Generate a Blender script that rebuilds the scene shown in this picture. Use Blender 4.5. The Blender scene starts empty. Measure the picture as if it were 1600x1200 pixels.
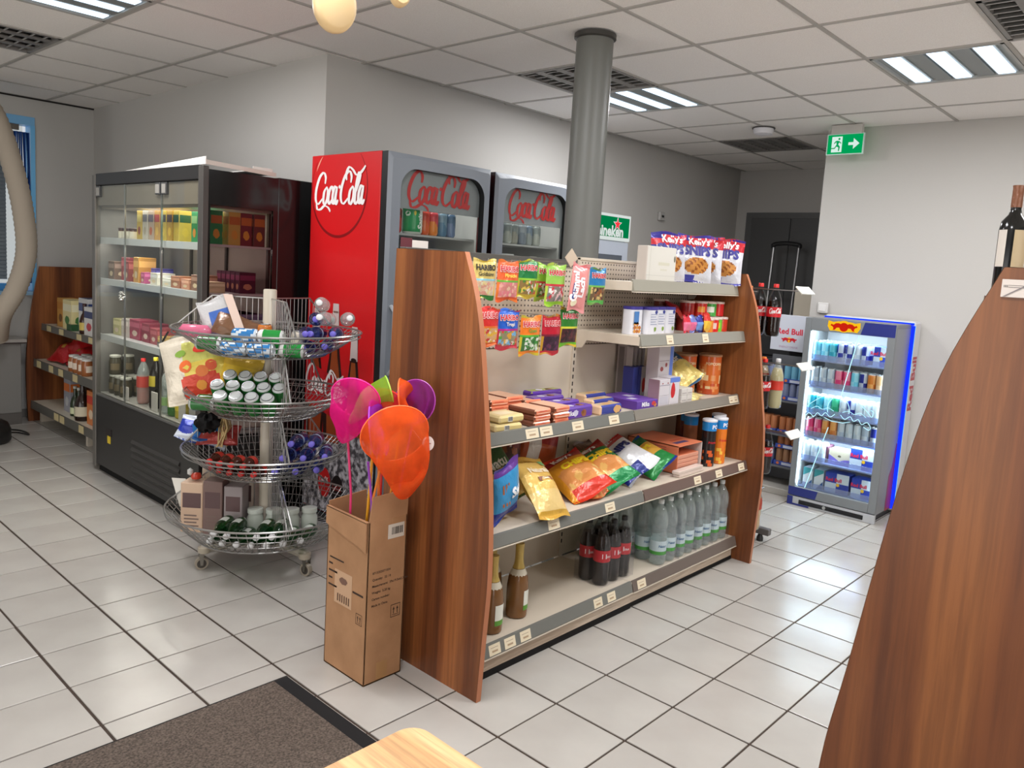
import bpy, math, random
from mathutils import Vector, Matrix, noise
PI = math.pi
scene = bpy.context.scene
COL = scene.collection
# ------------------------------------------------------------------ camera
CAM = Vector((-1.2166, -4.10502, 1.56458))
CR = Vector((0.669895, -0.739799, 0.062761)); CU = Vector((0.045658, 0.125419, 0.991053)); CF = Vector((0.741051, 0.661035, -0.117795))
FPX, PPX, PPY = 1227.2205, 827.0638, 565.6838
cd = bpy.data.cameras.new('camera'); cam = bpy.data.objects.new('camera', cd); COL.objects.link(cam)
cam.matrix_world = Matrix(((CR.x, CU.x, -CF.x, CAM.x), (CR.y, CU.y, -CF.y, CAM.y), (CR.z, CU.z, -CF.z, CAM.z), (0, 0, 0, 1)))
cd.sensor_width = 36; cd.lens = FPX / 1600 * 36
cd.shift_x = -(PPX - 800) / 1600; cd.shift_y = (PPY - 600) / 1600
cd.clip_start = 0.02; cd.clip_end = 60
scene.camera = cam
# ------------------------------------------------------------------ world, lights, exposure
scene.view_settings.view_transform = 'Standard'; scene.view_settings.look = 'None'
scene.view_settings.gamma = 1; scene.view_settings.use_curve_mapping = False
scene.view_settings.exposure = -0.18
W = bpy.data.worlds.new('world'); scene.world = W; W.use_nodes = True
W.node_tree.nodes['Background'].inputs[0].default_value = (0.90, 0.94, 1.0, 1)
W.node_tree.nodes['Background'].inputs[1].default_value = 0.8
def area_light(name, loc, rot, sx, sy, power, col, spread=180):
    l = bpy.data.lights.new(name, 'AREA'); l.shape = 'RECTANGLE'; l.size = sx; l.size_y = sy; l.energy = power; l.color = col
    l.spread = math.radians(spread)
    o = bpy.data.objects.new(name, l); o.location = loc; o.rotation_euler = rot; COL.objects.link(o); return o
# daylight through the shop's glazed front, behind and beside the photographer
area_light('daylight_front', (-0.6, -7.2, 1.25), (PI / 2 + .15, 0, 0), 5.0, 2.2, 85, (1.0, 0.95, 0.89))
area_light('daylight_entrance', (-4.3, -1.5, 1.25), (0, -PI / 2 - .15, 0), 2.2, 5.0, 80, (1.0, 0.95, 0.89))
# ------------------------------------------------------------------ pixel helpers: where the sight line through a point of the photograph meets a plane of the room
def ray(u, v): return CF + CR * ((u - PPX) / FPX) + CU * ((PPY - v) / FPX)
def at_z(u, v, z): d = ray(u, v); return CAM + d * ((z - CAM.z) / d.z)
def at_x(u, v, x): d = ray(u, v); return CAM + d * ((x - CAM.x) / d.x)
def at_y(u, v, y): d = ray(u, v); return CAM + d * ((y - CAM.y) / d.y)
# ------------------------------------------------------------------ materials
def lin(c):
    r = []
    for v in c[:3]:
        v /= 255.0
        r.append(v / 12.92 if v <= 0.04045 else ((v + 0.055) / 1.055) ** 2.4)
    return tuple(r)
def newmat(name):
    m = bpy.data.materials.new(name); m.use_nodes = True
    return m, m.node_tree.nodes, m.node_tree.links, m.node_tree.nodes['Principled BSDF']
def printed(name, rough, metal=0.0, spec=0.5, bump=0.0, bscale=60):
    m, N, L, b = newmat(name)
    a = N.new('ShaderNodeAttribute'); a.attribute_name = 'print'; L.new(a.outputs['Color'], b.inputs['Base Color'])
    b.inputs['Roughness'].default_value = rough; b.inputs['Metallic'].default_value = metal; b.inputs['Specular IOR Level'].default_value = spec
    if bump:
        t = N.new('ShaderNodeTexNoise'); t.inputs['Scale'].default_value = bscale; t.inputs['Detail'].default_value = 3
        c = N.new('ShaderNodeTexCoord'); L.new(c.outputs['Object'], t.inputs['Vector'])
        p = N.new('ShaderNodeBump'); p.inputs['Strength'].default_value = bump; p.inputs['Distance'].default_value = 0.01
        L.new(t.outputs['Fac'], p.inputs['Height']); L.new(p.outputs['Normal'], b.inputs['Normal'])
    return m
M = {}
M['matte'] = printed('matte_paint', 0.75, spec=0.3)
M['satin'] = printed('satin_paint', 0.4)
M['gloss'] = printed('gloss_paint', 0.15)
M['foil'] = printed('printed_foil', 0.28, 0.15, bump=0.5, bscale=28)
M['metal'] = printed('bare_metal', 0.28, 1.0)
M['chrome'] = printed('chrome_wire', 0.3, 0.75)
M['wallpaint'] = printed('wall_paint', 0.9, spec=0.2, bump=0.06, bscale=90)
def glow(name, col, s):
    m, N, L, b = newmat(name)
    e = N.new('ShaderNodeEmission'); e.inputs[0].default_value = (*lin(col), 1); e.inputs[1].default_value = s
    L.new(e.outputs[0], N['Material Output'].inputs[0]); return m
def clear(name, tint, refl=1.0, rough=0.03, haze=0.0):
    m, N, L, b = newmat(name)
    t = N.new('ShaderNodeBsdfTransparent'); t.inputs[0].default_value = (*lin(tint), 1)
    g = N.new('ShaderNodeBsdfGlossy'); g.inputs['Roughness'].default_value = rough
    f = N.new('ShaderNodeLayerWeight'); f.inputs[0].default_value = 0.5
    q = N.new('ShaderNodeMath'); q.operation = 'POWER'; q.inputs[1].default_value = 4.0; L.new(f.outputs['Facing'], q.inputs[0])
    k = N.new('ShaderNodeMath'); k.operation = 'MULTIPLY_ADD'; k.inputs[1].default_value = 0.8 * refl; k.inputs[2].default_value = 0.05 * refl; k.use_clamp = True
    L.new(q.outputs[0], k.inputs[0])
    x = N.new('ShaderNodeMixShader'); L.new(k.outputs[0], x.inputs[0]); L.new(t.outputs[0], x.inputs[1]); L.new(g.outputs[0], x.inputs[2])
    out = x
    if haze:
        d = N.new('ShaderNodeBsdfDiffuse'); d.inputs[0].default_value = (*lin(tint), 1)
        out = N.new('ShaderNodeMixShader'); out.inputs[0].default_value = haze; L.new(x.outputs[0], out.inputs[1]); L.new(d.outputs[0], out.inputs[2])
    L.new(out.outputs[0], N['Material Output'].inputs[0]); return m
M['glass'] = clear('pane_glass', (242, 243, 240), 0.4)
M['darkglass'] = clear('smoked_glass', (222, 212, 212), 0.14)
M['pet'] = clear('clear_plastic', (238, 246, 244), 1.2, 0.10, 0.2)
M['petdark'] = clear('cola_plastic', (226, 226, 226), 0.8, 0.06)
M['petblue'] = clear('blue_plastic', (120, 136, 206), 1.4, 0.08, 0.06)
M['petgreen'] = clear('green_glass', (70, 150, 84), 1.4, 0.05, 0.05)
M['film'] = clear('shrink_film', (244, 244, 246), 0.55, 0.12, 0.012)
M['tray'] = clear('shelf_tray', (214, 222, 244), 1.0, 0.1, 0.25)
def netting(name, col, alpha):
    m, N, L, b = newmat(name)
    t = N.new('ShaderNodeBsdfTransparent')
    d = N.new('ShaderNodeBsdfDiffuse'); d.inputs[0].default_value = (*lin(col), 1)
    tr = N.new('ShaderNodeBsdfTranslucent'); tr.inputs[0].default_value = (*lin(col), 1)
    a = N.new('ShaderNodeMixShader'); a.inputs[0].default_value = 0.45; L.new(d.outputs[0], a.inputs[1]); L.new(tr.outputs[0], a.inputs[2])
    c = N.new('ShaderNodeTexCoord'); n = N.new('ShaderNodeTexNoise'); n.inputs['Scale'].default_value = 14; n.inputs['Detail'].default_value = 4
    L.new(c.outputs['Object'], n.inputs['Vector'])
    mr = N.new('ShaderNodeMapRange'); mr.inputs[1].default_value = 0.3; mr.inputs[2].default_value = 0.7
    mr.inputs[3].default_value = alpha - 0.15; mr.inputs[4].default_value = min(1, alpha + 0.15); L.new(n.outputs['Fac'], mr.inputs[0])
    x = N.new('ShaderNodeMixShader'); L.new(mr.outputs[0], x.inputs[0]); L.new(t.outputs[0], x.inputs[1]); L.new(a.outputs[0], x.inputs[2])
    L.new(x.outputs[0], N['Material Output'].inputs[0]); return m
def wood(name, c1, c2, c3, scale, axis, rough=0.35, wide=6.0, stave=0.0):
    """streaky wood: noise stretched along the grain axis"""
    m, N, L, b = newmat(name)
    c = N.new('ShaderNodeTexCoord'); mp = N.new('ShaderNodeMapping'); L.new(c.outputs['Object'], mp.inputs['Vector'])
    s = [scale] * 3; s[axis] = scale * 0.045; mp.inputs['Scale'].default_value = s
    n1 = N.new('ShaderNodeTexNoise'); n1.inputs['Scale'].default_value = wide; n1.inputs['Detail'].default_value = 2; n1.inputs['Distortion'].default_value = 0.3
    n2 = N.new('ShaderNodeTexNoise'); n2.inputs['Scale'].default_value = 46; n2.inputs['Detail'].default_value = 9; n2.inputs['Roughness'].default_value = 0.62; n2.inputs['Distortion'].default_value = 0.25
    L.new(mp.outputs[0], n1.inputs['Vector']); L.new(mp.outputs[0], n2.inputs['Vector'])
    r = N.new('ShaderNodeValToRGB'); L.new(n1.outputs['Fac'], r.inputs[0])
    r.color_ramp.elements[0].position = 0.36; r.color_ramp.elements[0].color = (*lin(c1), 1)
    r.color_ramp.elements[1].position = 0.64; r.color_ramp.elements[1].color = (*lin(c3), 1)
    e = r.color_ramp.elements.new(0.5); e.color = (*lin(c2), 1)
    mx = N.new('ShaderNodeMix'); mx.data_type = 'RGBA'; mx.blend_type = 'MULTIPLY'; mx.inputs[0].default_value = 0.55
    r2 = N.new('ShaderNodeValToRGB'); r2.color_ramp.elements[0].position = 0.38; r2.color_ramp.elements[0].color = (0.50, 0.46, 0.44, 1)
    r2.color_ramp.elements[1].position = 0.6; r2.color_ramp.elements[1].color = (1, 1, 1, 1)
    L.new(n2.outputs['Fac'], r2.inputs[0]); L.new(r.outputs[0], mx.inputs[6]); L.new(r2.outputs[0], mx.inputs[7])
    out = mx.outputs[2]
    if stave:                                        # glued staves: every strip of the laminate has its own tone
        sp = N.new('ShaderNodeSeparateXYZ'); L.new(c.outputs['Object'], sp.inputs[0])
        def mth(op, a, bb):
            k = N.new('ShaderNodeMath'); k.operation = op; L.new(a, k.inputs[0])
            if isinstance(bb, float): k.inputs[1].default_value = bb
            else: L.new(bb, k.inputs[1])
            return k.outputs[0]
        w = N.new('ShaderNodeTexWhiteNoise'); w.noise_dimensions = '1D'
        L.new(mth('FLOOR', mth('MULTIPLY', mth('ADD', sp.outputs['X'], sp.outputs['Y']), 1 / stave), 0.0), w.inputs['W'])
        mr = N.new('ShaderNodeMapRange'); mr.inputs[3].default_value = 0.82; mr.inputs[4].default_value = 1.12; L.new(w.outputs['Value'], mr.inputs[0])
        m2 = N.new('ShaderNodeMix'); m2.data_type = 'RGBA'; m2.blend_type = 'MULTIPLY'; m2.inputs[0].default_value = 1.0
        L.new(out, m2.inputs[6]); L.new(mr.outputs[0], m2.inputs[7]); out = m2.outputs[2]
    L.new(out, b.inputs['Base Color']); b.inputs['Roughness'].default_value = rough
    return m
M['walnut'] = wood('walnut_laminate', (94, 49, 24), (124, 70, 35), (150, 91, 48), 1.6, 2, 0.36, 5.0, 0.095)
M['beech'] = wood('beech_laminate', (196, 150, 98), (214, 170, 116), (226, 184, 132), 3.0, 1, 0.4)
M['paleboard'] = wood('pale_oak_board', (186, 164, 142), (204, 184, 162), (216, 198, 178), 3.0, 0, 0.5)
def speckled(name, c1, c2, scale, rough, bump=0.0, lo=0.3, hi=0.7, detail=5, bdist=0.01):
    m, N, L, b = newmat(name)
    c = N.new('ShaderNodeTexCoord'); n = N.new('ShaderNodeTexNoise'); n.inputs['Scale'].default_value = scale; n.inputs['Detail'].default_value = detail
    L.new(c.outputs['Object'], n.inputs['Vector'])
    r = N.new('ShaderNodeValToRGB'); r.color_ramp.elements[0].position = lo; r.color_ramp.elements[0].color = (*lin(c1), 1)
    r.color_ramp.elements[1].position = hi; r.color_ramp.elements[1].color = (*lin(c2), 1)
    L.new(n.outputs['Fac'], r.inputs[0]); L.new(r.outputs[0], b.inputs['Base Color']); b.inputs['Roughness'].default_value = rough
    if bump:
        p = N.new('ShaderNodeBump'); p.inputs['Strength'].default_value = bump; p.inputs['Distance'].default_value = bdist
        L.new(n.outputs['Fac'], p.inputs['Height']); L.new(p.outputs['Normal'], b.inputs['Normal'])
    return m
M['tile'] = speckled('floor_tile_glaze', (168, 163, 156), (182, 178, 171), 2.5, 0.19)
M['grout'] = speckled('dark_grout', (52, 40, 32), (70, 56, 46), 60, 0.9)
M['ceiltile'] = speckled('mineral_fibre_tile', (234, 229, 224), (244, 240, 235), 240, 0.95, 0.25, 0.4, 0.6)
M['mat'] = speckled('brown_mat_pile', (66, 57, 50), (112, 98, 87), 150, 1.0, 1.0, 0.35, 0.65)
M['card'] = speckled('brown_cardboard', (158, 116, 80), (176, 132, 94), 9, 0.8, 0.15)
M['ice'] = speckled('ice_print', (70, 66, 70), (196, 192, 196), 26, 0.3, 0, 0.42, 0.6)
# ------------------------------------------------------------------ mesh builder
class MB:
    def __init__(s): s.v = []; s.f = []; s.c = []
    def face(s, pts, col=(200, 200, 200)):
        k = len(s.v); s.v += [Vector(p) for p in pts]; s.f.append(tuple(range(k, k + len(pts)))); s.c.append(col); return s
    def box(s, x0, x1, y0, y1, z0, z1, col=(200, 200, 200), cols=None, ch=0.0):
        """cols: dict of face letters -> colour: l r (x) f b (y) d u (z)"""
        if x0 > x1: x0, x1 = x1, x0
        if y0 > y1: y0, y1 = y1, y0
        if z0 > z1: z0, z1 = z1, z0
        g = lambda k: (cols or {}).get(k, col)
        c = min(ch, (x1 - x0) * .45, (y1 - y0) * .45, (z1 - z0) * .45)
        k = len(s.v)
        if c <= 0:
            s.v += [Vector(p) for p in ((x0, y0, z0), (x1, y0, z0), (x1, y1, z0), (x0, y1, z0), (x0, y0, z1), (x1, y0, z1), (x1, y1, z1), (x0, y1, z1))]
            for q, n in (((0, 3, 2, 1), 'd'), ((4, 5, 6, 7), 'u'), ((0, 1, 5, 4), 'f'), ((1, 2, 6, 5), 'r'), ((2, 3, 7, 6), 'b'), ((3, 0, 4, 7), 'l')):
                s.f.append(tuple(k + i for i in q)); s.c.append(g(n))
            return s
        A = ((x0, x1), (y0, y1), (z0, z1)); idx = {}
        for i in (0, 1):
            for j in (0, 1):
                for l in (0, 1):
                    for ax in range(3):
                        p = [A[0][i], A[1][j], A[2][l]]
                        for a in range(3):
                            if a != ax: p[a] += c if (i, j, l)[a] == 0 else -c
                        idx[(i, j, l, ax)] = len(s.v); s.v.append(Vector(p))
        def add(q, col):
            n = (s.v[q[1]] - s.v[q[0]]).cross(s.v[q[2]] - s.v[q[0]])
            m = sum((s.v[i] for i in q), Vector()) / len(q) - Vector(((x0 + x1) / 2, (y0 + y1) / 2, (z0 + z1) / 2))
            if n.dot(m) < 0: q = q[::-1]
            s.f.append(tuple(q)); s.c.append(col)
        nm = (('l', 'r'), ('f', 'b'), ('d', 'u'))
        for ax in range(3):
            o = [a for a in range(3) if a != ax]
            for e in (0, 1):
                q = []
                for (i, j) in ((0, 0), (1, 0), (1, 1), (0, 1)):
                    t = [0, 0, 0]; t[ax] = e; t[o[0]] = i; t[o[1]] = j; q.append(idx[(*t, ax)])
                add(q, g(nm[ax][e]))
            for i in (0, 1):
                for j in (0, 1):
                    t0 = [0, 0, 0]; t0[o[0]] = i; t0[o[1]] = j; t1 = list(t0); t1[ax] = 1
                    add([idx[(*t0, o[0])], idx[(*t0, o[1])], idx[(*t1, o[1])], idx[(*t1, o[0])]], g(nm[o[0]][i]))
        for i in (0, 1):
            for j in (0, 1):
                for l in (0, 1): add([idx[(i, j, l, 0)], idx[(i, j, l, 1)], idx[(i, j, l, 2)]], g(nm[2][l]))
        return s
    def prism(s, poly, a0, a1, plane='yz', col=(200, 200, 200), edge=None):
        """extrude polygon along the remaining axis from a0 to a1"""
        def P(p, a):
            return Vector((a, p[0], p[1])) if plane == 'yz' else Vector((p[0], a, p[1])) if plane == 'xz' else Vector((p[0], p[1], a))
        n = len(poly); k = len(s.v)
        s.v += [P(p, a0) for p in poly] + [P(p, a1) for p in poly]
        s.f.append(tuple(range(k, k + n))[::-1]); s.c.append(col)
        s.f.append(tuple(range(k + n, k + 2 * n))); s.c.append(col)
        for i in range(n):
            j = (i + 1) % n; s.f.append((k + i, k + j, k + n + j, k + n + i)); s.c.append(edge or col)
        return s
    def tube(s, pts, r, n=6, col=(200, 200, 200), closed=False):
        pts = [Vector(p) for p in pts]; m = len(pts); k = len(s.v); R = r if isinstance(r, (list, tuple)) else [r] * m
        up = None
        for i, p in enumerate(pts):
            a = pts[(i - 1) % m] if (closed or i > 0) else p; b = pts[(i + 1) % m] if (closed or i < m - 1) else p
            t = (b - a).normalized() if (b - a).length > 1e-9 else Vector((0, 0, 1))
            if up is None: up = Vector((0, 0, 1)) if abs(t.z) < .9 else Vector((1, 0, 0))
            x = t.cross(up).normalized() if t.cross(up).length > 1e-6 else t.orthogonal().normalized(); y = t.cross(x).normalized(); up = -y if y.dot(up) < 0 else y
            y = up; x = y.cross(t).normalized()
            for j in range(n):
                an = 2 * PI * j / n; s.v.append(p + x * (R[i] * math.cos(an)) + y * (R[i] * math.sin(an)))
        for i in range(m if closed else m - 1):
            a, b = k + i * n, k + ((i + 1) % m) * n
            for j in range(n): s.f.append((a + j, a + (j + 1) % n, b + (j + 1) % n, b + j)); s.c.append(col)
        if not closed:
            s.f.append(tuple(range(k, k + n))[::-1]); s.c.append(col); q = k + (m - 1) * n; s.f.append(tuple(range(q, q + n))); s.c.append(col)
        return s
    def lathe(s, prof, n=16, at=(0, 0, 0), col=(200, 200, 200), cf=None, axis=2, cap=True):
        """prof: list of (radius, height); cf(theta, height) -> colour"""
        k = len(s.v); at = Vector(at)
        for r, h in prof:
            for j in range(n):
                a = 2 * PI * j / n; p = Vector((r * math.cos(a), r * math.sin(a), h))
                if axis == 0: p = Vector((p.z, p.x, p.y))
                elif axis == 1: p = Vector((p.x, -p.z, p.y))
                s.v.append(at + p)
        for i in range(len(prof) - 1):
            for j in range(n):
                a, b = k + i * n, k + (i + 1) * n
                s.f.append((a + j, a + (j + 1) % n, b + (j + 1) % n, b + j))
                s.c.append(cf((j + .5) / n * 2 * PI, (prof[i][1] + prof[i + 1][1]) / 2) if cf else col)
        if cap:
            if prof[0][0] > 1e-5: s.f.append(tuple(range(k, k + n))[::-1]); s.c.append(cf(0, prof[0][1]) if cf else col)
            q = k + (len(prof) - 1) * n
            if prof[-1][0] > 1e-5: s.f.append(tuple(range(q, q + n))); s.c.append(cf(0, prof[-1][1]) if cf else col)
        return s
    def grid(s, P, nu, nv, cf=None, col=(200, 200, 200), flip=False):
        k = len(s.v)
        for j in range(nv + 1):
            for i in range(nu + 1): s.v.append(Vector(P(i / nu, j / nv)))
        for j in range(nv):
            for i in range(nu):
                a = k + j * (nu + 1) + i; q = (a, a + 1, a + nu + 2, a + nu + 1)
                s.f.append(q[::-1] if flip else q); s.c.append(cf((i + .5) / nu, (j + .5) / nv) if cf else col)
        return s
    def shape2(s, verts, faces, fm, col):
        k = len(s.v); s.v += [Vector(fm(x, y)) for x, y in verts]
        for q in faces: s.f.append(tuple(k + i for i in q)); s.c.append(col)
        return s
    def poly(s, pts, fm, col): return s.shape2(pts, [tuple(range(len(pts)))], fm, col)
    def rect(s, x0, x1, y0, y1, fm, col, nx=1, ny=1):
        return s.grid(lambda a, b: fm(x0 + (x1 - x0) * a, y0 + (y1 - y0) * b), nx, ny, col=col)
    def ribbon(s, pts, wf, fm, col, lift=Vector()):
        """flat stroke; wf(i, t, angle) -> width"""
        n = len(pts); L = []; 
        for i in range(n):
            a = pts[max(0, i - 1)]; b = pts[min(n - 1, i + 1)]; dx, dy = b[0] - a[0], b[1] - a[1]; d = math.hypot(dx, dy) or 1
            w = wf(i, i / (n - 1), math.atan2(dy, dx)) / 2; L.append(((pts[i][0] - dy / d * w, pts[i][1] + dx / d * w), (pts[i][0] + dy / d * w, pts[i][1] - dx / d * w)))
        k = len(s.v)
        for i, (a, b) in enumerate(L): s.v += [Vector(fm(*b)) + lift * i, Vector(fm(*a)) + lift * i]
        for i in range(n - 1): s.f.append((k + 2 * i, k + 2 * i + 2, k + 2 * i + 3, k + 2 * i + 1)); s.c.append(col)
        return s
    def text(s, t, fm, x, y, size, col, bold=0.0, shear=0.0, align='CENTER', sx=1.0):
        vs, fs = text_mesh(t, bold, shear, align)
        return s.shape2([(x + a * size * sx, y + b * size) for a, b in vs], fs, fm, col)
    def build(s, name, mat, parent=None, smooth=False, origin=None):
        o0 = Vector(origin) if origin is not None else ORIGIN.get(parent.name, Vector()) if parent else Vector()
        me = bpy.data.meshes.new(name); me.from_pydata([tuple(p - o0) for p in s.v], [], s.f)
        at = me.color_attributes.new('print', 'FLOAT_COLOR', 'CORNER'); buf = []; cache = {}
        for f, c in zip(s.f, s.c):
            if c not in cache: cache[c] = (*lin(c), 1.0)
            buf.extend(cache[c] * len(f))
        at.data.foreach_set('color', buf)
        if smooth:
            me.polygons.foreach_set('use_smooth', [True] * len(me.polygons))
            try: me.set_sharp_from_angle(angle=math.radians(50))
            except Exception: pass
        me.materials.append(M[mat] if isinstance(mat, str) else mat)
        o = bpy.data.objects.new(name, me); COL.objects.link(o)
        if parent: o.parent = parent; ORIGIN[o.name] = o0
        elif origin is not None: o.location = o0; ORIGIN[o.name] = o0
        return o
ORIGIN = {}
_tc = {}
def text_mesh(t, bold, shear, align):
    k = (t, bold, shear, align)
    if k not in _tc:
        cu = bpy.data.curves.new('t', 'FONT'); cu.body = t; cu.size = 1; cu.offset = bold; cu.shear = shear; cu.align_x = align; cu.resolution_u = 2
        ob = bpy.data.objects.new('t', cu); me = bpy.data.meshes.new_from_object(ob)
        _tc[k] = ([(v.co.x, v.co.y) for v in me.vertices], [tuple(p.vertices) for p in me.polygons])
        bpy.data.objects.remove(ob); bpy.data.curves.remove(cu); bpy.data.meshes.remove(me)
    return _tc[k]
def plane(o, u, v): o, u, v = Vector(o), Vector(u), Vector(v); return lambda x, y: o + u * x + v * y
# ------------------------------------------------------------------ things
def tag(o, label, cat, group=None):
    o['label'] = label; o['category'] = cat
    if group: o['group'] = group
    return o
def thing(name, label, cat, loc=(0, 0, 0), rz=0.0, group=None, local=False):
    o = bpy.data.objects.new(name, None); COL.objects.link(o); o.location = loc; o.rotation_euler = (0, 0, rz); o.empty_display_size = 0.05
    ORIGIN[o.name] = Vector() if local else Vector(loc)
    return tag(o, label, cat, group)
def struct(o): o['kind'] = 'structure'; return o
def copy_tree(o, parent=None):
    c = o.copy(); COL.objects.link(c)
    if parent: c.parent = parent
    for ch in list(o.children): copy_tree(ch, c)
    return c
_used = set()
def place(proto, loc, rot=(0, 0, 0), label=None, group=None, scale=None):
    """the first call moves the proto itself, later calls copy it with its parts"""
    if proto.name in _used: o = copy_tree(proto)
    else: _used.add(proto.name); o = proto
    o.location = loc; o.rotation_euler = rot
    if scale: o.scale = scale
    if label: o['label'] = label
    if group: o['group'] = group
    elif 'group' in o and group == '': del o['group']
    return o
def spline(pts, n=8):
    """Catmull-Rom through the points (any dimension)"""
    P = [pts[0]] + list(pts) + [pts[-1]]; out = []
    for i in range(1, len(P) - 2):
        for k in range(n):
            t = k / n; a, b, c, d = P[i - 1], P[i], P[i + 1], P[i + 2]
            out.append(tuple(.5 * ((2 * q) + (-p + r) * t + (2 * p - 5 * q + 4 * r - s_) * t * t + (-p + 3 * q - 3 * r + s_) * t ** 3) for p, q, r, s_ in zip(a, b, c, d)))
    out.append(tuple(pts[-1])); return out
# flowing red-and-white script of the cola makers, drawn stroke by stroke (unit: about 13 wide, 5 high)
SCRIPT = [
    [(2.9, 3.2), (2.95, 4.2), (2.3, 4.9), (1.3, 4.2), (0.6, 2.4), (0.65, 0.8), (1.4, 0.1), (2.5, 0.9)],
    [(0.9, 0.2), (1.3, -0.7), (2.2, -0.7), (3.2, -0.2), (4.3, -0.5), (4.9, -1.1)],
    [(3.5, 2.7), (2.85, 1.9), (2.8, 0.5), (3.25, 0.05), (3.8, 0.8), (3.85, 2.0), (3.5, 2.7)],
    [(5.1, 2.0), (4.95, 2.7), (4.4, 2.3), (4.15, 1.0), (4.45, 0.1), (5.2, 0.8)],
    [(6.2, 2.4), (5.7, 2.7), (5.25, 1.6), (5.35, 0.25), (5.8, 0.4), (6.2, 2.3)], [(6.3, 2.7), (6.05, 1.1), (6.25, 0.05), (6.8, 0.7)],
    [(6.75, 2.5), (7.15, 2.8)],
    [(9.8, 3.2), (9.85, 4.2), (9.2, 4.9), (8.2, 4.2), (7.5, 2.4), (7.55, 0.8), (8.3, 0.1), (9.4, 0.9)],
    [(8.7, 3.6), (8.5, 4.6), (9.1, 5.5), (10.1, 5.1), (11.2, 4.3), (12.4, 4.8), (13.2, 5.6)],
    [(10.4, 2.7), (9.75, 1.9), (9.7, 0.5), (10.15, 0.05), (10.7, 0.8), (10.75, 2.0), (10.4, 2.7)],
    [(10.9, 1.0), (11.7, 2.9), (12.05, 4.3), (11.65, 4.5), (11.25, 2.6), (11.15, 0.6), (11.5, 0.05), (12.0, 0.6)],
    [(13.0, 2.4), (12.5, 2.7), (12.05, 1.6), (12.15, 0.25), (12.6, 0.4), (13.0, 2.3)], [(13.1, 2.7), (12.85, 1.1), (13.05, 0.05), (13.6, 0.7)],
]
def NRM(fm):
    o = Vector(fm(0, 0)); return (Vector(fm(.01, 0)) - o).cross(Vector(fm(0, .01)) - o).normalized()
def script_logo(mb, fm, x, y, w, col, weight=1.0):
    s = w / 13.2
    nn = NRM(fm)
    for si, st in enumerate(SCRIPT):
        p = [(x + (a + b * 0.08 - 7.1) * s, y + b * s) for a, b in spline(st, 6)]
        mb.ribbon(p, lambda i, t, an: s * weight * (0.16 + 0.40 * abs(math.sin(an + 0.2)) * min(1, 4 * t + .3, 4 * (1 - t) + .3)), lambda a, b: Vector(fm(a, b)) + nn * (.00025 + .0003 * si), col, nn * .00002)
def bull(flip):
    pts = [(0.0, 0.28), (-0.3, 0.36), (-0.62, 0.46), (-0.95, 0.42), (-1.25, 0.2), (-1.5, 0.32), (-1.62, 0.1), (-1.35, 0.0), (-1.2, -0.22), (-1.32, -0.44), (-1.02, -0.4), (-0.8, -0.12), (-0.5, -0.1), (-0.3, -0.4), (-0.08, -0.34), (-0.2, -0.02), (0.02, 0.05), (0.12, 0.16)]
    return [(-a if flip else a, b) for a, b in pts]
def two_bulls(mb, mapper, x, y, s, red=(196, 20, 40), sun=(250, 190, 20)):
    """two charging red bulls before a yellow sun; mapper(level) gives the surface map at a small offset"""
    mb.poly([(x + .55 * s * math.cos(a * PI / 9), y + .55 * s * math.sin(a * PI / 9)) for a in range(18)], mapper(0), sun)
    for fl in (False, True):
        p = [(x + (a - .06 if not fl else a + .06) * s, y + b * s) for a, b in bull(fl)]
        mb.poly(p if fl else p[::-1], mapper(1), red)
def boxpart(parent, name, x0, x1, y0, y1, z0, z1, col, mat='satin', ch=0.002, cols=None): return MB().box(x0, x1, y0, y1, z0, z1, col, cols, ch).build(name, mat, parent)
# ================================================================== the room
H = 2.73
def wallbox(name, x0, x1, y0, y1, z0=0, z1=H + .05, col=(188, 185, 180)): return struct(MB().box(x0, x1, y0, y1, z0, z1, col).build(name, 'wallpaint'))
wallbox('wall_back', 1.47, 6.72, 0.02, 0.14)
wallbox('wall_alcove', 1.47, 1.59, 0.14, 3.79)
wallbox('wall_far', 6.60, 6.72, -1.95, 0.02)
wallbox('wall_right', 4.72, 6.72, -7.4, -1.66)
# window wall on the left: the opening is framed by four wall pieces
wl = MB()
for a in ((-4.6, -0.75, 0, H + .05), (1.005, 1.59, 0, H + .05), (-0.75, 1.005, 0, 1.10), (-0.75, 1.005, 2.57, H + .05)):
    wl.box(a[0], a[1], 3.67, 3.79, a[2], a[3], (186, 184, 180))
struct(wl.build('wall_left', 'wallpaint'))
# glazed shop front behind the photographer: wall pieces around the openings that let the daylight in
wf = MB()
for a in ((-4.6, -3.2, 0, H + .05), (2.2, 4.72, 0, H + .05), (-3.2, 2.2, 0, .3), (-3.2, 2.2, 2.62, H + .05)): wf.box(a[0], a[1], -7.0, -6.9, a[2], a[3], (188, 185, 180))
struct(wf.build('wall_front', 'wallpaint'))
we = MB()
for a in ((-7.0, -4.2, 0, H + .05), (1.2, 3.79, 0, H + .05), (-4.2, 1.2, 2.62, H + .05), (-4.2, 1.2, 0, .12)): we.box(-4.1, -4.0, a[0], a[1], a[2], a[3])
struct(we.build('wall_entrance', 'wallpaint'))
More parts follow.
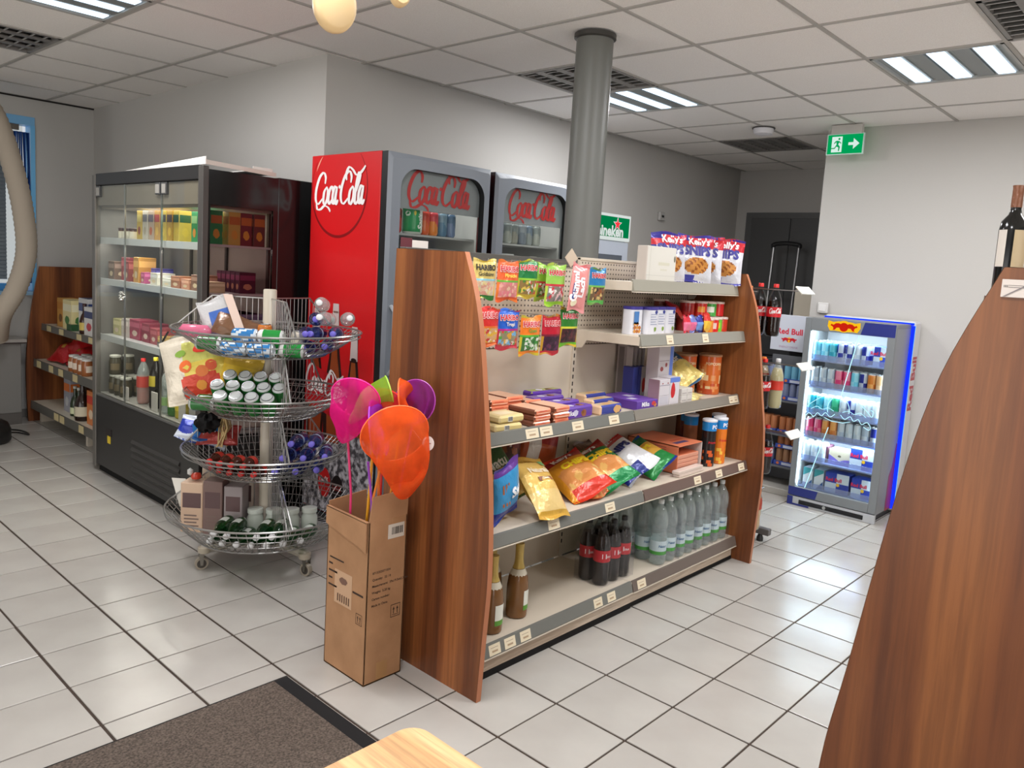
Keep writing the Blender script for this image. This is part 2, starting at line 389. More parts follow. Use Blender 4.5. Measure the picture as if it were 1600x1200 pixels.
# ---- floor: dark grout bed, one object per visible tile
floor = struct(MB().box(-4.1, 6.72, -7.4, 3.79, -0.06, -0.004).build('floor', 'grout'))
GX = [0.305 * k for k in range(-14, 7)] + [2.0595, 2.2857] + [2.2857 + 0.305 * k for k in range(1, 15)]
GY = [0.305 * k for k in range(-24, 13)]
def in_room(x, y): return not (x > 1.5 and y > 0.02) and not (x > 4.72 and y < -1.66)
seen, rest = [], []
for i in range(len(GX) - 1):
    for j in range(len(GY) - 1):
        cx, cy = (GX[i] + GX[i + 1]) / 2, (GY[j] + GY[j + 1]) / 2
        if not in_room(cx, cy) or cx < -4 or cx > 6.6: continue
        d = Vector((cx, cy, 0)) - CAM; z = d.dot(CF)
        if z > .5:
            u, v = PPX + FPX * d.dot(CR) / z, PPY - FPX * d.dot(CU) / z
            hid = (.74 < cx < 2.8 and -2.1 < cy < -0.1) or (.8 < cx and cy > .15)
            if -60 < u < 1660 and 560 < v < 1300 and not hid: seen.append((z, i, j)); continue
        rest.append((i, j))
seen.sort(); far = [(i, j) for z, i, j in seen[290:]]; seen = seen[:290]
_tm = {}
rnd = random.Random(3)
for z, i, j in seen:
    w, h = GX[i + 1] - GX[i], GY[j + 1] - GY[j]; k = (round(w, 4), round(h, 4)); g = 0.0052
    if k not in _tm: t = MB().box(-w / 2 + g, w / 2 - g, -h / 2 + g * .7, h / 2 - g * .7, -.01, 0, ch=.0012).build('floor_tile', 'tile', floor); _tm[k] = t.data
    else: t = bpy.data.objects.new('floor_tile', _tm[k]); COL.objects.link(t); t.parent = floor
    t.location = ((GX[i] + GX[i + 1]) / 2, (GY[j] + GY[j + 1]) / 2, rnd.uniform(-.0004, .0004))
mb = MB()
for i, j in rest + far: mb.box(GX[i] + .004, GX[i + 1] - .004, GY[j] + .003, GY[j + 1] - .003, -.01, 0)
o = mb.build('remaining_tiles', 'tile', floor); o['kind'] = 'stuff'
# ---- suspended ceiling: T-bar grid with a loose panel in every field
ceil = struct(MB().box(-4.0, 6.7, -6.9, 3.7, H + .03, H + .04, (120, 116, 112)).build('ceiling', 'matte'))
MB().box(-4.1, 6.72, -7.4, 3.79, H + .045, H + .1, (150, 146, 142)).build('slab', 'matte', ceil)
CX = [1.095 + .625 * k for k in range(-8, 9)]; CY = [-1.91 + .625 * k for k in range(-8, 9)]
bars = MB()
for x in CX: bars.box(x - .012, x + .012, -6.9, 3.67, H, H + .012, (176, 172, 166))
for y in CY: bars.box(-4, 6.7, y - .009, y + .009, H - .001, H + .012, (176, 172, 166))
bars.build('ceiling_grid', 'matte', ceil)
LIT = {(3, 2), (3, -1), (-2, 4), (0, -2), (2, -4), (-2, 0), (-4, -2)}          # (column, row) of the fields that hold a lit luminaire; the last is unseen, added to brighten the foreground panel
GRILLE = {(2, 2), (2, -2), (-2, 6), (6, 2)}                          # and of the open grey air grilles
def cell(i, j): return 1.095 + .625 * i, -1.91 + .625 * (j - 1)
_cm = {}
for i in range(-7, 9):
    for j in range(-6, 10):
        if (i, j) in LIT or (i, j) in GRILLE: continue
        x, y = cell(i, j)
        if not in_room(x + .2, y + .5) or x < -4.2 or y > 3.6: continue
        x9 = min(.612, 6.59 - x, 4.71 - x if y < -2.0 and x < 4.7 else 9); y9 = min(.615, 3.66 - y, .01 - y if x > 1.2 and y < 0 else 9)
        if x9 < .1 or y9 < .1: continue
        yl = max(.010, -1.65 - y) if x > 4.6 else .010
        k = (round(x9, 3), round(y9, 3), round(yl, 3))
        if k not in _cm: t = MB().box(.013, x9, yl, y9, H + .004, H + .018, ch=.002).build('ceiling_tile', 'ceiltile', ceil); _cm[k] = t.data
        else: t = bpy.data.objects.new('ceiling_tile', _cm[k]); COL.objects.link(t); t.parent = ceil
        t.location = (x, y, rnd.uniform(-.0015, .001))
M['tube'] = glow('lit_tube', (206, 228, 250), 2.6)
LAB = {(3, 2): 'lit three-tube ceiling light beside the grey column', (3, -1): 'brightest three-tube ceiling light, right of the exit sign', (-2, 4): 'three-tube ceiling light above the window wall', (0, -2): 'three-tube ceiling light above the shelving aisle', (2, -4): 'three-tube ceiling light over the counter aisle', (-4, -2): 'unseen three-tube light added above the counter', (-2, 0): 'three-tube ceiling light near the entrance'}
for (i, j) in sorted(LIT):
    x, y = cell(i, j)
    t = thing('ceiling_light', LAB[(i, j)], 'ceiling light', (x + .3125, y + .3125, H), group='recessed ceiling lights')
    a, b = (x + .014, y + .012)
    fr = MB().box(a, a + .597, b, b + .6, H + .014, H + .022, (150, 156, 156))
    for s in ((a, a + .597, b, b + .014), (a, a + .597, b + .586, b + .6), (a, a + .014, b, b + .6), (a + .583, a + .597, b, b + .6)): fr.box(*s, H - .002, H + .014, (168, 168, 164))
    fr.build('frame', 'satin', t)
    for k in range(3):
        yy = b + .09 + k * .205
        p = MB().box(a + .02, a + .577, yy - .045, yy + .055, H + .006, H + .0135, (190, 200, 204)).build('reflector', 'satin', t)
        tb = MB(); tb.box(a + .025, a + .57, yy - .034, yy + .044, H + .000, H + .0055); tb.build('tube', 'tube', p)
    for k in range(2): MB().box(a + .02, a + .577, b + .152 + k * .205, b + .228 + k * .205, H + .002, H + .013, (128, 134, 134)).build('divider_plate', 'satin', t)
    l = area_light('lamp', (x + .3125, y + .3125, H - .03), (0, 0, 0), .5, .5, 34, (0.98, 0.98, 1.0)); l.parent = t; l.location = (0, 0, -.03)
GLAB = {(2, 2): 'grey louvred ceiling grille behind the round column', (2, -2): 'dark ceiling grille at the upper right corner', (-2, 6): 'grey ceiling grille above the window', (6, 2): 'grey louvred ceiling grille under the smoke detector'}
for (i, j) in sorted(GRILLE):
    x, y = cell(i, j); a, b = x + .014, y + .012
    t = thing('ceiling_grille', GLAB[(i, j)], 'vent', (x + .3125, y + .3125, H), group='grey air grilles in the ceiling')
    MB().box(a, a + .597, b, b + .6, H + .026, H + .03, (66, 58, 54)).build('backing', 'matte', t)
    fr = MB()
    for s in ((a, a + .597, b, b + .02), (a, a + .597, b + .58, b + .6), (a, a + .02, b, b + .6), (a + .577, a + .597, b, b + .6)): fr.box(*s, H - .002, H + .02, (120, 116, 112))
    fr.build('frame', 'satin', t)
    for k in range(1, 4): MB().box(a + .02, a + .577, b + k * .15 - .028, b + k * .15 + .028, H + .001, H + .008, (112, 108, 104)).build('louvre', 'satin', t)
    for k in range(1, 9):
        xx = a + k * .0663; v = MB()
        v.prism([(xx - .006, H + .002), (xx + .006, H + .002), (xx + .024, H + .025), (xx + .018, H + .025)], b + .02, b + .58, 'xz', (150, 148, 144)); v.build('vane', 'satin', t)
# baseboards
struct(MB().box(4.705, 4.72, -6.9, -1.66, 0, .07, (120, 116, 112)).build('baseboard_right', 'satin'))
struct(MB().box(1.5, 6.6, .005, .02, 0, .07, (120, 116, 112)).build('baseboard_back', 'satin'))
struct(MB().box(-4, 1.47, 3.655, 3.67, 0, .07, (120, 116, 112)).build('baseboard_left', 'satin'))
struct(MB().box(-1.2, 1.47, 3.66, 3.668, H - .012, H, (30, 26, 24)).build('trim_1', 'matte'))
# ---- window with blind and curtain; blue daylight is put into the frame colour
w = struct(MB().box(-.75, 1.005, 3.665, 3.80, 2.50, 2.57, (120, 180, 226)).build('window_1', 'satin'))
fr = MB(); SKY_TINT = (70, 150, 220)
fr.box(.972, 1.005, 3.66, 3.80, 1.10, 2.50, (112, 186, 236)).box(-.75, -.68, 3.66, 3.80, 1.10, 2.50, SKY_TINT).box(-.68, .935, 3.70, 3.80, 1.10, 1.16, SKY_TINT)
fr.box(.10, .16, 3.70, 3.78, 1.16, 2.50, SKY_TINT); fr.build('window_frame', 'satin', w)
MB().box(-.68, .10, 3.745, 3.752, 1.16, 2.50).build('pane', 'glass', w); MB().box(.16, .935, 3.745, 3.752, 1.16, 2.50).build('pane', 'glass', w)
MB().box(-.78, 1.03, 3.60, 3.70, 1.07, 1.10, (150, 190, 220)).build('window_sill', 'satin', w)
for k in range(40):
    z = 1.20 + k * .0315
    if z > 2.44: break
    MB().prism([(3.715, z), (3.722, z - .004), (3.742, z + .030), (3.735, z + .034)], .05, .80, 'yz', (128, 138, 146)).build('slat', 'satin', w)
MB().box(-.66, .90, 3.708, 3.742, 2.455, 2.50, (104, 96, 84)).build('blind_rail', 'satin', w)
cu = MB(); fx = [(.85 + .115 * k / 12, 3.68 + .012 * math.sin(k * 1.9)) for k in range(13)]
for a, b in zip(fx, fx[1:]): cu.face([(a[0], a[1], 2.44), (b[0], b[1], 2.44), (b[0] + .01, b[1], 1.17), (a[0] + .04, a[1], 1.17)], (18, 62, 128))
cu.build('blue_curtain', 'matte', w)
# ---- far grey double door
d = struct(MB().box(6.585, 6.60, -1.66, -.10, 0, 2.30, (98, 98, 98)).build('door_1', 'satin'))
MB().box(6.57, 6.586, -.60, -.17, 0.01, 2.24, (84, 84, 84), ch=.003).build('door_leaf', 'satin', d)
MB().box(6.57, 6.586, -1.40, -.612, 0.01, 2.24, (84, 84, 84), ch=.003).build('door_leaf', 'satin', d)
MB().box(6.562, 6.57, -.42, -.25, 1.0, 1.28, (74, 74, 76), ch=.002).build('door_plate', 'satin', d)
# ---- round column
co = thing('round_column', 'round grey painted column from shelving to ceiling', 'column', (1.945, -1.585, 0))
MB().lathe([(.092, 0), (.092, H - .004)], 40, (1.945, -1.585, 0), (104, 105, 100)).build('shaft', 'satin', co, True)
MB().lathe([(.092, H - .03), (.104, H - .024), (.104, H - .004)], 40, (1.945, -1.585, 0), (60, 58, 54)).build('collar', 'satin', co, True)
# ---- floor mat, counter top, pendants
m_ = thing('floor_mat', 'dark brown entrance mat with black rubber edge', 'mat', (-.3, -2.1, 0))
MB().box(-1.1, .235, -2.75, -1.66, .0005, .011, ch=.002).build('pile', 'mat', m_)
MB().box(.235, .292, -2.75, -1.66, .0005, .007, (22, 21, 22), ch=.002).build('rubber_edge', 'matte', m_); MB().box(-1.1, .292, -1.66, -1.648, .0005, .006, (30, 27, 25)).build('rubber_edge', 'matte', m_)
ct = thing('counter_table', 'light beech table with rounded corner at the bottom edge', 'table', (-.9, -3.9, 0))
pts = [(-.506 - .03 + .03 * math.cos(a * PI / 12), -3.293 - .03 + .03 * math.sin(a * PI / 12)) for a in range(7)]
MB().prism([(-1.25, -3.75), (-.506, -3.75)] + pts + [(-1.25, -3.293)], .872, .900, 'xy', (210, 170, 120)).build('table_top', 'beech', ct)
for x, y in ((-1.2, -3.7), (-.56, -3.7), (-.56, -3.36), (-1.2, -3.36)): MB().box(x - .02, x + .02, y - .02, y + .02, 0, .871, (120, 120, 122), ch=.003).build('leg', 'satin', ct)
for n, (u, v, dd, r, lab) in enumerate(((523, 8, .95, .0265, 'cream disc pendant hanging close to the camera at the top edge'), (625, -9, 1.05, .0135, 'small cream pendant, right of the larger hanging disc'))):
    p = CAM + ray(u, v) * dd
    t = thing('hanging_disc', lab, 'pendant', p, group='cream discs hanging from the ceiling')
    q = MB(); q.lathe([(0, -.011), (r * .8, -.0105), (r * .97, -.006), (r, 0), (r * .97, .006), (r * .8, .0105), (0, .011)], 28, (0, 0, 0), (226, 196, 146), axis=1)
    a = math.atan2(ray(u, v).x, ray(u, v).y); mt = Matrix.Rotation(-a + .35, 3, 'Z')
    q.v = [mt @ Vector((x.x, x.y, x.z * 1.25)) + p for x in q.v]; q.build('disc', 'satin', t, True)
    MB().tube([p + Vector((0, 0, r * 1.2)), (p.x, p.y, H)], .0012, 5, (190, 180, 160)).build('cord', 'matte', t)
# ---- exit sign
e = thing('exit_sign', 'green running man exit sign with arrow under the ceiling', 'sign', (4.55, -1.83, H))
M['signglow'] = glow('lit_sign_green', (0, 168, 92), 1.0); M['signwhite'] = glow('lit_sign_white', (226, 250, 240), 1.0)
y0, y1, zb, zt = -1.985, -1.735, 2.525, 2.66
MB().box(4.545, 4.562, y0, y1, zb, zt, (210, 235, 225), ch=.002).build('lit_panel', 'signglow', e)
rim = MB()
for b in ((y0 - .006, y1 + .006, zb - .006, zb), (y0 - .006, y1 + .006, zt, zt + .006), (y0 - .006, y0, zb, zt), (y1, y1 + .006, zb, zt)): rim.box(4.544, 4.563, *b, (200, 230, 220))
rim.build('rim', 'satin', e); MB().box(4.535, 4.575, y0 + .01, y1 - .02, zt + .006, H - .002, (190, 186, 180), ch=.003).build('housing', 'satin', e)
f0 = plane((4.5435, y1, zb), (0, -1, 0), (0, 0, 1)); f1 = plane((4.542, y1, zb), (0, -1, 0), (0, 0, 1)); s_ = MB()
s_.poly([(.150, .058), (.185, .058), (.185, .03), (.228, .068), (.185, .106), (.185, .078), (.150, .078)], f0, (230, 250, 240))
s_.rect(.03, .105, .012, .122, f0, (230, 250, 240)); s_.build('white_marks', 'signwhite', e)
g = MB(); RM = [(.068, .094), (.085, .09), (.100, .075), (.096, .071), (.084, .081), (.078, .066), (.092, .05), (.088, .02), (.080, .02), (.081, .046), (.066, .052), (.055, .036), (.030, .036), (.030, .043), (.052, .044), (.066, .066), (.063, .084), (.052, .072), (.046, .075), (.056, .09)]
g.poly(RM, f1, (0, 150, 80)); g.poly([(.083 + .008 * math.cos(a * PI / 6), .105 + .008 * math.sin(a * PI / 6)) for a in range(12)], f1, (0, 150, 80)); g.build('running_man', 'signglow', e)
# ---- smoke detector, wall boxes
t = thing('smoke_detector', 'white round smoke detector on the ceiling beside exit sign', 'smoke detector', (4.45, -1.27, H))
MB().lathe([(.075, H - .002), (.075, H - .02), (.068, H - .045), (.03, H - .055), (0, H - .056)], 24, (4.45, -1.27, 0), (220, 218, 222)).build('housing', 'satin', t, True)
MB().lathe([(.085, H - .001), (.085, H - .008)], 24, (4.45, -1.27, 0), (70, 66, 66)).build('base_ring', 'satin', t, True)
p = at_y(1031, 338, .02)
t = thing('wall_socket_box', 'small grey wall box with dark slot high on the back wall', 'wall box', (p.x, .0, p.z))
MB().box(p.x - .045, p.x + .045, -.012, .018, p.z - .04, p.z + .04, (172, 170, 166), ch=.006).build('cover', 'satin', t); MB().box(p.x - .014, p.x + .018, -.016, -.012, p.z - .01, p.z + .01, (40, 40, 40)).build('slot', 'satin', t)
p = at_x(1287, 481, 4.72)
t = thing('light_switch', 'white light switch on the wall above energy drink fridge', 'light switch', (4.71, p.y, p.z))
MB().box(4.695, 4.719, p.y - .04, p.y + .04, p.z - .04, p.z + .04, (214, 212, 208), ch=.005).build('cover', 'satin', t); MB().box(4.69, 4.695, p.y - .026, p.y + .026, p.z - .026, p.z + .026, (226, 224, 220), ch=.002).build('rocker', 'satin', t)
# ================================================================== the double-module shelving in the middle
def peg_material():
    m, N, L, b = newmat('perforated_sheet')
    c = N.new('ShaderNodeTexCoord'); sp = N.new('ShaderNodeSeparateXYZ'); L.new(c.outputs['Object'], sp.inputs[0])
    def M2(op, a, v=None, w=None):
        k = N.new('ShaderNodeMath'); k.operation = op; L.new(a, k.inputs[0])
        if v is not None:
            if isinstance(v, float): k.inputs[1].default_value = v
            else: L.new(v, k.inputs[1])
        if w is not None: k.inputs[2].default_value = w
        return k.outputs[0]
    q = []
    for ax in ('X', 'Z'):
        f = M2('FRACT', M2('MULTIPLY', sp.outputs[ax], 1 / .0235)); q.append(M2('POWER', M2('SUBTRACT', f, 0.5), 2.0))
    r = M2('LESS_THAN', M2('ADD', q[0], q[1]), 0.036)
    x = N.new('ShaderNodeMix'); x.data_type = 'RGBA'; L.new(r, x.inputs[0]); x.inputs[6].default_value = (*lin((206, 192, 174)), 1); x.inputs[7].default_value = (*lin((74, 62, 54)), 1)
    L.new(x.outputs[2], b.inputs['Base Color']); b.inputs['Roughness'].default_value = 0.5
    return m
M['peg'] = peg_material()
CREAM = (214, 202, 184); RAIL = (112, 112, 106)
G = thing('shelving_unit', 'two-bay walnut and cream shelving unit full of sweets and drinks', 'shelf', (1.76, -1.95, 0))
F_ = [(-2.245, 0), (-2.256, .24), (-2.266, .48), (-2.25, .757), (-2.223, .934), (-2.176, 1.245), (-2.132, 1.442), (-2.062, 1.61)]
B_ = [(-1.68, 1.611), (-1.672, 1.3), (-1.664, .9), (-1.66, .5), (-1.66, 0)]
prof = spline(F_, 4) + B_
for x0, x1 in ((.697, .719), (2.826, 2.848)):
    mb = MB(); mb.prism(prof, x0, x1, 'yz'); p = mb.build('end_panel', 'walnut', G)
    e = MB(); 
    for a, b in zip(prof, prof[1:len(prof) - 4]): e.face([(x0 - .0005, a[0] - .0006, a[1]), (x1 + .0005, a[0] - .0006, a[1]), (x1 + .0005, b[0] - .0006, b[1]), (x0 - .0005, b[0] - .0006, b[1])], (176, 110, 74))
    e.face([(x0, -2.062, 1.6105), (x1, -2.062, 1.6105), (x1, -1.68, 1.6115), (x0, -1.68, 1.6115)], (176, 110, 74)); e.build('edge_band', 'satin', p)
YB = -1.70
for x0, x1, zt, lab in ((.719, 1.795, 1.597, 0), (1.80, 2.826, 1.633, 0)):
    MB().box(x0, x1, YB, YB + .012, .13, 1.205, CREAM).build('back_panel', 'satin', G)
    MB().box(x0, x1, YB - .004, YB + .012, 1.21, zt, CREAM).build('hook_panel', 'peg', G)
    MB().box(x0 + .004, x1 - .004, YB + .013, YB + .018, .13, zt, (128, 96, 76)).build('rear_sheet', 'satin', G)
MB().box(.719, 1.74, YB - .012, YB + .03, 1.585, 1.618, (84, 82, 78), ch=.002).build('top_rail', 'satin', G)
MB().box(1.80, 2.826, YB - .010, YB + .02, 1.622, 1.636, CREAM, ch=.002).build('top_rail', 'satin', G)
MB().box(1.7835, 1.8115, YB - .010, YB + .02, .0, 1.60, CREAM).build('upright', 'satin', G)
sl = MB()
for k in range(40): sl.box(1.7935, 1.8005, YB - .0112, YB - .0098, .2 + k * .035, .2 + k * .035 + .020, (40, 34, 30))
sl.build('slots', 'matte', G)['kind'] = 'stuff'
def gshelf(x0, x1, yf, zr0, zr1, zs, rail=RAIL, tags=(), joint=False, name='shelf', top=CREAM):
    """board with folded ends; rail and paper price cards are its sub-parts"""
    mb = MB(); mb.box(x0 + .002, x1 - .002, yf + .006, YB - .012, zs - .02, zs, top, ch=.0015)
    for x in (x0 + .001, x1 - .009):
        mb.prism([(yf + .004, zr0 + .004), (yf + .004, zs - .0005), (YB - .012, zs - .0005), (YB - .012, zs - .09), (YB - .05, zs - .085), (YB - .075, zr0 - .002)], x, x + .008, 'yz', CREAM)
    s = mb.build(name, 'satin', G)
    r = MB(); r.prism([(yf - .006, zr0), (yf - .010, zr0 + .004), (yf + .003, zr1), (yf + .012, zr1 + .002), (yf + .012, zr1 - .004), (yf + .006, zr0)], x0 + .004, x1 - .004, 'yz', rail)
    r.box(x0 + .004, x1 - .004, yf - .0115, yf + .004, zr0 - .004, zr0, CREAM); r.build('price_rail', 'satin', s)
    f = lambda z: yf - .010 + .013 * (z - zr0 - .004) / (zr1 - zr0 - .004) - .001
    for a, b in tags:
        za, zb = zr0 + .006, zr1 - .004; fm = lambda x, z: (x, f(z), z)
        t = MB(); t.rect(a, b, za, zb, fm, (226, 212, 184)); w = b - a
        fm2 = lambda x, z: (x, f(z) - .0004, z)
        t.rect(a + w * .15, b - w * .2, za + .026, za + .028, fm2, (170, 150, 130)); t.rect(a + w * .25, b - w * .25, za + .010, za + .017, fm2, (176, 150, 120))
        t.build('price_card', 'matte', s)
    return s
tg = lambda l, w=.042: [(x, x + w) for x in l]
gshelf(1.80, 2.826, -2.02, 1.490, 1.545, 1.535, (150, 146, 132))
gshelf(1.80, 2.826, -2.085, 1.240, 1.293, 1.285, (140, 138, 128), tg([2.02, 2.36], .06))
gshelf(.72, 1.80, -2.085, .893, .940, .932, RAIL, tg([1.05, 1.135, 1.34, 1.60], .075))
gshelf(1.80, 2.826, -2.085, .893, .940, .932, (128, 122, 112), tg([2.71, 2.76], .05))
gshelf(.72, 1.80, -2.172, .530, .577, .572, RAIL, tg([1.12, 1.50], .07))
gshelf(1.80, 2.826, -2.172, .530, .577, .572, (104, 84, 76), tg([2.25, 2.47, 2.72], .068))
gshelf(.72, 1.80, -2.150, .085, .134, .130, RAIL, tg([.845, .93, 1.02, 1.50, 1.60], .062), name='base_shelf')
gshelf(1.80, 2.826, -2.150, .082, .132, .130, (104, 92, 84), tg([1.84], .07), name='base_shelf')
for x0, x1, y, z in ((.722, 1.808, -2.142, .026), (1.809, 2.822, -2.132, .018)):
    MB().box(x0, x1, y, y + .018, z, .084, ch=.001).build('plinth_board', 'paleboard', G)
    MB().box(x0, x1, y - .003, y + .03, 0, z, (16, 14, 14)).build('plinth_strip', 'matte', G)
hk = None
def hook(x, z):
    global hk
    o = MB().tube([(x, YB - .004, z), (x, YB - .24, z + .004), (x, YB - .246, z + .012)], .0025, 5, (200, 200, 200)).build('hook', 'metal', G); return o
# ------------------------------------------------------------------ bags
def bag_map(w, h, d, seed=0, crimp=.07, puff=1.0, crease=1.0):
    r = random.Random(seed); ph = [r.uniform(0, 6.28) for _ in range(6)]
    def thick(u, v):
        a = abs(2 * u - 1); e = min(v, 1 - v); e = max(0.0, (e - crimp) / (.5 - crimp)); s = min(1.0, e) ** .5
        t = (max(0.0, 1 - a ** 2.6)) ** .65 * s
        wr = crease * .10 * (math.sin(9 * u + 4 * v + ph[0]) * math.sin(13 * v + ph[1]) + .6 * math.sin(23 * u + ph[2]) * math.exp(-6 * e))
        return d / 2 * puff * t * (1 + wr)
    def P(u, v, side=1, off=0.0):
        pin = 1 - .05 * math.sin(PI * v) ; x = (u - .5) * w * pin
        zz = v * h + crease * .006 * math.sin(7 * u + ph[3]) * (1 if v > .5 else -1) * (abs(v - .5) * 2) ** 6
        y = -side * (thick(u, v) + off) + crease * .005 * math.sin(5 * u + ph[4]) * (abs(v - .5) * 2) ** 8
        return Vector((x, y, zz))
    return P
def bag(name, label, cat, w, h, d, cf, loc, rot=(0, 0, 0), seed=0, texts=(), back=(200, 200, 200), group=None, mat='foil', res=(26, 38), crimp=.07, crease=1.0, decor=None, parent=None, rest=None, ymax=None):
    P = bag_map(w, h, d, seed, crimp, crease=crease)
    mb = MB(); mb.grid(lambda a, b: P(a, b, 1), *res, cf=cf); mb.grid(lambda a, b: P(a, b, -1), res[0] // 2, res[1] // 2, col=back, flip=True)
    o = mb.build(name, mat, parent, True); 
    o.location = loc; o.rotation_euler = rot
    if rest is not None:                              # settle on the surface below, and clear of the panel behind
        R3 = o.rotation_euler.to_matrix(); pts = [R3 @ v.co for v in o.data.vertices]
        o.location.z = rest + .0008 - min(p.z for p in pts)
        if ymax is not None: o.location.y = min(o.location.y, ymax - max(p.y for p in pts))
    if not parent: tag(o, label, cat, group)
    if texts or decor:
        t = MB(); fm = lambda x, y: P(.5 + x / w, y / h, 1, .0022)
        for ti, (s, x, y, size, col, kw) in enumerate(texts):
            fm = lambda x, y, ti=ti: P(.5 + x / w, y / h, 1, .0028 + .0008 * ti)
            k2 = dict(kw); vert = k2.pop('vert', 0)
            if vert: t.text(s, lambda a, b, x=x, y=y: fm(x - (b), y + a), 0, 0, size, col, **k2)
            else: t.text(s, fm, x, y, size, col, **k2)
        if decor: decor(t, fm)
        t.build('lettering', 'satin', o)
    return o
def candy(cols, base, n=70, seed=1):
    r = random.Random(seed); pts = [(r.random(), r.random(), r.choice(cols)) for _ in range(n)]
    def f(u, v, asp=1.0):
        best = min(pts, key=lambda p: (p[0] - u) ** 2 + ((p[1] - v) * asp) ** 2); q = (best[0] - u) ** 2 + ((best[1] - v) * asp) ** 2
        return best[2] if q < .0045 else base
    return f
def gummy_cf(top, stripe, edge, cols, base, seed, foot=None, split=.52):
    cn = candy(cols, base, 80, seed)
    def f(u, v):
        if v > .965: return tuple(min(255, c + 25) for c in top)
        if v > split: return top
        if v > split - .045: return stripe
        if v < .10: return foot or edge
        if u < .07 or u > .93: return edge
        return cn(u, v, 1.3)
    return f
HB = dict(bold=.035)
RW, RR, GO, GR = (238, 236, 230), (200, 30, 36), (226, 186, 60), (40, 130, 50)
def haribo(n, px, label, top, stripe, edge, cols, base, sub=None, word='HARIBO', wcol=(196, 24, 34), subcol=(240, 230, 210), w=.128, foot=None, dy=0, ry=0.0, dz=0):
    (u0, v0), (u1, v1) = px; y = -1.925 + dy; a = at_y(u0, v0, y); b = at_y(u1, v1, y)
    h = a.z - b.z; x = (a.x + b.x) / 2
    tx = [(word, 0, h * .74, w * .235, wcol, HB)]
    if wcol != (16, 16, 20): tx.insert(0, (word, .0, h * .738, w * .235, (246, 244, 240), dict(bold=.085)))
    if sub: tx.append((sub, 0, h * .60, w * .16, subcol, dict(bold=.02)))
    o = bag('gummy_bag', label, 'sweets', w, h, .034, gummy_cf(top, stripe, edge, cols, base, n, foot), (x, y, b.z), (0.03, ry, 0.0), n, tx, back=edge, group='gummy sweet bags on the hooks')
    hook(x, a.z - .008 + dz)
    return o
haribo(1, ((737, 404), (773, 468)), 'gold-topped gummy bag with black lettering, first on the upper hooks', (214, 190, 110), (150, 205, 220), (226, 196, 60), [(230, 190, 160), (236, 214, 150), (224, 160, 140), (236, 226, 190)], (222, 200, 170), 'Goldbären', wcol=(16, 16, 20), subcol=(20, 20, 20), foot=GR)
haribo(2, ((774, 406), (810, 471)), 'orange and red topped peach gummy bag on the upper hooks', (232, 100, 52), (110, 180, 70), (232, 120, 50), [(226, 150, 150), (236, 176, 160), (230, 130, 140), (240, 200, 170)], (216, 140, 130), 'Pfirsiche', subcol=(250, 220, 90), foot=(226, 90, 40))
haribo(3, ((807, 405), (838, 466)), 'dark green topped gummy bag with yellow edges on the upper hooks', (30, 120, 60), (150, 205, 60), (196, 190, 50), [(236, 232, 220), (206, 60, 60), (80, 140, 60), (230, 200, 90)], (150, 120, 70), foot=(200, 170, 50))
haribo(4, ((836, 411), (866, 470)), 'lime bag half hidden behind the next lime green gummy bag', (140, 190, 60), (200, 60, 70), (176, 200, 70), [(236, 232, 220), (206, 60, 60), (80, 140, 60)], (150, 120, 70), dy=.03)
haribo(5, ((848, 411), (884, 478)), 'lime green topped gummy bag with red and white sweets', (150, 200, 84), (206, 60, 70), (184, 206, 80), [(236, 236, 230), (210, 60, 70), (230, 190, 190), (120, 120, 120)], (140, 130, 120), foot=(150, 210, 50), dy=-.012)
haribo(7, ((914, 418), (949, 475)), 'blue topped cola gummy bag, last on the upper hooks', (36, 120, 176), (120, 190, 90), (110, 150, 70), [(90, 50, 36), (150, 90, 50), (220, 190, 120), (60, 40, 36)], (120, 96, 70), w=.125, foot=(90, 190, 80))
haribo(8, ((742, 480), (778, 540)), 'red topped gummy bag half hidden by the walnut end panel', (206, 44, 40), (230, 120, 50), (226, 110, 50), [(236, 220, 190), (230, 180, 60), (206, 60, 60)], (220, 170, 120), wcol=(196, 24, 34))
haribo(9, ((773, 483), (810, 545)), 'blue topped gummy bag with mixed sweets on the lower hooks', (36, 92, 190), (186, 40, 140), (196, 50, 60), [(120, 180, 220), (230, 170, 60), (90, 160, 70), (220, 210, 190), (200, 70, 60)], (150, 140, 110), sub='Tropi', foot=(200, 50, 70))
haribo(10, ((808, 494), (845, 553)), 'orange topped gummy bag with green frogs on the lower hooks', (236, 124, 36), (90, 180, 60), (206, 190, 60), [(60, 150, 60), (230, 236, 226), (40, 110, 50), (200, 220, 190)], (70, 120, 60), sub='Quaxi', foot=(240, 140, 30), subcol=(70, 150, 60))
haribo(11, ((843, 492), (876, 553)), 'crimson topped gummy bag with dark purple sweets', (186, 24, 46), (120, 30, 50), (196, 150, 50), [(70, 30, 60), (96, 40, 80), (120, 50, 70), (50, 26, 44)], (60, 30, 50), foot=(196, 30, 50))
haribo(12, ((870, 481), (904, 540)), 'forest green topped gummy bag with cola-brown sweets on lower hooks', (46, 120, 40), (214, 214, 70), (206, 170, 40), [(70, 36, 44), (96, 46, 50), (50, 30, 36)], (70, 40, 40), foot=(110, 190, 40))
a = at_y(882, 415, -1.955); b = at_y(918, 486, -1.955)
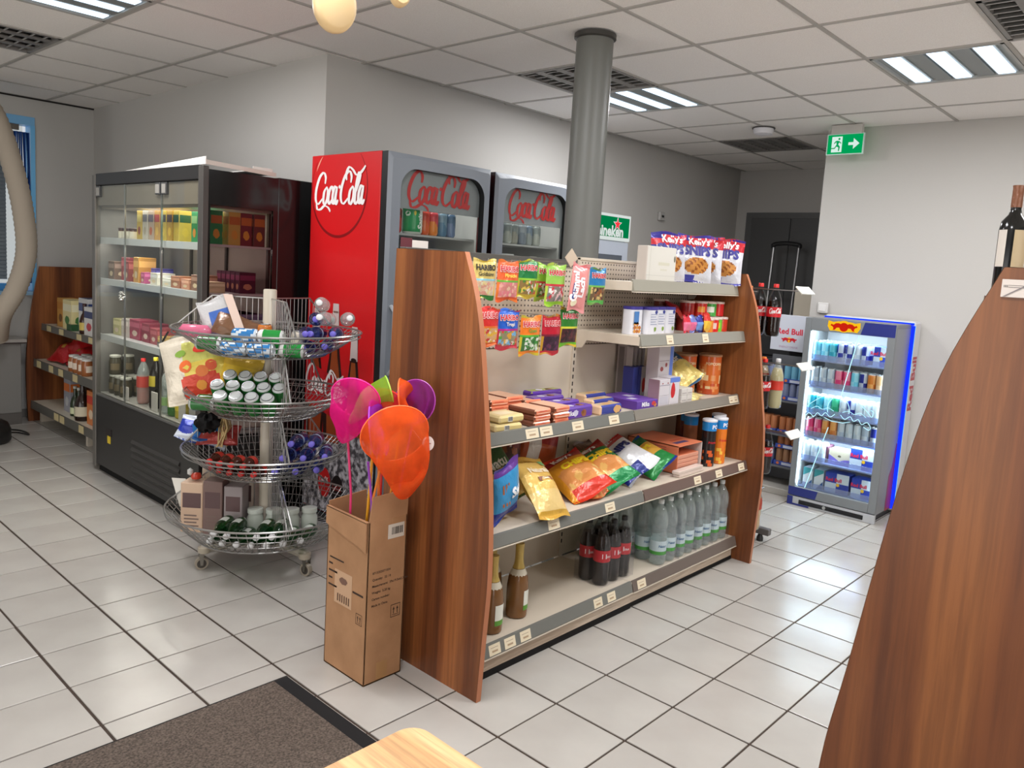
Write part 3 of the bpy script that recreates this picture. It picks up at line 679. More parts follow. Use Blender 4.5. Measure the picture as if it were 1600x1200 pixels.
bag('gummy_bag', 'long pale pink laughing gummy bag hanging askew in front', 'sweets', .118, .205, .045, lambda u, v: (232, 150, 146) if v < .93 else (214, 110, 112), ((a.x + b.x) / 2 - .01, -1.965, b.z), (.02, .10, 0), 6,
    [('Lach', .010, .105, .048, (246, 240, 240), dict(bold=.05, vert=1)), ('Gummi', -.028, .105, .044, (246, 240, 240), dict(bold=.05, vert=1))], back=(226, 150, 150), group='gummy sweet bags on the hooks',
    decor=lambda t, fm: (t.poly([(-.035 + .017 * math.cos(k * PI / 8), .035 + .017 * math.sin(k * PI / 8)) for k in range(16)], fm, (232, 222, 186)), t.rect(-.052, -.040, .05, .12, fm, (40, 60, 130))))
hook((a.x + b.x) / 2, a.z)
t = thing('price_flag', 'small beige diamond price card at the top rail', 'price card', (1.70, -1.90, 1.60))
p = at_y(893, 403, -1.93); fm = plane(p, (1, 0, 0), (0, 0, 1)); q = MB()
q.poly([(0, -.042), (.044, .0), (0, .042), (-.044, 0)], fm, (200, 184, 162)); q.poly([(0, -.042), (-.044, 0), (0, .042), (.044, 0)], plane(p + Vector((0, .002, 0)), (1, 0, 0), (0, 0, 1)), (190, 174, 152)); q.build('card', 'matte', t)
MB().tube([(p.x, p.y + .002, p.z - .02), (p.x, YB - .01, p.z - .02)], .002, 5, (190, 190, 190)).build('holder_wire', 'metal', t)
# ------------------------------------------------------------------ goods in packs
def pack(name, label, cat, x0, x1, y0, y1, z0, z1, cols, mat='satin', texts=(), group=None, rz=0.0, ch=.0025, decor=None):
    """a carton: texts are (string, face, x, y, size, colour) with x, y as fractions of the face"""
    c = Vector(((x0 + x1) / 2, (y0 + y1) / 2, z0)); w, d, h = x1 - x0, y1 - y0, z1 - z0
    o = MB().box(-w / 2, w / 2, -d / 2, d / 2, 0, h, cols.get('*', (200, 200, 200)), cols, ch).build(name, mat, None, origin=(0, 0, 0))
    o.location = c; o.rotation_euler = (0, 0, rz); tag(o, label, cat, group)
    if texts or decor:
        t = MB(); F = {'f': plane((-w / 2, -d / 2 - .0006, 0), (1, 0, 0), (0, 0, 1)), 'l': plane((-w / 2 - .0006, d / 2, 0), (0, -1, 0), (0, 0, 1)), 'u': plane((-w / 2, -d / 2, h + .0006), (1, 0, 0), (0, 1, 0))}
        D = {'f': (w, h), 'l': (d, h), 'u': (w, d)}
        if decor: decor(t, F, D)
        G2 = {'f': plane((-w / 2, -d / 2 - .0012, 0), (1, 0, 0), (0, 0, 1)), 'l': plane((-w / 2 - .0012, d / 2, 0), (0, -1, 0), (0, 0, 1)), 'u': plane((-w / 2, -d / 2, h + .0012), (1, 0, 0), (0, 1, 0))}
        for s, f, x, y, size, col in texts: t.text(s, G2[f], x * D[f][0], y * D[f][1], size, col, bold=.03)
        t.build('print', 'satin', o)
    return o
def splotch(t, fm, x, y, rx, ry, col, seed=0, n=14, jag=.25):
    r = random.Random(seed); t.poly([(x + rx * math.cos(2 * PI * k / n) * (1 - jag * r.random()), y + ry * math.sin(2 * PI * k / n) * (1 - jag * r.random())) for k in range(n)], fm, col)
# --- biscuit shelf, z .932
ZA = .9325
SAL = {'*': (222, 140, 108), 'l': (110, 62, 46), 'u': (232, 176, 140)}
stk = [(1.165, -2.00, 3), (1.285, -2.00, 3), (1.175, -1.83, 4), (1.30, -1.83, 3), (1.06, -1.86, 4)]
names = ['front left stack of', 'front right stack of', 'back middle stack of', 'back right stack of', 'far left stack of']
wp = None
for si, (x, y, n) in enumerate(stk):
    for k in range(n):
        lab = 'salmon pink wafer pack in the %s wafers' % names[si]
        if wp is None:
            wp = thing('wafer_pack', lab, 'biscuits', (0, 0, 0), group='x', local=True)
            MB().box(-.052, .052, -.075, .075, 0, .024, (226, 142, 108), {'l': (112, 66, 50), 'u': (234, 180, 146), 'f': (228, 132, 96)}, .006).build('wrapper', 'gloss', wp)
            fp = plane((-.05, -.0756, 0), (1, 0, 0), (0, 0, 1)); q = MB()
            q.rect(.01, .09, .006, .009, fp, (240, 196, 170)); q.rect(.02, .07, .014, .018, fp, (206, 84, 62)); q.build('print', 'satin', wp)
        place(wp, (x + rnd.uniform(-.003, .003), y + rnd.uniform(-.004, .004), ZA + k * .0245), (0, 0, rnd.uniform(-.05, .05)), lab, 'wafer packs stacked in the ' + names[si].replace(' stack of', ''))
def barcode(t, fm, x, y, w, h, n=11):
    t.rect(x, x + w, y, y + h, fm, (240, 238, 230)); g = lambda a, b: Vector(fm(a, b)) + (Vector(fm(0, 0)) - Vector(fm(0, 0)))
    r = random.Random(n); cx = x + w * .08
    while cx < x + w * .92:
        ww = w * r.choice((.03, .05, .08)); t.rect(cx, min(cx + ww, x + w * .95), y + h * .12, y + h * .9, lambda a, b: Vector(fm(a, b)) + NRM(fm) * .0004, (30, 30, 30)); cx += ww + w * r.choice((.03, .05))
for k, (x, y, z) in enumerate(((.985, -2.01, 0), (1.0, -2.005, .032))):
    o = pack('cookie_pack', ('lower' if k == 0 else 'upper') + ' cream cookie pack with barcode beside the walnut panel', 'biscuits', x - .07, x + .07, y - .055, y + .055, ZA + z, ZA + z + .03, {'*': (226, 206, 150), 'f': (214, 192, 128)}, group='cream cookie packs', rz=-.12 + .1 * k, ch=.008,
         decor=lambda t, F, D: (barcode(t, F['f'], .045, .006, .026, .02), t.rect(.03, .11, .03, .08, F['u'], (236, 222, 186))))
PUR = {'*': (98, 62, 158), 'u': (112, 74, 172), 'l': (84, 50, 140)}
def purple(t, F, D, seed=0):
    for f in ('f', 'u'):
        w, h = D[f]; splotch(t, F[f], w * .66, h * .42, w * .11, h * .34, (150, 90, 56), seed); splotch(t, F[f], w * .63, h * .5, w * .05, h * .16, (196, 140, 90), seed + 1); splotch(t, F[f], w * .38, h * .5, w * .10, h * .28, (206, 200, 226), seed + 2)
MP = [(1.44, -2.01, 0, 0.04, 'front purple cookie pack leaning on the shelf rail'), (1.43, -1.94, .012, 0.02, 'second purple cookie pack behind the front one'), (1.41, -1.865, .022, 0.0, 'third purple cookie pack in the row'), (1.50, -1.775, .03, -.03, 'rear purple cookie pack with green end against the back panel')]
for k, (x, y, z, rz, lab) in enumerate(MP):
    pack('cookie_pack', lab, 'biscuits', x - .105, x + .105, y - .032, y + .032, ZA, ZA + .055 + z, dict(PUR) if k < 3 else dict(PUR, u=(150, 160, 70)), 'gloss', [('Milka', 'f', .18, .35, .028, (244, 240, 250))], 'purple cookie packs', rz, .008, lambda t, F, D, k=k: purple(t, F, D, k * 5))
for k, (x, y) in enumerate(((1.665, -2.02), (1.70, -1.95), (1.73, -1.88))):
    pack('butter_biscuit_pack', ('front', 'middle', 'back')[k] + ' beige and blue butter biscuit pack on the shelf', 'biscuits', x - .085, x + .085, y - .032, y + .032, ZA, ZA + .045 + .012 * k, {'*': (226, 190, 152), 'f': (60, 70, 150), 'u': (232, 204, 160)}, 'gloss', (), 'butter biscuit packs', 0.02, .008,
         lambda t, F, D: (splotch(t, F['f'], D['f'][0] * .75, D['f'][1] * .5, .035, .02, (220, 170, 110), 3), splotch(t, F['u'], D['u'][0] * .5, D['u'][1] * .5, .04, .02, (206, 160, 104), 4)))
pack('chocolate_box', 'flat purple chocolate box lying at the bay joint', 'chocolates', 1.86, 2.045, -2.06, -1.83, ZA, ZA + .042, PUR, 'satin', [('Milka', 'f', .38, .35, .03, (246, 244, 250))], None, -.02, .002,
     lambda t, F, D: (splotch(t, F['f'], D['f'][0] * .75, D['f'][1] * .6, .02, .012, (206, 60, 60), 1), splotch(t, F['f'], D['f'][0] * .82, D['f'][1] * .4, .014, .01, (220, 150, 80), 2), t.rect(.03, .08, .05, .09, F['u'], (206, 200, 226)), t.rect(.09, .14, .11, .16, F['u'], (206, 200, 226))))
def praline(t, F, D):
    w, h = D['f']; t.rect(w * .30, w, 0, h, F['f'], (206, 204, 206)); splotch(t, lambda a, b: Vector(F['f'](a, b)) + Vector((0, -.0004, 0)), w * .66, h * .42, w * .24, h * .26, (196, 24, 34), 2)
for k, x in enumerate((2.115, 2.165)):
    pack('praline_box', ('left', 'right')[k] + ' upright blue praline box with red cherry', 'chocolates', x - .0, x + .045 + .03 * k, -1.85, -1.785, ZA, ZA + .165, {'*': (52, 60, 140), 'l': (58, 66, 150), 'f': (72, 84, 170)}, 'satin', (), 'upright blue praline boxes', 0, .002, praline if k else None)
for k in range(4):
    pack('praline_box', 'tall grey praline box seen from its narrow side, in the row of four', 'chocolates', 2.15 + k * .036, 2.184 + k * .036, -1.775, -1.716, ZA, ZA + .275, {'*': (150, 144, 140), 'l': (168, 160, 156)}, 'satin', (), 'tall grey praline boxes in a row', 0, .002,
         lambda t, F, D: (t.rect(.012, .045, .02, .26, F['l'], (120, 112, 110)), t.rect(.06, .10, .01, .265, F['l'], (190, 184, 180)), t.rect(.006, .026, .01, .26, F['f'], (196, 190, 186))))
def cherry(t, F, D):
    w, h = D['f']; t.rect(w * .02, w * .98, h * .78, h * .80, F['f'], (120, 110, 130)); splotch(t, F['f'], w * .3, h * .86, w * .07, h * .03, (150, 50, 50), 5); splotch(t, F['f'], w * .8, h * .86, w * .07, h * .03, (150, 50, 50), 6)
    t.rect(w * .06, w * .94, h * .42, h * .425, F['f'], (100, 96, 110)); t.rect(w * .1, w * .9, h * .1, h * .38, F['f'], (196, 192, 200))
pack('praline_box', 'lower white praline box with small cherries at the shelf front', 'chocolates', 2.03, 2.125, -2.065, -2.00, ZA, ZA + .135, {'*': (208, 202, 206), 'l': (150, 120, 130)}, 'satin', (), None, 0, .002, cherry)
pack('praline_box', 'white praline box with big red cherry beside lower cherry box', 'chocolates', 2.135, 2.225, -2.06, -1.99, ZA, ZA + .14, {'*': (214, 208, 212)}, 'satin', (), None, 0, .002, lambda t, F, D: (splotch(t, F['f'], .03, .075, .022, .045, (196, 26, 34), 1), t.rect(0, .09, .115, .14, F['f'], (96, 126, 206))))
pack('praline_box', 'tall white praline box with blue ribbon, behind the cherry boxes', 'chocolates', 2.15, 2.285, -1.975, -1.90, ZA, ZA + .285, {'*': (204, 196, 198), 'r': (120, 80, 90)}, 'satin', (), None, 0, .002,
     lambda t, F, D: (t.rect(.10, .130, .0, .285, F['f'], (96, 126, 210)), t.rect(.004, .095, .21, .212, F['f'], (120, 90, 100)), splotch(t, F['f'], .03, .17, .016, .014, (150, 70, 70), 1), splotch(t, F['f'], .07, .19, .012, .012, (150, 60, 60), 2)))
for k, (x, z) in enumerate(((2.26, 0), (2.315, 0), (2.26, .037), (2.315, .037))):
    pack('white_carton', 'small white carton in the low block beside the crisps', 'box', x, x + .053, -2.055, -1.95, ZA + z, ZA + z + .0365, {'*': (212, 206, 200)}, 'satin', (), 'small white cartons in a block', 0, .002, lambda t, F, D: t.rect(.006, .046, .010, .016, F['f'], (180, 172, 168)))
def crisp_cf(top, body, chip, split=.5):
    cn = candy([chip, tuple(min(255, int(c * 1.12)) for c in chip), tuple(int(c * .86) for c in chip)], body, 34, 4)
    return lambda u, v: top if v > split + .10 * math.sin(u * 3) else cn(u, v)
bag('crisp_bag', 'blue and yellow bag of natural crisps lying on the biscuit shelf', 'crisps', .18, .24, .08, crisp_cf((44, 84, 130), (222, 196, 110), (232, 206, 130), .55), (2.455, -2.015, ZA + .012), (-.95, -.55, -.2), 21, [('Natur', -.01, .155, .052, (236, 234, 226), dict(bold=.03, shear=.2))], (60, 100, 140), rest=ZA + .03, ymax=YB - .006)
bag('crisp_bag', 'pale yellow crisp bag lying under the blue natural crisps', 'crisps', .15, .20, .035, crisp_cf((230, 206, 130), (236, 216, 140), (240, 226, 160)), (2.44, -2.06, ZA + .004), (-1.5, -.1, .1), 22, (), (230, 206, 130), rest=ZA, ymax=YB - .006)
def tube_can(name, label, cat, x, y, z, r, h, cf, lid=(226, 226, 230), n=28, texts=(), group=None, face=None, mat='gloss', scale=1):
    """cardboard tube: body, lid; texts wrapped around, centred on the direction towards the shop floor"""
    t = thing(name, label, cat, (x, y, z), group=group)
    hs = [h * k / 14 for k in range(15)]
    MB().lathe([(r * .98, 0)] + [(r, max(.002, q)) for q in hs], n, (x, y, z), cf=lambda a, q: cf(a, (q - z) / h) if False else cf(a, q / h)).build('tube', mat, t, True)
    MB().lathe([(r * 1.02, h - .004), (r * 1.035, h - .003), (r * 1.035, h + .006), (r * .95, h + .008), (r * .93, h + .005)], n, (x, y, z), lid).build('lid', 'satin', t, True)
    if texts:
        q = MB(); A = face if face is not None else -2.25
        fm = lambda a, b: Vector((x + (r + .0007) * math.cos(A + a / r), y + (r + .0007) * math.sin(A + a / r), z + b))
        for s, a, b, size, col in texts: q.text(s, fm, a, b, size, col, bold=.03)
        q.build('lettering', 'satin', t)
    return t
def pop_cf(seed):
    r = random.Random(seed); pts = [(r.random() * 6.28, r.random() * .75, r.choice(((236, 196, 130), (226, 150, 90), (196, 80, 40), (240, 210, 160)))) for _ in range(46)]
    def f(a, q):
        for pa, pq, c in pts:
            if (pa - a) ** 2 + ((pq - q) * 3.2) ** 2 < .07: return c
        return (214, 110, 50) if q < .8 else (206, 96, 44)
    return f
for k, (x, y) in enumerate(((2.60, -1.86), (2.735, -1.94))): tube_can('popcorn_tin', ('rear', 'front')[k] + ' tall orange snack canister at the right end', 'snack', x, y, ZA, .062, .215, pop_cf(k), (176, 130, 96), group='orange snack canisters', texts=[('POPCORN', 0, .165, .02, (240, 214, 170))])
# --- crisp shelf, z .572
ZB = .5735
CRED = (164, 34, 32)
bag('crisp_bag', 'dark red bag of crisps at the back left corner', 'crisps', .23, .30, .10, crisp_cf((110, 30, 28), (70, 34, 28), (140, 76, 40), .6), (1.22, -1.79, ZB), (-.12, .05, -.3), 31, [('Kelly', 0, .22, .06, (190, 176, 170), dict(bold=.03))], (80, 30, 26), rest=ZB, ymax=YB - .006)
bag('crisp_bag', 'red crisp bag with white side panel leaning at the back', 'crisps', .24, .30, .10, lambda u, v: (206, 200, 192) if .16 < u < .42 and v < .8 else ((150, 36, 34) if v > .55 else (176, 84, 44)), (1.45, -1.79, ZB), (-.15, .25, -.2), 32, [('LIVE', .05, .235, .055, (226, 214, 206), dict(bold=.03, vert=0))], (110, 36, 30), rest=ZB, ymax=YB - .006)
bag('snack_bag', 'blue pretzel stick bag standing beside the walnut panel', 'snack', .165, .235, .075, lambda u, v: (30, 44, 140) if v < .2 else ((96, 50, 140) if v > .86 else (56, 150, 206)), (.965, -2.085, ZB), (.12, -.25, .15), 33, [('Sti', .02, .10, .06, (240, 244, 248), dict(bold=.05))], (36, 60, 150),
    decor=lambda t, fm: [t.rect(-.055 + k * .016, -.047 + k * .016, .075, .17, fm, (176, 96, 40)) for k in range(3)], rest=ZB, ymax=YB - .006)
bag('crisp_bag', 'green and yellow natural crisp bag lying behind the yellow bag', 'crisps', .20, .25, .09, crisp_cf((70, 116, 76), (226, 190, 96), (236, 206, 120), .5), (1.10, -2.0, ZB + .01), (-.6, -.35, -.1), 34, [('Natu', .01, .155, .06, (232, 234, 222), dict(bold=.03, shear=.2))], (90, 130, 80), rest=ZB, ymax=YB - .006)
bag('crisp_bag', 'large golden yellow crisp bag leaning over the shelf edge', 'crisps', .195, .285, .095, lambda u, v: (206, 160, 60) if v < .1 or v > .9 else ((226, 186, 100) if v > .4 else (232, 200, 130)), (1.145, -2.195, ZB + .002), (-.80, .12, .02), 35,
    [('LORENZ', -.02, .252, .02, (150, 110, 40), dict(bold=.03)), ('Naturals', 0, .195, .036, (246, 232, 200), dict(bold=.03)), ('Classic', 0, .155, .015, (246, 236, 214), dict(bold=.03))], (206, 160, 60),
    decor=lambda t, fm: (t.rect(-.04, .04, .149, .170, lambda a, b: fm(a, b) + Vector((0, .0006, 0)), (130, 74, 44)), t.rect(.045, .08, .235, .262, fm, (120, 170, 110))), rest=ZB, ymax=YB - .006)
def chips_cf(main, low):
    cn = candy([(232, 180, 100), (240, 196, 120), (222, 150, 80)], (226, 150, 84), 26, 9)
    return lambda u, v: CRED if v > .80 else (main if v > .5 + .1 * math.sin(u * 4) or u < .1 else (low if v < .2 else cn(u, v)))
CH = [('CHIPS', .02, .16, .058, (240, 206, 40), dict(bold=.06, shear=.15)), ('Kelly\'s', 0, .235, .042, (240, 236, 232), dict(bold=.04))]
bag('crisp_bag', 'orange and red bag of chips lying diagonally, beside the golden bag', 'crisps', .24, .29, .105, chips_cf((226, 150, 40), (206, 50, 30)), (1.49, -2.13, ZB + .012), (-1.20, -.35, -.25), 36, CH, (206, 60, 30), rest=ZB, ymax=YB - .006)
bag('crisp_bag', 'orange peanut snack bag lying under the orange chips bag', 'crisps', .17, .16, .06, crisp_cf((214, 80, 40), (220, 110, 50), (236, 160, 90)), (1.56, -2.12, ZB + .002), (-1.38, -.1, .1), 37, (), (206, 90, 40), rest=ZB, ymax=YB - .006)
bag('crisp_bag', 'green and orange bag of paprika chips lying diagonally', 'crisps', .24, .29, .105, chips_cf((40, 120, 60), (20, 130, 70)), (1.675, -2.13, ZB + .012), (-1.17, -.4, -.25), 38, CH, (30, 120, 60), rest=ZB, ymax=YB - .006)
bag('crisp_bag', 'white SNIPS peanut snack bag lying on its back', 'crisps', .225, .275, .10, lambda u, v: (206, 40, 40) if v > .84 else ((36, 50, 130) if v < .25 and u < .6 else ((196, 140, 80) if u < .32 and v > .25 and v < .7 else (222, 222, 224))), (1.90, -2.11, ZB + .010), (-1.25, -.6, -.2), 39,
    [('SNIPS', .012, .155, .058, (40, 48, 110), dict(bold=.06))], (206, 206, 210), rest=ZB, ymax=YB - .006)
bag('crisp_bag', 'blue and green crisp bag lying beside the white SNIPS bag', 'crisps', .19, .25, .075, lambda u, v: (30, 130, 60) if v < .35 else ((226, 170, 70) if v < .75 else (30, 110, 60)), (2.09, -2.10, ZB + .008), (-1.3, -.6, -.2), 40, [('CHIPS', 0, .13, .046, (240, 210, 50), dict(bold=.05))], (40, 60, 150), rest=ZB, ymax=YB - .006)
bag('crisp_bag', 'brown striped snack bag lying behind the SNIPS bag', 'crisps', .2, .2, .07, lambda u, v: (96, 60, 36) if v > .5 else (60, 40, 50), (1.90, -1.86, ZB + .004), (-.8, 0, .2), 41, (), (150, 140, 140), rest=ZB, ymax=YB - .006)
d = thing('wafer_display_box', 'open orange display carton of chocolate bars on the crisp shelf', 'box', (2.34, -1.97, ZB), rz=0)
bx = MB(); OR = (226, 128, 90); OI = (206, 200, 194)
x0, x1, y0, y1, z1 = 2.215, 2.455, -2.09, -1.78, ZB + .145
bx.box(x0, x1, y0, y1, ZB, ZB + .004, OR).box(x0, x1, y0, y1, z1 - .004, z1, OR).box(x0, x0 + .004, y0, y1, ZB, z1, OR).box(x0, x1, y1 - .004, y1, ZB, z1, OR).box(x1 - .004, x1, y0, y1, ZB, z1, OI)
bx.build('carton', 'satin', d)
q = MB(); fl = plane((x0 - .0006, y1, ZB), (0, -1, 0), (0, 0, 1)); fu = plane((x0, y0, z1 + .0006), (1, 0, 0), (0, 1, 0))
for k in range(4): q.rect(.05 + .02 * k, .24, .09 + .012 * k, .094 + .012 * k, fl, (176, 90, 70))
q.rect(.05, .17, .04, .07, fu, (90, 70, 110)); q.rect(.08, .2, .09, .11, fu, (206, 90, 60)); q.build('print', 'satin', d)
for k in range(4): pack('chocolate_bar', 'orange chocolate bar lying flat inside the open display carton', 'chocolates', x0 + .012, x1 - .012, y0 + .01, y1 - .02, ZB + .0045 + k * .022, ZB + .025 + k * .022, {'*': (226, 130, 90), 'f': (214, 150, 124)}, 'satin', (), 'chocolate bars inside the orange carton')
for k in range(2): pack('chocolate_bar', 'pale chocolate bar lying flat in front of the display carton', 'chocolates', 2.17 - .01 * k, 2.42 - .01 * k, -2.135 , -2.093, ZB + k * .0165, ZB + .016 + k * .0165, {'*': (214, 196, 184)}, 'satin', (), 'pale bars before the orange carton', .03)
def pringle(body, low, seed):
    def f(a, q):
        if q > .80: return (36, 130, 200)
        if q < .36 and (math.sin(a * 5 + seed) + math.sin(q * 30 + a * 3)) > .4: return low
        return body
    return f
PW = [('PO', .02, .205, .03, (240, 240, 244)), ('Pringles', .012, .125, .017, (200, 30, 40))]
for k, (x, y, body, low, lab) in enumerate(((2.545, -2.075, (34, 26, 26), (206, 90, 40), 'tall black crisp tube with blue band and white lid'), (2.655, -2.08, (226, 120, 36), (240, 190, 70), 'tall orange crisp tube with blue band, middle of three'), (2.745, -2.02, (230, 140, 40), (60, 60, 30), 'tall yellow-orange crisp tube beside the walnut panel'), (2.60, -1.93, (150, 90, 60), (120, 60, 40), 'brown crisp tube behind the black tube'), (2.68, -1.86, (104, 36, 30), (70, 30, 26), 'dark red crisp tube at the back of the shelf'))):
    tube_can('crisp_tube', lab, 'crisps', x, y, ZB, .039, .245, pringle(body, low, k), (236, 236, 240), texts=PW if k < 3 else (), group='tall crisp tubes')
# --- upper right shelf, z 1.285
ZC = 1.2855
def tin(x, y, lab, pic):
    t = thing('snack_tin', lab, 'snack', (x, y, ZC), group='white snack canisters with blue lids')
    prof = [(x + .048 * math.copysign(abs(math.cos(a)) ** .55, math.cos(a)), y + .034 * math.copysign(abs(math.sin(a)) ** .55, math.sin(a))) for a in [2 * PI * k / 24 for k in range(24)]]
    MB().prism(prof, ZC, ZC + .125, 'xy', (214, 214, 220)).build('body', 'satin', t, True); MB().prism([(x + (a - x) * 1.03, y + (b - y) * 1.04) for a, b in prof], ZC + .118, ZC + .132, 'xy', (56, 48, 130)).build('lid', 'satin', t, True)
    f = plane((x - .045, y - .0346, ZC), (1, 0, 0), (0, 0, 1)); q = MB()
    if pic: q.rect(0.01, .05, .05, .11, f, (70, 120, 180)); [splotch(q, f, .02 + .02 * (k % 3), .015 + .018 * (k // 3), .013, .010, ((206, 140, 60), (176, 100, 40))[k % 2], k) for k in range(8)]
    else:
        for k in range(5): q.rect(.016, .072 - .01 * (k % 2), .095 - .012 * k, .099 - .012 * k, f, (150, 156, 180))
        splotch(q, f, .06, .025, .012, .012, (120, 150, 60), 2); q.poly([(.062 + .011 * math.cos(k * PI / 6), .108 + .009 * math.sin(k * PI / 6)) for k in range(12)], f, (40, 50, 130))
    q.build('print', 'satin', t)
tin(1.915, -1.955, 'white canister with pretzel picture, first of four', True); tin(2.02, -1.975, 'second white canister with blue lid from the left end', False); tin(2.12, -1.955, 'third white canister with blue lid from the left end', False); tin(2.22, -1.95, 'fourth white canister with blue lid beside pink packs', False)
CUPS = [(2.52, -2.01, 0, (226, 130, 40), (226, 130, 40), 'orange mini crisp cup in the lower row'), (2.615, -1.99, 0, (206, 40, 36), (226, 200, 190), 'red mini crisp cup in the lower row'), (2.69, -1.97, 0, (110, 190, 60), (206, 200, 50), 'green and yellow mini crisp cup in the lower row'), (2.77, -1.96, 0, (206, 60, 40), (206, 60, 40), 'red mini crisp cup by the panel in the lower row'),
        (2.50, -1.90, 1, (170, 40, 40), (150, 34, 34), 'dull red mini crisp cup in the upper row'), (2.60, -1.92, 1, (206, 44, 36), (230, 150, 60), 'red mini crisp cup with chip picture in the upper row'), (2.685, -1.93, 1, (70, 160, 70), (220, 226, 210), 'green and white mini crisp cup in the upper row'), (2.77, -1.93, 1, (206, 40, 40), (206, 40, 40), 'bright red mini crisp cup by the panel in the upper row'), (2.40, -1.80, 1, (110, 44, 30), (90, 40, 26), 'dark red mini crisp cup at the back'),
        (2.50, -1.885, 0, (150, 50, 40), (140, 40, 36), 'hidden lower cup under the dull red one'), (2.40, -1.80, 0, (110, 44, 30), (90, 40, 26), 'lower dark red mini cup at the back')]
for k, (x, y, l, c1, c2, lab) in enumerate(CUPS): tube_can('crisp_cup', lab, 'crisps', x, y - (.03 if l and k < 8 else 0) * 0, ZC + l * .083, .040, .072, lambda a, q, c1=c1, c2=c2: c2 if .3 < q < .75 and 3.4 < a < 4.4 else c1, (226, 206, 196), 24, group='small crisp cups')
for k, (x, y) in enumerate(((2.60, -1.905), (2.685, -1.885), (2.77, -1.875))): tube_can('crisp_cup', ('left', 'middle', 'right')[k] + ' rear cup carrying the upper row', 'crisps', x, y, ZC, .040, .072, lambda a, q: (150, 40, 36), (206, 186, 176), 20, group='rear crisp cups')
SM = [(2.30, -2.03, (206, 40, 60), (230, 120, 150), 'red and pink snack packet beside the white canisters'), (2.365, -2.025, (120, 130, 196), (226, 110, 150), 'pale blue and pink snack packet on the upper shelf'), (2.425, -2.03, (50, 60, 150), (110, 150, 210), 'blue snack packet on the upper shelf')]
for k, (x, y, a, b, lab) in enumerate(SM): bag('snack_packet', lab, 'snack', .075, .085, .04, lambda u, v, a=a, b=b: a if v > .6 or v < .12 else b, (x, y, ZC), (-.1, 0, .1), 50 + k, (), a, 'small snack packets', res=(14, 18), rest=ZC, ymax=YB - .006)
bag('snack_packet', 'crumpled dark red snack packet on top of the packets', 'snack', .13, .12, .06, lambda u, v: (150, 24, 36) if v > .3 else (196, 60, 50), (2.40, -1.93, ZC + .05), (-.9, .3, .2), 55, (), (140, 20, 30), 'small snack packets', res=(16, 20), rest=ZC + .06, ymax=YB - .006)
bag('snack_packet', 'red and yellow snack packet beside the orange cup', 'snack', .075, .10, .045, lambda u, v: (206, 50, 40) if v > .55 else (240, 190, 60), (2.475, -2.045, ZC), (-.12, .1, .1), 56, (), (200, 60, 40), 'small snack packets', res=(14, 18), rest=ZC, ymax=YB - .006)
# --- top shelf, z 1.535
ZD = 1.5355
pack('white_carton', 'large white carton with faint gold print on the top shelf', 'box', 1.955, 2.215, -1.985, -1.925, ZD, ZD + .175, {'*': (216, 212, 202), 'l': (196, 186, 176)}, 'satin', (), None, 0, .003,
     lambda t, F, D: (t.rect(.10, .20, .085, .10, F['f'], (206, 202, 182)), t.rect(.12, .18, .06, .068, F['f'], (208, 204, 186)), t.poly([(.245 + .008 * math.cos(k * PI / 6), .12 + .016 * math.sin(k * PI / 6)) for k in range(12)], F['f'], (120, 116, 96)), t.rect(.0, .275, .034, .036, F['f'], (196, 192, 182)), t.rect(.026, .028, .0, .175, F['f'], (190, 186, 170))))
def snips_cf(u, v):
    if v > .86: return (56, 50, 140) if u < .3 else (196, 36, 48)
    if v > .74: return (196, 36, 48)
    if u < .12: return (44, 50, 140)
    if .16 < v < .56 and (u - .5) ** 2 / .12 + (v - .36) ** 2 / .03 < 1: return (206, 140, 66) if math.sin(u * 31 + v * 17) * math.sin(v * 43 + u * 9) > -.3 else (150, 84, 36)
    if v < .16 and u < .5: return (60, 66, 160)
    return (216, 216, 222)
SN = [('Kelly\'s', .01, .20, .05, (244, 242, 242), dict(bold=.03, shear=.1)), ('SNIPS', 0, .145, .066, (52, 50, 140), dict(bold=.05))]
for k, (x, y, rz, lab) in enumerate(((2.255, -1.915, -.45, 'blue and white SNIPS bag behind the white carton'), (2.46, -1.945, -.55, 'second SNIPS bag on the top shelf, partly covered'), (2.595, -1.915, -1.1, 'third SNIPS bag, turned to show its blue side'), (2.745, -1.955, -1.0, 'last SNIPS bag at the right end of top shelf'))):
    bag('crisp_bag', lab, 'crisps', .215, .25, .07, snips_cf, (x, y, ZD), (-.06, .03 * (k % 2), rz), 60 + k, SN, (60, 56, 150), 'peanut snack bags on the top shelf', rest=ZD, ymax=YB - .006)
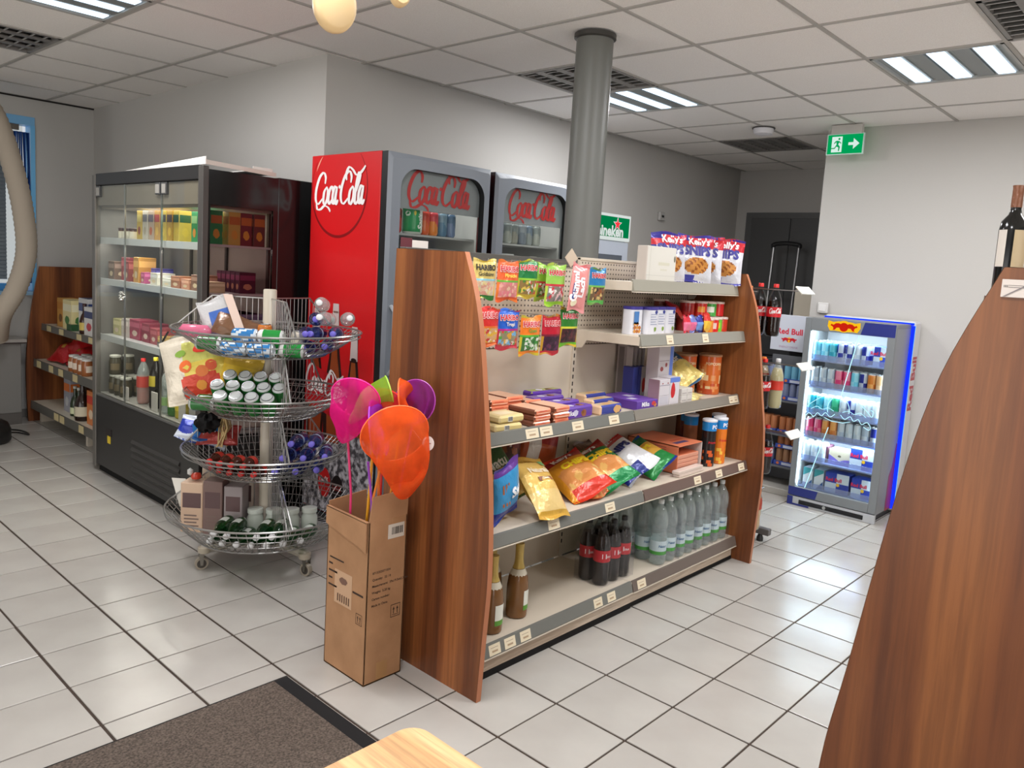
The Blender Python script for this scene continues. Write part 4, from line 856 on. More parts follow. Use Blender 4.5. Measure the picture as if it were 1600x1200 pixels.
# ================================================================== bottles on the base shelf
def bottle(name, label, cat, prof, glass, liquid=None, fill=.7, cap=(220, 220, 220), caph=.018, capr=.0145, labels=(), n=20, neckfoil=None, logo=None, mat_liquid='gloss'):
    """prof: (radius, height) from the base up to the neck; labels: (z0, z1, colour[, a0, a1])"""
    t = thing(name, label, cat, (0, 0, 0), local=True); top = prof[-1][1]
    def rad(z):
        for (r0, z0), (r1, z1) in zip(prof, prof[1:]):
            if z0 <= z <= z1: return r0 + (r1 - r0) * (z - z0) / max(1e-6, z1 - z0)
        return prof[-1][0]
    MB().lathe(prof, n, col=liquid if (glass == 'gloss') else (200, 200, 200)).build('body', glass, t, True)
    if liquid and glass != 'gloss':
        zs = [.003 + (fill * top - .003) * k / 10 for k in range(11)]; MB().lathe([(max(.002, rad(z) - .0022), z) for z in zs], n, col=liquid).build('liquid', mat_liquid, t, True)
    c = MB(); c.lathe([(capr, top - .002), (capr, top + caph - .002), (capr * .85, top + caph)], 14, col=cap); c.build('cap', 'satin', t, True)
    for L in labels:
        z0, z1, col = L[:3]; a0, a1 = (L[3], L[4]) if len(L) > 3 else (0, 2 * PI); k = max(6, int(24 * (a1 - a0) / 6.3))
        q = MB(); q.grid(lambda a, b: (((rad(z0 + (z1 - z0) * b) + .0009) * math.cos(a0 + (a1 - a0) * a)), ((rad(z0 + (z1 - z0) * b) + .0009) * math.sin(a0 + (a1 - a0) * a)), z0 + (z1 - z0) * b), k, 4, cf=(lambda a, b: col(a, b)) if callable(col) else None, col=col if not callable(col) else (0, 0, 0))
        l = q.build('paper_label', 'satin', t, True)
        if logo and L is labels[0]:
            q = MB(); zz = (z0 + z1) / 2; A = -2.28; R_ = rad(zz) + .0016; logo(q, lambda a, b: (R_ * math.cos(A + a / R_), R_ * math.sin(A + a / R_), zz + b)); q.build('lettering', 'satin', l)
    if neckfoil:
        z0, col = neckfoil; zs = [z0 + (top + caph + .001 - z0) * k / 8 for k in range(9)]
        MB().lathe([(rad(min(z, top - .001)) + .0012 if z < top else capr + .002, z) for z in zs], 16, col=col).build('foil', 'foil', t, True)
    return t
WATER = [(.030, 0), (.040, .006), (.0425, .02), (.0425, .12), (.0395, .150), (.0365, .165), (.040, .180), (.043, .205), (.042, .235), (.034, .265), (.022, .288), (.0135, .298), (.0135, .312)]
wcf = lambda a, b: (70, 160, 60) if b < .26 + .08 * math.sin(a * 40) else ((206, 224, 226) if b < .94 else (170, 206, 210))
wb = bottle('water_bottle', 'x', 'bottle', WATER, 'pet', None, cap=(222, 226, 226), labels=[(.055, .125, wcf)], logo=lambda q, f: q.text('Natur', f, 0, .004, .018, (60, 110, 150), bold=.03, shear=.2))
ZE = .1305
packs = [(2.115, 'leftmost'), (2.295, 'second'), (2.475, 'third'), (2.655, 'rightmost')]
for px, nm in packs:
    for i in range(2):
        for j in range(3):
            place(wb, (px + i * .0875, -2.080 + j * .0875, ZE), (0, 0, rnd.uniform(-.3, .3)), 'clear 1.5 litre water bottle in the %s shrink-wrapped pack' % nm, 'water bottles in the %s pack' % nm)
for k, (x, y) in enumerate(((2.025, -1.93), (1.935, -1.90), (2.02, -1.84), (1.93, -1.81))): place(wb, (x, y, ZE), (0, 0, .2 * k), 'clear water bottle of the darker set behind the leftmost pack', 'water bottles standing behind')
def film(name, label, cx0, cx1, y0, y1, z, h, r, group, seed=0):
    """shrink film hugging the outside of a block of bottles"""
    rr = random.Random(seed); prof = []
    nx = max(8, int((cx1 - cx0) / .0146)); ny = max(8, int((y1 - y0) / .0146))
    ring = [(cx0 + (cx1 - cx0) * k / nx, y0) for k in range(nx)] + [(cx1, y0 + (y1 - y0) * k / ny) for k in range(ny)] + [(cx1 - (cx1 - cx0) * k / nx, y1) for k in range(nx)] + [(cx0, y1 - (y1 - y0) * k / ny) for k in range(ny)]
    cxm, cym = (cx0 + cx1) / 2, (y0 + y1) / 2; m = len(ring); mb = MB()
    def P(a, b):
        x, y = ring[int(round(a * m)) % m]; dx, dy = x - cxm, y - cym; w = 1
        bl = .0022 * math.sin(a * m * 1.7 + seed) * (1.6 - b)
        pin = 1 - .10 * max(0, b - .70) / .30
        e = math.hypot(dx, dy); cz = z + .001 + b * h + (.006 * math.sin(a * m * .9 + seed) if b < .01 else 0) * 0
        return (cxm + dx * pin + dx / e * bl, cym + dy * pin + dy / e * bl, cz)
    mb.grid(P, m, 8); return tag(mb.build(name, 'film', None, True, origin=(cxm, cym, z)), label, 'wrapping', group)
for k, (px, nm) in enumerate(packs): film('shrink_film', 'clear shrink film around the %s water bottle pack' % nm, px - .0455, px + .0875 + .0455, -2.126, -1.859, ZE, .262, .043, 'shrink films around the drinks packs', k)
COLA = [(.028, 0), (.037, .006), (.0395, .02), (.0385, .06), (.0395, .10), (.0395, .175), (.037, .20), (.028, .235), (.018, .258), (.0132, .268), (.0132, .276)]
def colalogo(q, f): q.rect(-.012, .010, -.010, .012, f, (238, 236, 234)); q.text('COLA', f, .022, -.006, .012, (238, 236, 234), bold=.04)
cb = bottle('cola_bottle', 'x', 'bottle', COLA, 'petdark', (28, 14, 12), .84, (26, 24, 26), labels=[(.115, .17, (196, 30, 42))], logo=colalogo)
for i in range(3):
    for j in range(2):
        place(cb, (1.672 + i * .082, -2.055 + j * .082, ZE), (0, 0, rnd.uniform(-.4, .4)), 'dark cola bottle with red label in the six-pack', 'cola bottles in the shrink-wrapped six-pack')
film('shrink_film', 'clear shrink film around the six dark cola bottles', 1.672 - .0425, 1.672 + .164 + .0425, -2.098, -1.930, ZE, .235, .04, 'shrink films around the drinks packs', 9)
SPARK = [(.034, 0), (.0395, .004), (.0405, .02), (.0405, .125), (.036, .165), (.024, .195), (.0165, .215), (.0145, .24), (.0145, .285)]
sp_l = [(.035, .115, lambda a, b: (90, 150, 50) if b < .28 else (226, 226, 214), -1.75, -.65)]
sb = bottle('sparkling_bottle', 'x', 'bottle', SPARK, 'gloss', (122, 84, 48), cap=(206, 180, 100), caph=.012, labels=sp_l, neckfoil=(.20, (206, 176, 96)))
mb = MB(); mb.lathe([(.0365, .158), (.031, .180), (.0235, .198)], 16, col=(214, 206, 186), cap=False); mb.build('neck_band', 'satin', sb, True)
for k, (x, y, lab) in enumerate(((1.125, -2.03, 'brown sparkling wine bottle, right one of the gold-topped pair'), (1.06, -1.94, 'brown sparkling wine bottle, left one of the gold-topped pair'), (.945, -2.06, 'brown sparkling wine bottle nearest the walnut panel'), (.98, -1.93, 'brown sparkling wine bottle half hidden at the panel'))):
    place(sb, (x, y, ZE), (0, 0, -.3 * (k == 2)), lab, 'sparkling wine bottles on the base shelf', (1.12, 1.12, 1.04))
# ================================================================== cardboard box with toy nets
b = thing('cardboard_box', 'tall brown cardboard box with open flaps standing on the tiles', 'box', (.548, -1.78, 0))
X0, X1, Y0, Y1, T = .460, .632, -1.893, -1.637, .004
HB_ = .625
mb = MB(); mb.box(X0, X1, Y0, Y0 + T, .001, HB_, ch=.0006).box(X0, X1, Y1 - T, Y1, .001, HB_).box(X0, X0 + T, Y0, Y1, .001, HB_, ch=.0006).box(X1 - T, X1, Y0, Y1, .001, HB_).box(X0, X1, Y0, Y1, .001, .006)
mb.build('carton', 'card', b)
mb = MB(); mb.prism([(X0, HB_), (X1, HB_), (X1 + .004, HB_ + .098), (X0 + .012, HB_ + .092)], Y0, Y0 + T, 'xz'); mb.build('flap', 'card', b)
mb = MB(); mb.prism([(Y0 + .006, HB_ - .002), (Y1, HB_ + .004), (Y1, HB_ - .065), (Y0 + .05, HB_ - .10), (Y0 + .006, HB_ - .115)], X0 - .010, X0 - .006, 'yz'); mb.prism([(Y0 + .006, HB_ - .004), (Y1, HB_ + .001), (Y1, HB_ + .004), (Y0 + .006, HB_)], X0 - .010, X0 + .002, 'yz'); mb.build('flap', 'card', b)
mb = MB(); mb.prism([(X0, HB_), (X1, HB_), (X1, HB_ + .035), (X0, HB_ + .02)], Y1 - T, Y1, 'xz'); mb.build('flap', 'card', b)
INK = (62, 48, 40); TAPE = (166, 124, 78)
ff = plane((X0, Y0 - .0006, 0), (1, 0, 0), (0, 0, 1)); fl = plane((X0 - .0006, Y1, 0), (0, -1, 0), (0, 0, 1)); q = MB()
for i, (s, z) in enumerate((('8715352071034', .425), ('Quantity:  32 / 8', .400), ('Measurement:  39x19.5x62,5 cm', .375), ('Weight:  5,20 kg', .350), ('Carton number:', .325), ('Made in China', .300))): q.text(s, ff, .022, z, .0125, INK, align='LEFT', bold=.02)
def upbox(f, x, y, s):
    for a in ((0, 1, 0, .05), (0, 1, .95, 1), (0, .05, 0, 1), (.95, 1, 0, 1)): q.rect(x + a[0] * s * .9, x + a[1] * s * .9, y + a[2] * s, y + a[3] * s, f, INK)
    for k in (.22, .56):
        q.rect(x + (k + .03) * s, x + (k + .10) * s, y + .26 * s, y + .62 * s, f, INK); q.poly([(x + (k - .03) * s, y + .58 * s), (x + (k + .16) * s, y + .58 * s), (x + (k + .065) * s, y + .82 * s)], f, INK)
    q.rect(x + .15 * s, x + .75 * s, y + .16 * s, y + .2 * s, f, INK)
upbox(ff, .112, .235, .05); upbox(fl, .195, .225, .042)
for k in range(4): q.rect(.015, .04 + .03 * (k % 2), .405 - k * .028, .412 - k * .028, fl, INK)
q.rect(.02, .11, .43, .436, fl, INK); q.rect(.17, .235, .335, .343, fl, INK)
q.build('print', 'matte', b)
q = MB(); q.rect(.085, .16, .545, .60, ff, (206, 196, 182)); ff2 = plane((X0, Y0 - .0012, 0), (1, 0, 0), (0, 0, 1)); cx = .102
r_ = random.Random(2)
while cx < .15: ww = r_.choice((.002, .003, .0045)); q.rect(cx, cx + ww, .56, .588, ff2, (50, 44, 40)); cx += ww + r_.choice((.002, .003))
q.build('barcode_label', 'matte', b)
q = MB(); q.rect(.055, .165, .265, .395, fl, (196, 160, 128)); fl2 = plane((X0 - .0012, Y1, 0), (0, -1, 0), (0, 0, 1)); 
for k in range(6): q.rect(.075 + k * .014, .082 + k * .014, .275, .305, fl2, (96, 70, 54))
splotch(q, fl2, .11, .36, .03, .015, (120, 90, 76), 3); q.build('shipping_label', 'matte', b)
MB().rect(.055, .105, .008, .075, ff, TAPE).build('tape', 'satin', b); MB().rect(.10, .165, .57, .622, plane((X0, Y0 - .0004, 0), (1, 0, 0), (0, 0, 1)), (170, 128, 90)).build('tape', 'satin', b)
# nets: each a stick, a wire hoop and a soft bag
def net(label, stick0, stick1, centre, nrm, rx, depth, col, alpha, sag=(0, 0, -1), seed=0, squash=1.0, tip=.25, stickcol=None, up=(0, 0, 1)):
    t = thing('toy_net', label, 'net', stick0, group='toy fishing nets in the box')
    c = Vector(centre); n = Vector(nrm).normalized(); u = Vector(up).cross(n).normalized(); v = n.cross(u).normalized()
    ring = [c + u * (rx * math.cos(a)) + v * (rx * squash * math.sin(a)) for a in [2 * PI * k / 36 for k in range(36)]]
    MB().tube(ring, .0028, 5, tuple(min(255, int(k * 1.05 + 14)) for k in col), True).build('hoop', 'satin', t, True)
    s0, s1 = Vector(stick0), Vector(stick1); k = (HB_ + .07 - s0.z) / max(.05, s1.z - s0.z); md = Vector((min(max(s0.x + (s1.x - s0.x) * k, X0 + .02), X1 - .02), min(max(s0.y + (s1.y - s0.y) * k, Y0 + .02), Y1 - .02), HB_ + .07))
    MB().tube([s0, md, s1], .0045, 7, stickcol or col).build('stick', 'satin', t, True)
    r = random.Random(seed); ph = [r.uniform(0, 6.28) for _ in range(5)]; sg = Vector(sag)
    def P(a, b):
        th = 2 * PI * a; k = (1 - b ** 2.1) ** .62 * (1 - tip) + tip * (1 - b); wob = 1 + .10 * b * (math.sin(3 * th + ph[0]) + .6 * math.sin(7 * th + ph[1] + 4 * b))
        w = .012 * math.sin(9 * b + 2 * th + ph[2]) * math.sin(PI * b)
        return c + u * (rx * k * wob * math.cos(th)) + v * (rx * squash * k * wob * math.sin(th)) + (n * (1 - min(1, b * 1.1)) + sg * b).normalized() * (depth * b) + n * w
    M.setdefault('net%s' % (col,), netting('net_fabric', col, alpha)); MB().grid(P, 36, 16).build('net_bag', 'net%s' % (col,), t, True)
    return t
Bc = Vector((.546, -1.77, .02))
def ctr(u, v, d): return CAM + ray(u, v) * d
PK, GRN, ORG, VIO, RED = (236, 40, 140), (150, 196, 60), (246, 100, 44), (146, 40, 140), (220, 44, 40)
TV = -CF
net('pink toy net at the left, hoop tilted to the room', (.50, -1.72, .03), ctr(541, 640, 2.84), ctr(556, 622, 2.80), (TV * .75 + Vector((.1, .15, -.45))), .088, .17, PK, .66, (-.18, .16, -1), 1, 1.05, .45, (226, 60, 120))
net('lime green toy net between the pink and orange ones', (.53, -1.74, .03), ctr(588, 650, 2.84), ctr(608, 610, 2.86), (-CR * .9 + TV * .3 + Vector((0, 0, -.25))), .060, .19, GRN, .62, (-.75, .45, -.75), 2, .9, .4, (130, 180, 60))
net('red toy net behind the pair of orange ones', (.57, -1.80, .03), ctr(600, 660, 2.86), ctr(603, 642, 2.88), (TV * .8 + Vector((-.2, .1, -.4))), .09, .13, RED, .72, (-.3, .2, -1), 3, 1.0, .4)
net('narrow orange toy net standing upright at the back', (.55, -1.84, .03), ctr(630, 640, 2.83), ctr(627, 618, 2.84), Vector((.55, -.6, .1)), .062, .11, ORG, .76, (-.2, .1, -1), 4, 1.0, .4, (236, 150, 40))
net('dark violet toy net against the walnut panel', (.60, -1.73, .03), ctr(645, 660, 2.86), ctr(648, 628, 2.86), (TV + Vector((-.1, .2, .15))), .078, .07, VIO, .72, (-.1, .1, -1), 5, 1.05, .4, (150, 70, 170))
net('violet toy net hanging low behind the big orange net', (.52, -1.86, .03), ctr(575, 722, 2.78), ctr(585, 668, 2.80), Vector((.7, -.75, .15)), .09, .09, (150, 50, 190), .7, (.2, -.1, -1), 6, 1.1, .4, (150, 70, 190))
net('large orange toy net in front, pointing down', (.60, -1.86, .03), ctr(600, 710, 2.72), ctr(617, 678, 2.70), (TV * .80 + CR * .42 + Vector((0, 0, -.42))), .120, .235, ORG, .86, (.16, -.14, -1), 7, .92, .55, (236, 130, 40))
for k, (x, y, u, v, c) in enumerate(((.56, -1.70, 583, 700, (236, 170, 40)), (.59, -1.80, 592, 705, (226, 120, 40)))):
    t = thing('net_stick', ('yellow', 'orange')[k] + ' plastic net stick leaning in the box', 'stick', (x, y, .03), group='loose sticks in the box'); MB().tube([(x, y, .02), ctr(u, v, 2.80)], .005, 7, c).build('stick', 'satin', t, True)
t = thing('round_tag', 'round white paper tag hanging beside the orange net', 'tag', ctr(669, 693, 2.76)); p = ctr(669, 693, 2.76)
fm = plane(p, CR, CU); q = MB(); q.poly([(.021 * math.cos(k * PI / 12), .026 * math.sin(k * PI / 12)) for k in range(24)], fm, (214, 212, 206)); q.poly([(.021 * math.cos(k * PI / 12), .026 * math.sin(k * PI / 12)) for k in range(24)][::-1], lambda a, b: fm(a, b) + CF * .0008, (200, 198, 192))
q.rect(-.012, .004, .008, .014, lambda a, b: fm(a, b) - CF * .0004, (150, 120, 110)); q.rect(-.010, .010, -.002, .002, lambda a, b: fm(a, b) - CF * .0004, (160, 130, 120)); q.build('card', 'satin', t)
MB().tube([p - CR * .015, ctr(645, 672, 2.72)], .0008, 4, (200, 200, 200)).build('thread', 'matte', t)
# ================================================================== drinks can and generic small goods
CANP = [(.024, 0), (.0295, .006), (.033, .014), (.033, .106), (.031, .111), (.027, .116)]
def can(name, label, cf, prof=CANP, lid=(196, 198, 200), mat='metal', sheen='gloss'):
    t = thing(name, label, 'drinks can', (0, 0, 0), local=True); h = prof[-1][1]
    zs = []; 
    for (r0, z0), (r1, z1) in zip(prof, prof[1:]):
        m = 8 if z1 - z0 > .05 else 1
        zs += [(r0 + (r1 - r0) * k / m, z0 + (z1 - z0) * k / m) for k in range(m)]
    zs.append(prof[-1])
    MB().lathe(zs, 18, cf=lambda a, z: cf(a, z / h)).build('can_body', sheen, t, True)
    r = prof[-1][0]; MB().lathe([(r, h - .001), (r + .0005, h + .003), (r - .0022, h + .003), (r - .0032, h - .003), (0, h - .0028)], 18, col=lid).build('lid', 'metal', t, True)
    q = MB(); q.box(-.004, .008, -.004, .004, h - .0024, h - .0012, (206, 206, 206), ch=.0004); q.build('ring_pull', 'metal', t)
    return t
# ================================================================== two cola fridges against the back wall
REDC = (206, 16, 22); FG = (124, 130, 138)
def cola_fridge(name, label, x0, x1, yf, z1, red):
    w0 = x1 - x0; F = thing(name, label, 'fridge', ((x0 + x1) / 2, (yf - .03) / 2, 0)); yb = -.03
    MB().box(x0, x0 + .03, yf + .055, yb, .06, z1, REDC if red else FG, ch=.004).build('side_panel', 'satin', F)
    MB().box(x1 - .03, x1, yf + .055, yb, .06, z1, (150, 20, 24) if red else FG, ch=.004).build('side_panel', 'satin', F)
    MB().box(x0 + .031, x1 - .031, yf + .055, yb, z1 - .03, z1, (60, 62, 64), ch=.003).box(x0 + .03, x1 - .03, yb - .02, yb, .06, z1 - .03, (190, 194, 196)).box(x0, x1, yf + .06, yb, .0, .10, (40, 42, 44)).build('carcass', 'satin', F)
    MB().box(x0 + .0, x1, yf + .02, yf + .0545, .06, z1 - .002, (36, 38, 40), ch=.002)
    MB().box(x0 + .0305, x0 + .036, yf + .06, yb - .02, .10, z1 - .03, (206, 208, 208)).box(x1 - .036, x1 - .0305, yf + .06, yb - .02, .10, z1 - .03, (206, 208, 208)).build('liner', 'satin', F)
    l = area_light('cabinet_lamp', ((x0 + x1) / 2, yf + .09, z1 - .05), (.5, 0, 0), w0 - .2, .05, 2.2, (1, .98, .95)); l.parent = F; l.location = (0, yf + .09 - (yf - .03) / 2, z1 - .05)
    # door: broad grey frame with a round-shouldered glass opening
    w = x1 - x0; ax0, ax1, az0, az1, rad = x0 + .085, x1 - .055, .30, z1 - .075, .11
    out = [(x0 + .003, .11), (x1 - .003, .11), (x1 - .003, z1 - .05), (x1 - .05, z1 - .003), (x0 + .003, z1 - .003)]
    inn = [(ax0, az0), (ax1, az0)] + [(ax1 - rad + rad * math.cos(a), az1 - rad + rad * math.sin(a)) for a in [k * PI / 20 for k in range(11)]] + [(ax0 + rad - rad * math.sin(a), az1 - rad + rad * math.cos(a)) for a in [k * PI / 20 for k in range(11)]]
    cx, cz = (ax0 + ax1) / 2, (az0 + az1) / 2
    def outp(px, pz):
        dx, dz = px - cx, pz - cz; t = min((x1 - .003 - cx) / dx if dx > 1e-6 else 9e9, (x0 + .003 - cx) / dx if dx < -1e-6 else 9e9, (z1 - .003 - cz) / dz if dz > 1e-6 else 9e9, (.11 - cz) / dz if dz < -1e-6 else 9e9)
        return (cx + dx * t, cz + dz * t)
    m = MB(); cor = [(x1 - .003, z1 - .003), (x0 + .003, z1 - .003), (x0 + .003, .11), (x1 - .003, .11)]
    ring_i, ring_o = [], []
    n = len(inn)
    for k in range(n):
        a, b = inn[k], inn[(k + 1) % n]
        for s in range(4 if math.dist(a, b) > .3 else 1):
            p = (a[0] + (b[0] - a[0]) * s / 4, a[1] + (b[1] - a[1]) * s / 4) if math.dist(a, b) > .3 else a
            ring_i.append(p); o = outp(*p); ring_o.append(min(cor, key=lambda c: math.dist(c, o)) if min(math.dist(c, o) for c in cor) < .07 else o)
    y = yf; N_ = len(ring_i)
    for k in range(N_):
        j = (k + 1) % N_; mid = lambda a, b, t: (a[0] + (b[0] - a[0]) * t, a[1] + (b[1] - a[1]) * t)
        a, b, c, d_ = ring_i[k], ring_i[j], ring_o[j], ring_o[k]
        m1, m2 = mid(a, d_, .72), mid(b, c, .72)
        m.face([(a[0], y - .012, a[1]), (b[0], y - .012, b[1]), (m2[0], y - .012, m2[1]), (m1[0], y - .012, m1[1])], FG); m.face([(m1[0], y - .012, m1[1]), (m2[0], y - .012, m2[1]), (c[0], y, c[1]), (d_[0], y, d_[1])], (132, 138, 146))
        m.face([(a[0], y - .012, a[1]), (a[0], y + .03, a[1]), (b[0], y + .03, b[1]), (b[0], y - .012, b[1])], (24, 24, 26)); m.face([(c[0], y, c[1]), (c[0], y + .05, c[1]), (d_[0], y + .05, d_[1]), (d_[0], y, d_[1])], (20, 20, 22))
    D = m.build('door', 'satin', F)
    MB().box(ax0 - .01, ax1 + .01, yf + .012, yf + .018, az0 - .01, az1 + .002).build('pane', 'glass', D)
    hd = MB(); zt0, zt1 = z1 - .285, z1 - .06
    hd.box(ax0 - .02, ax1 + .02, yf + .030, yf + .036, zt0, zt1, (150, 156, 164)); hd.build('header_board', 'satin', D)
    q = MB(); script_logo(q, plane(((ax0 + ax1) / 2, yf + .0285, zt0 + .038), (1, 0, 0), (0, 0, 1)), 0, 0, (ax1 - ax0) * .74, (206, 26, 34), 1.15); q.build('script', 'satin', D)
    MB().tube([(x0 + .05, yf - .012, 1.32), (x0 + .05, yf - .045, 1.29), (x0 + .05, yf - .045, .98), (x0 + .05, yf - .012, .95)], .011, 8, (160, 164, 168)).build('handle', 'satin', D, True)
    for z in (1.715, 1.36, 1.0, .64): MB().box(x0 + .04, x1 - .04, yf + .075, yb - .03, z - .012, z, (176, 178, 180)).build('rack', 'satin', F)
    return F, ax0, ax1
F1, a0, a1 = cola_fridge('cola_fridge', 'grey cola fridge with red side panel carrying white script', 1.36, 2.118, -.735, 2.13, True)
F2, b0, b1 = cola_fridge('cola_fridge', 'second grey cola fridge beside the round column', 2.187, 2.93, -.70, 2.13, False)
# print on the red side: bead of light ring, script, two bottles, label, ice
fs = plane((1.3592, -.03, 0), (0, -1, 0), (0, 0, 1)); fs2 = plane((1.3586, -.03, 0), (0, -1, 0), (0, 0, 1)); fs3 = plane((1.3580, -.03, 0), (0, -1, 0), (0, 0, 1)); fs4 = plane((1.3574, -.03, 0), (0, -1, 0), (0, 0, 1))
q = MB(); cc = (.275, 1.94); 
arc = [(cc[0] + .265 * math.cos(a), cc[1] + .265 * math.sin(a)) for a in [math.radians(k) for k in range(-215, 46, 6)]]
arc = [p for p in arc if p[1] < 2.125]
q.ribbon(arc, lambda i, t, an: .016 * math.sin(PI * min(.95, max(.05, t))), fs, (130, 8, 14)); q.ribbon([(cc[0] + .245 * math.cos(math.radians(k)), cc[1] + .245 * math.sin(math.radians(k))) for k in range(132, 158, 4)], lambda i, t, an: .012 * math.sin(PI * max(.1, t)), fs, (236, 150, 130))
script_logo(q, fs2, .285, 1.853, .48, (240, 236, 234), 1.1)
def bt(cx, top, s, amber, dark):
    L = [(0, .0), (.026, 0), (.028, -.03), (.033, -.05), (.036, -.20), (.052, -.30), (.085, -.45), (.095, -.62), (.082, -.80), (.080, -.95)]
    poly = [(cx + a * s, top + b * s) for a, b in L[1:]] + [(cx - a * s, top + b * s) for a, b in L[1:][::-1]]
    q.poly(poly, fs, dark); q.poly([(cx + (a - (a > 0) * .022) * s, top + b * s) for a, b in L[4:]] + [(cx - a * s * .62, top + b * s) for a, b in L[4:][::-1]], fs2, amber)
    q.poly([(cx - .026 * s, top), (cx + .026 * s, top), (cx + .036 * s, top - .19 * s), (cx - .036 * s, top - .19 * s)], fs3, (206, 190, 186)); q.rect(cx - .022 * s, cx + .022 * s, top - .05 * s, top - .04 * s, fs4, (120, 90, 80)); q.poly([(cx + .026 * s * math.cos(k * PI / 8), top - .185 * s + .011 * s * math.sin(k * PI / 8)) for k in range(16)], fs4, (40, 16, 12))
bt(.475, 1.185, 1.0, (160, 74, 26), (36, 12, 8)); bt(.29, 1.30, 1.05, (150, 66, 26), (40, 14, 10)); bt(.10, 1.26, 1.0, (140, 56, 22), (40, 14, 10))
q.poly([(.0, .95), (.20, .90), (.20, .66), (.0, .70)], fs3, (190, 22, 30)); q.poly([(.205, .90), (.40, .86), (.39, .62), (.205, .66)], fs3, (176, 20, 28))
script_logo(q, lambda a, b: fs4(a, b - .16 * a), .2, .80, .38, (236, 230, 228), 1.1)
q.build('side_print', 'satin', F1)
q = MB(); q.rect(.0, .69, .075, .50, fs3, (150, 148, 150)); q.poly([(.35, .5), (.45, .58), (.69, .56), (.69, .5)], fs3, (150, 148, 150)); q.build('ice_print', 'ice', F1)
q = MB()
for cx, cz, c, t_ in ((.23, .25, (196, 30, 30), 1), (.36, .23, (30, 20, 20), 0)):
    q.poly([(cx + .062 * math.cos(k * PI / 12), cz + .088 * math.sin(k * PI / 12)) for k in range(24)], fs4, c); script_logo(q, plane((1.3568, -.03, 0), (0, -1, 0), (0, 0, 1)), cx, cz, .09, (226, 210, 206) if t_ else (170, 40, 40), 1.3)
q.build('can_print', 'satin', F1)
# cans on the top rack of each cola fridge
def two(c1, c2, b=.5): return lambda a, q: c2 if q > b + .12 * math.sin(a * 2) else c1
for k, (x, y, c, lab) in enumerate(((1.475, -.61, two((176, 24, 30), (150, 20, 26)), 'red cola can at the left of the top rack'), (1.535, -.60, two((190, 60, 60), (120, 30, 30), .7), 'red and silver cola can beside the tall green can'), (1.735, -.60, two((206, 90, 40), (196, 60, 40)), 'orange can beside the tall green can'), (1.80, -.60, two((206, 120, 40), (190, 60, 70)), 'orange and red lemonade can on the top rack'), (1.868, -.60, two((70, 110, 140), (110, 140, 160)), 'grey-blue can on the top rack'), (1.935, -.60, two((96, 116, 150), (70, 100, 130)), 'blue can at the right of the top rack'))):
    p = can('drinks_can', lab, c); place(p, (x, y, 1.7155), (0, 0, 0), lab, 'cans on the top rack of the red-sided fridge', (1, 1, 1.15))
M['spr'] = M['gloss']
sp = thing('giant_can', 'large green and white lemonade can in the cola fridge', 'drinks can', (1.635, -.62, 1.7155))
MB().lathe([(.048, 0), (.056, .012)] + [(.056, .012 + .018 * k) for k in range(1, 10)] + [(.050, .182)], 24, (1.635, -.62, 1.7155), cf=lambda a, z: (30, 150, 90) if .02 < z < .168 and not (5.1 < a < 5.9) else (206, 216, 210)).build('can_body', 'gloss', sp, True)
q = MB(); fm = lambda a, b: Vector((1.635 + .0567 * math.cos(-2.2 + a / .0567), -.62 + .0567 * math.sin(-2.2 + a / .0567), 1.7155 + b))
q.text('Sprite', lambda a, b: fm(.062 - b, .025 + a), 0, 0, .045, (236, 244, 240), bold=.04, align='LEFT', shear=.2); splotch(q, fm, .012, .115, .008, .014, (226, 210, 60), 2); splotch(q, fm, -.03, .11, .018, .016, (210, 236, 222), 4); q.build('lettering', 'satin', sp)
sil = [two((120, 132, 146), (150, 160, 168)), two((150, 160, 160), (120, 140, 160)), two((170, 176, 170), (140, 150, 150)), two((150, 150, 140), (130, 140, 140))]
pr = [can('drinks_can', 'x', c) for c in sil]
for k in range(7): place(pr[k % 4], (2.315 + k * .069, -.57 + .01 * (k % 2), 1.7155), (0, 0, 0), 'silvery grey can in the row of the second cola fridge', 'silver cans in the second cola fridge', (1, 1, 1.1))
for k, (x, lab) in enumerate(((2.33, 'left'), (2.56, 'right'))): pass
mb = MB(); mb.box(2.33, 2.47, -.627, -.623, 1.60, 1.65, (196, 200, 204)); mb.build('price_holder', 'satin', F2); MB().box(2.62, 2.69, -.627, -.623, 1.60, 1.645, (196, 192, 186)).build('price_holder', 'satin', F2)
t = thing('price_flag', 'dark red and white price card standing behind the walnut panel', 'price card', (.79, -1.655, 1.55))
q = MB(); q.box(.735, .79, -1.658, -1.654, 1.56, 1.655, (90, 36, 44)).box(.79, .872, -1.658, -1.654, 1.56, 1.648, (206, 198, 190)); q.build('card', 'satin', t); MB().box(.735, .872, -1.664, -1.650, 1.545, 1.562, (150, 150, 146)).build('clip', 'satin', t)
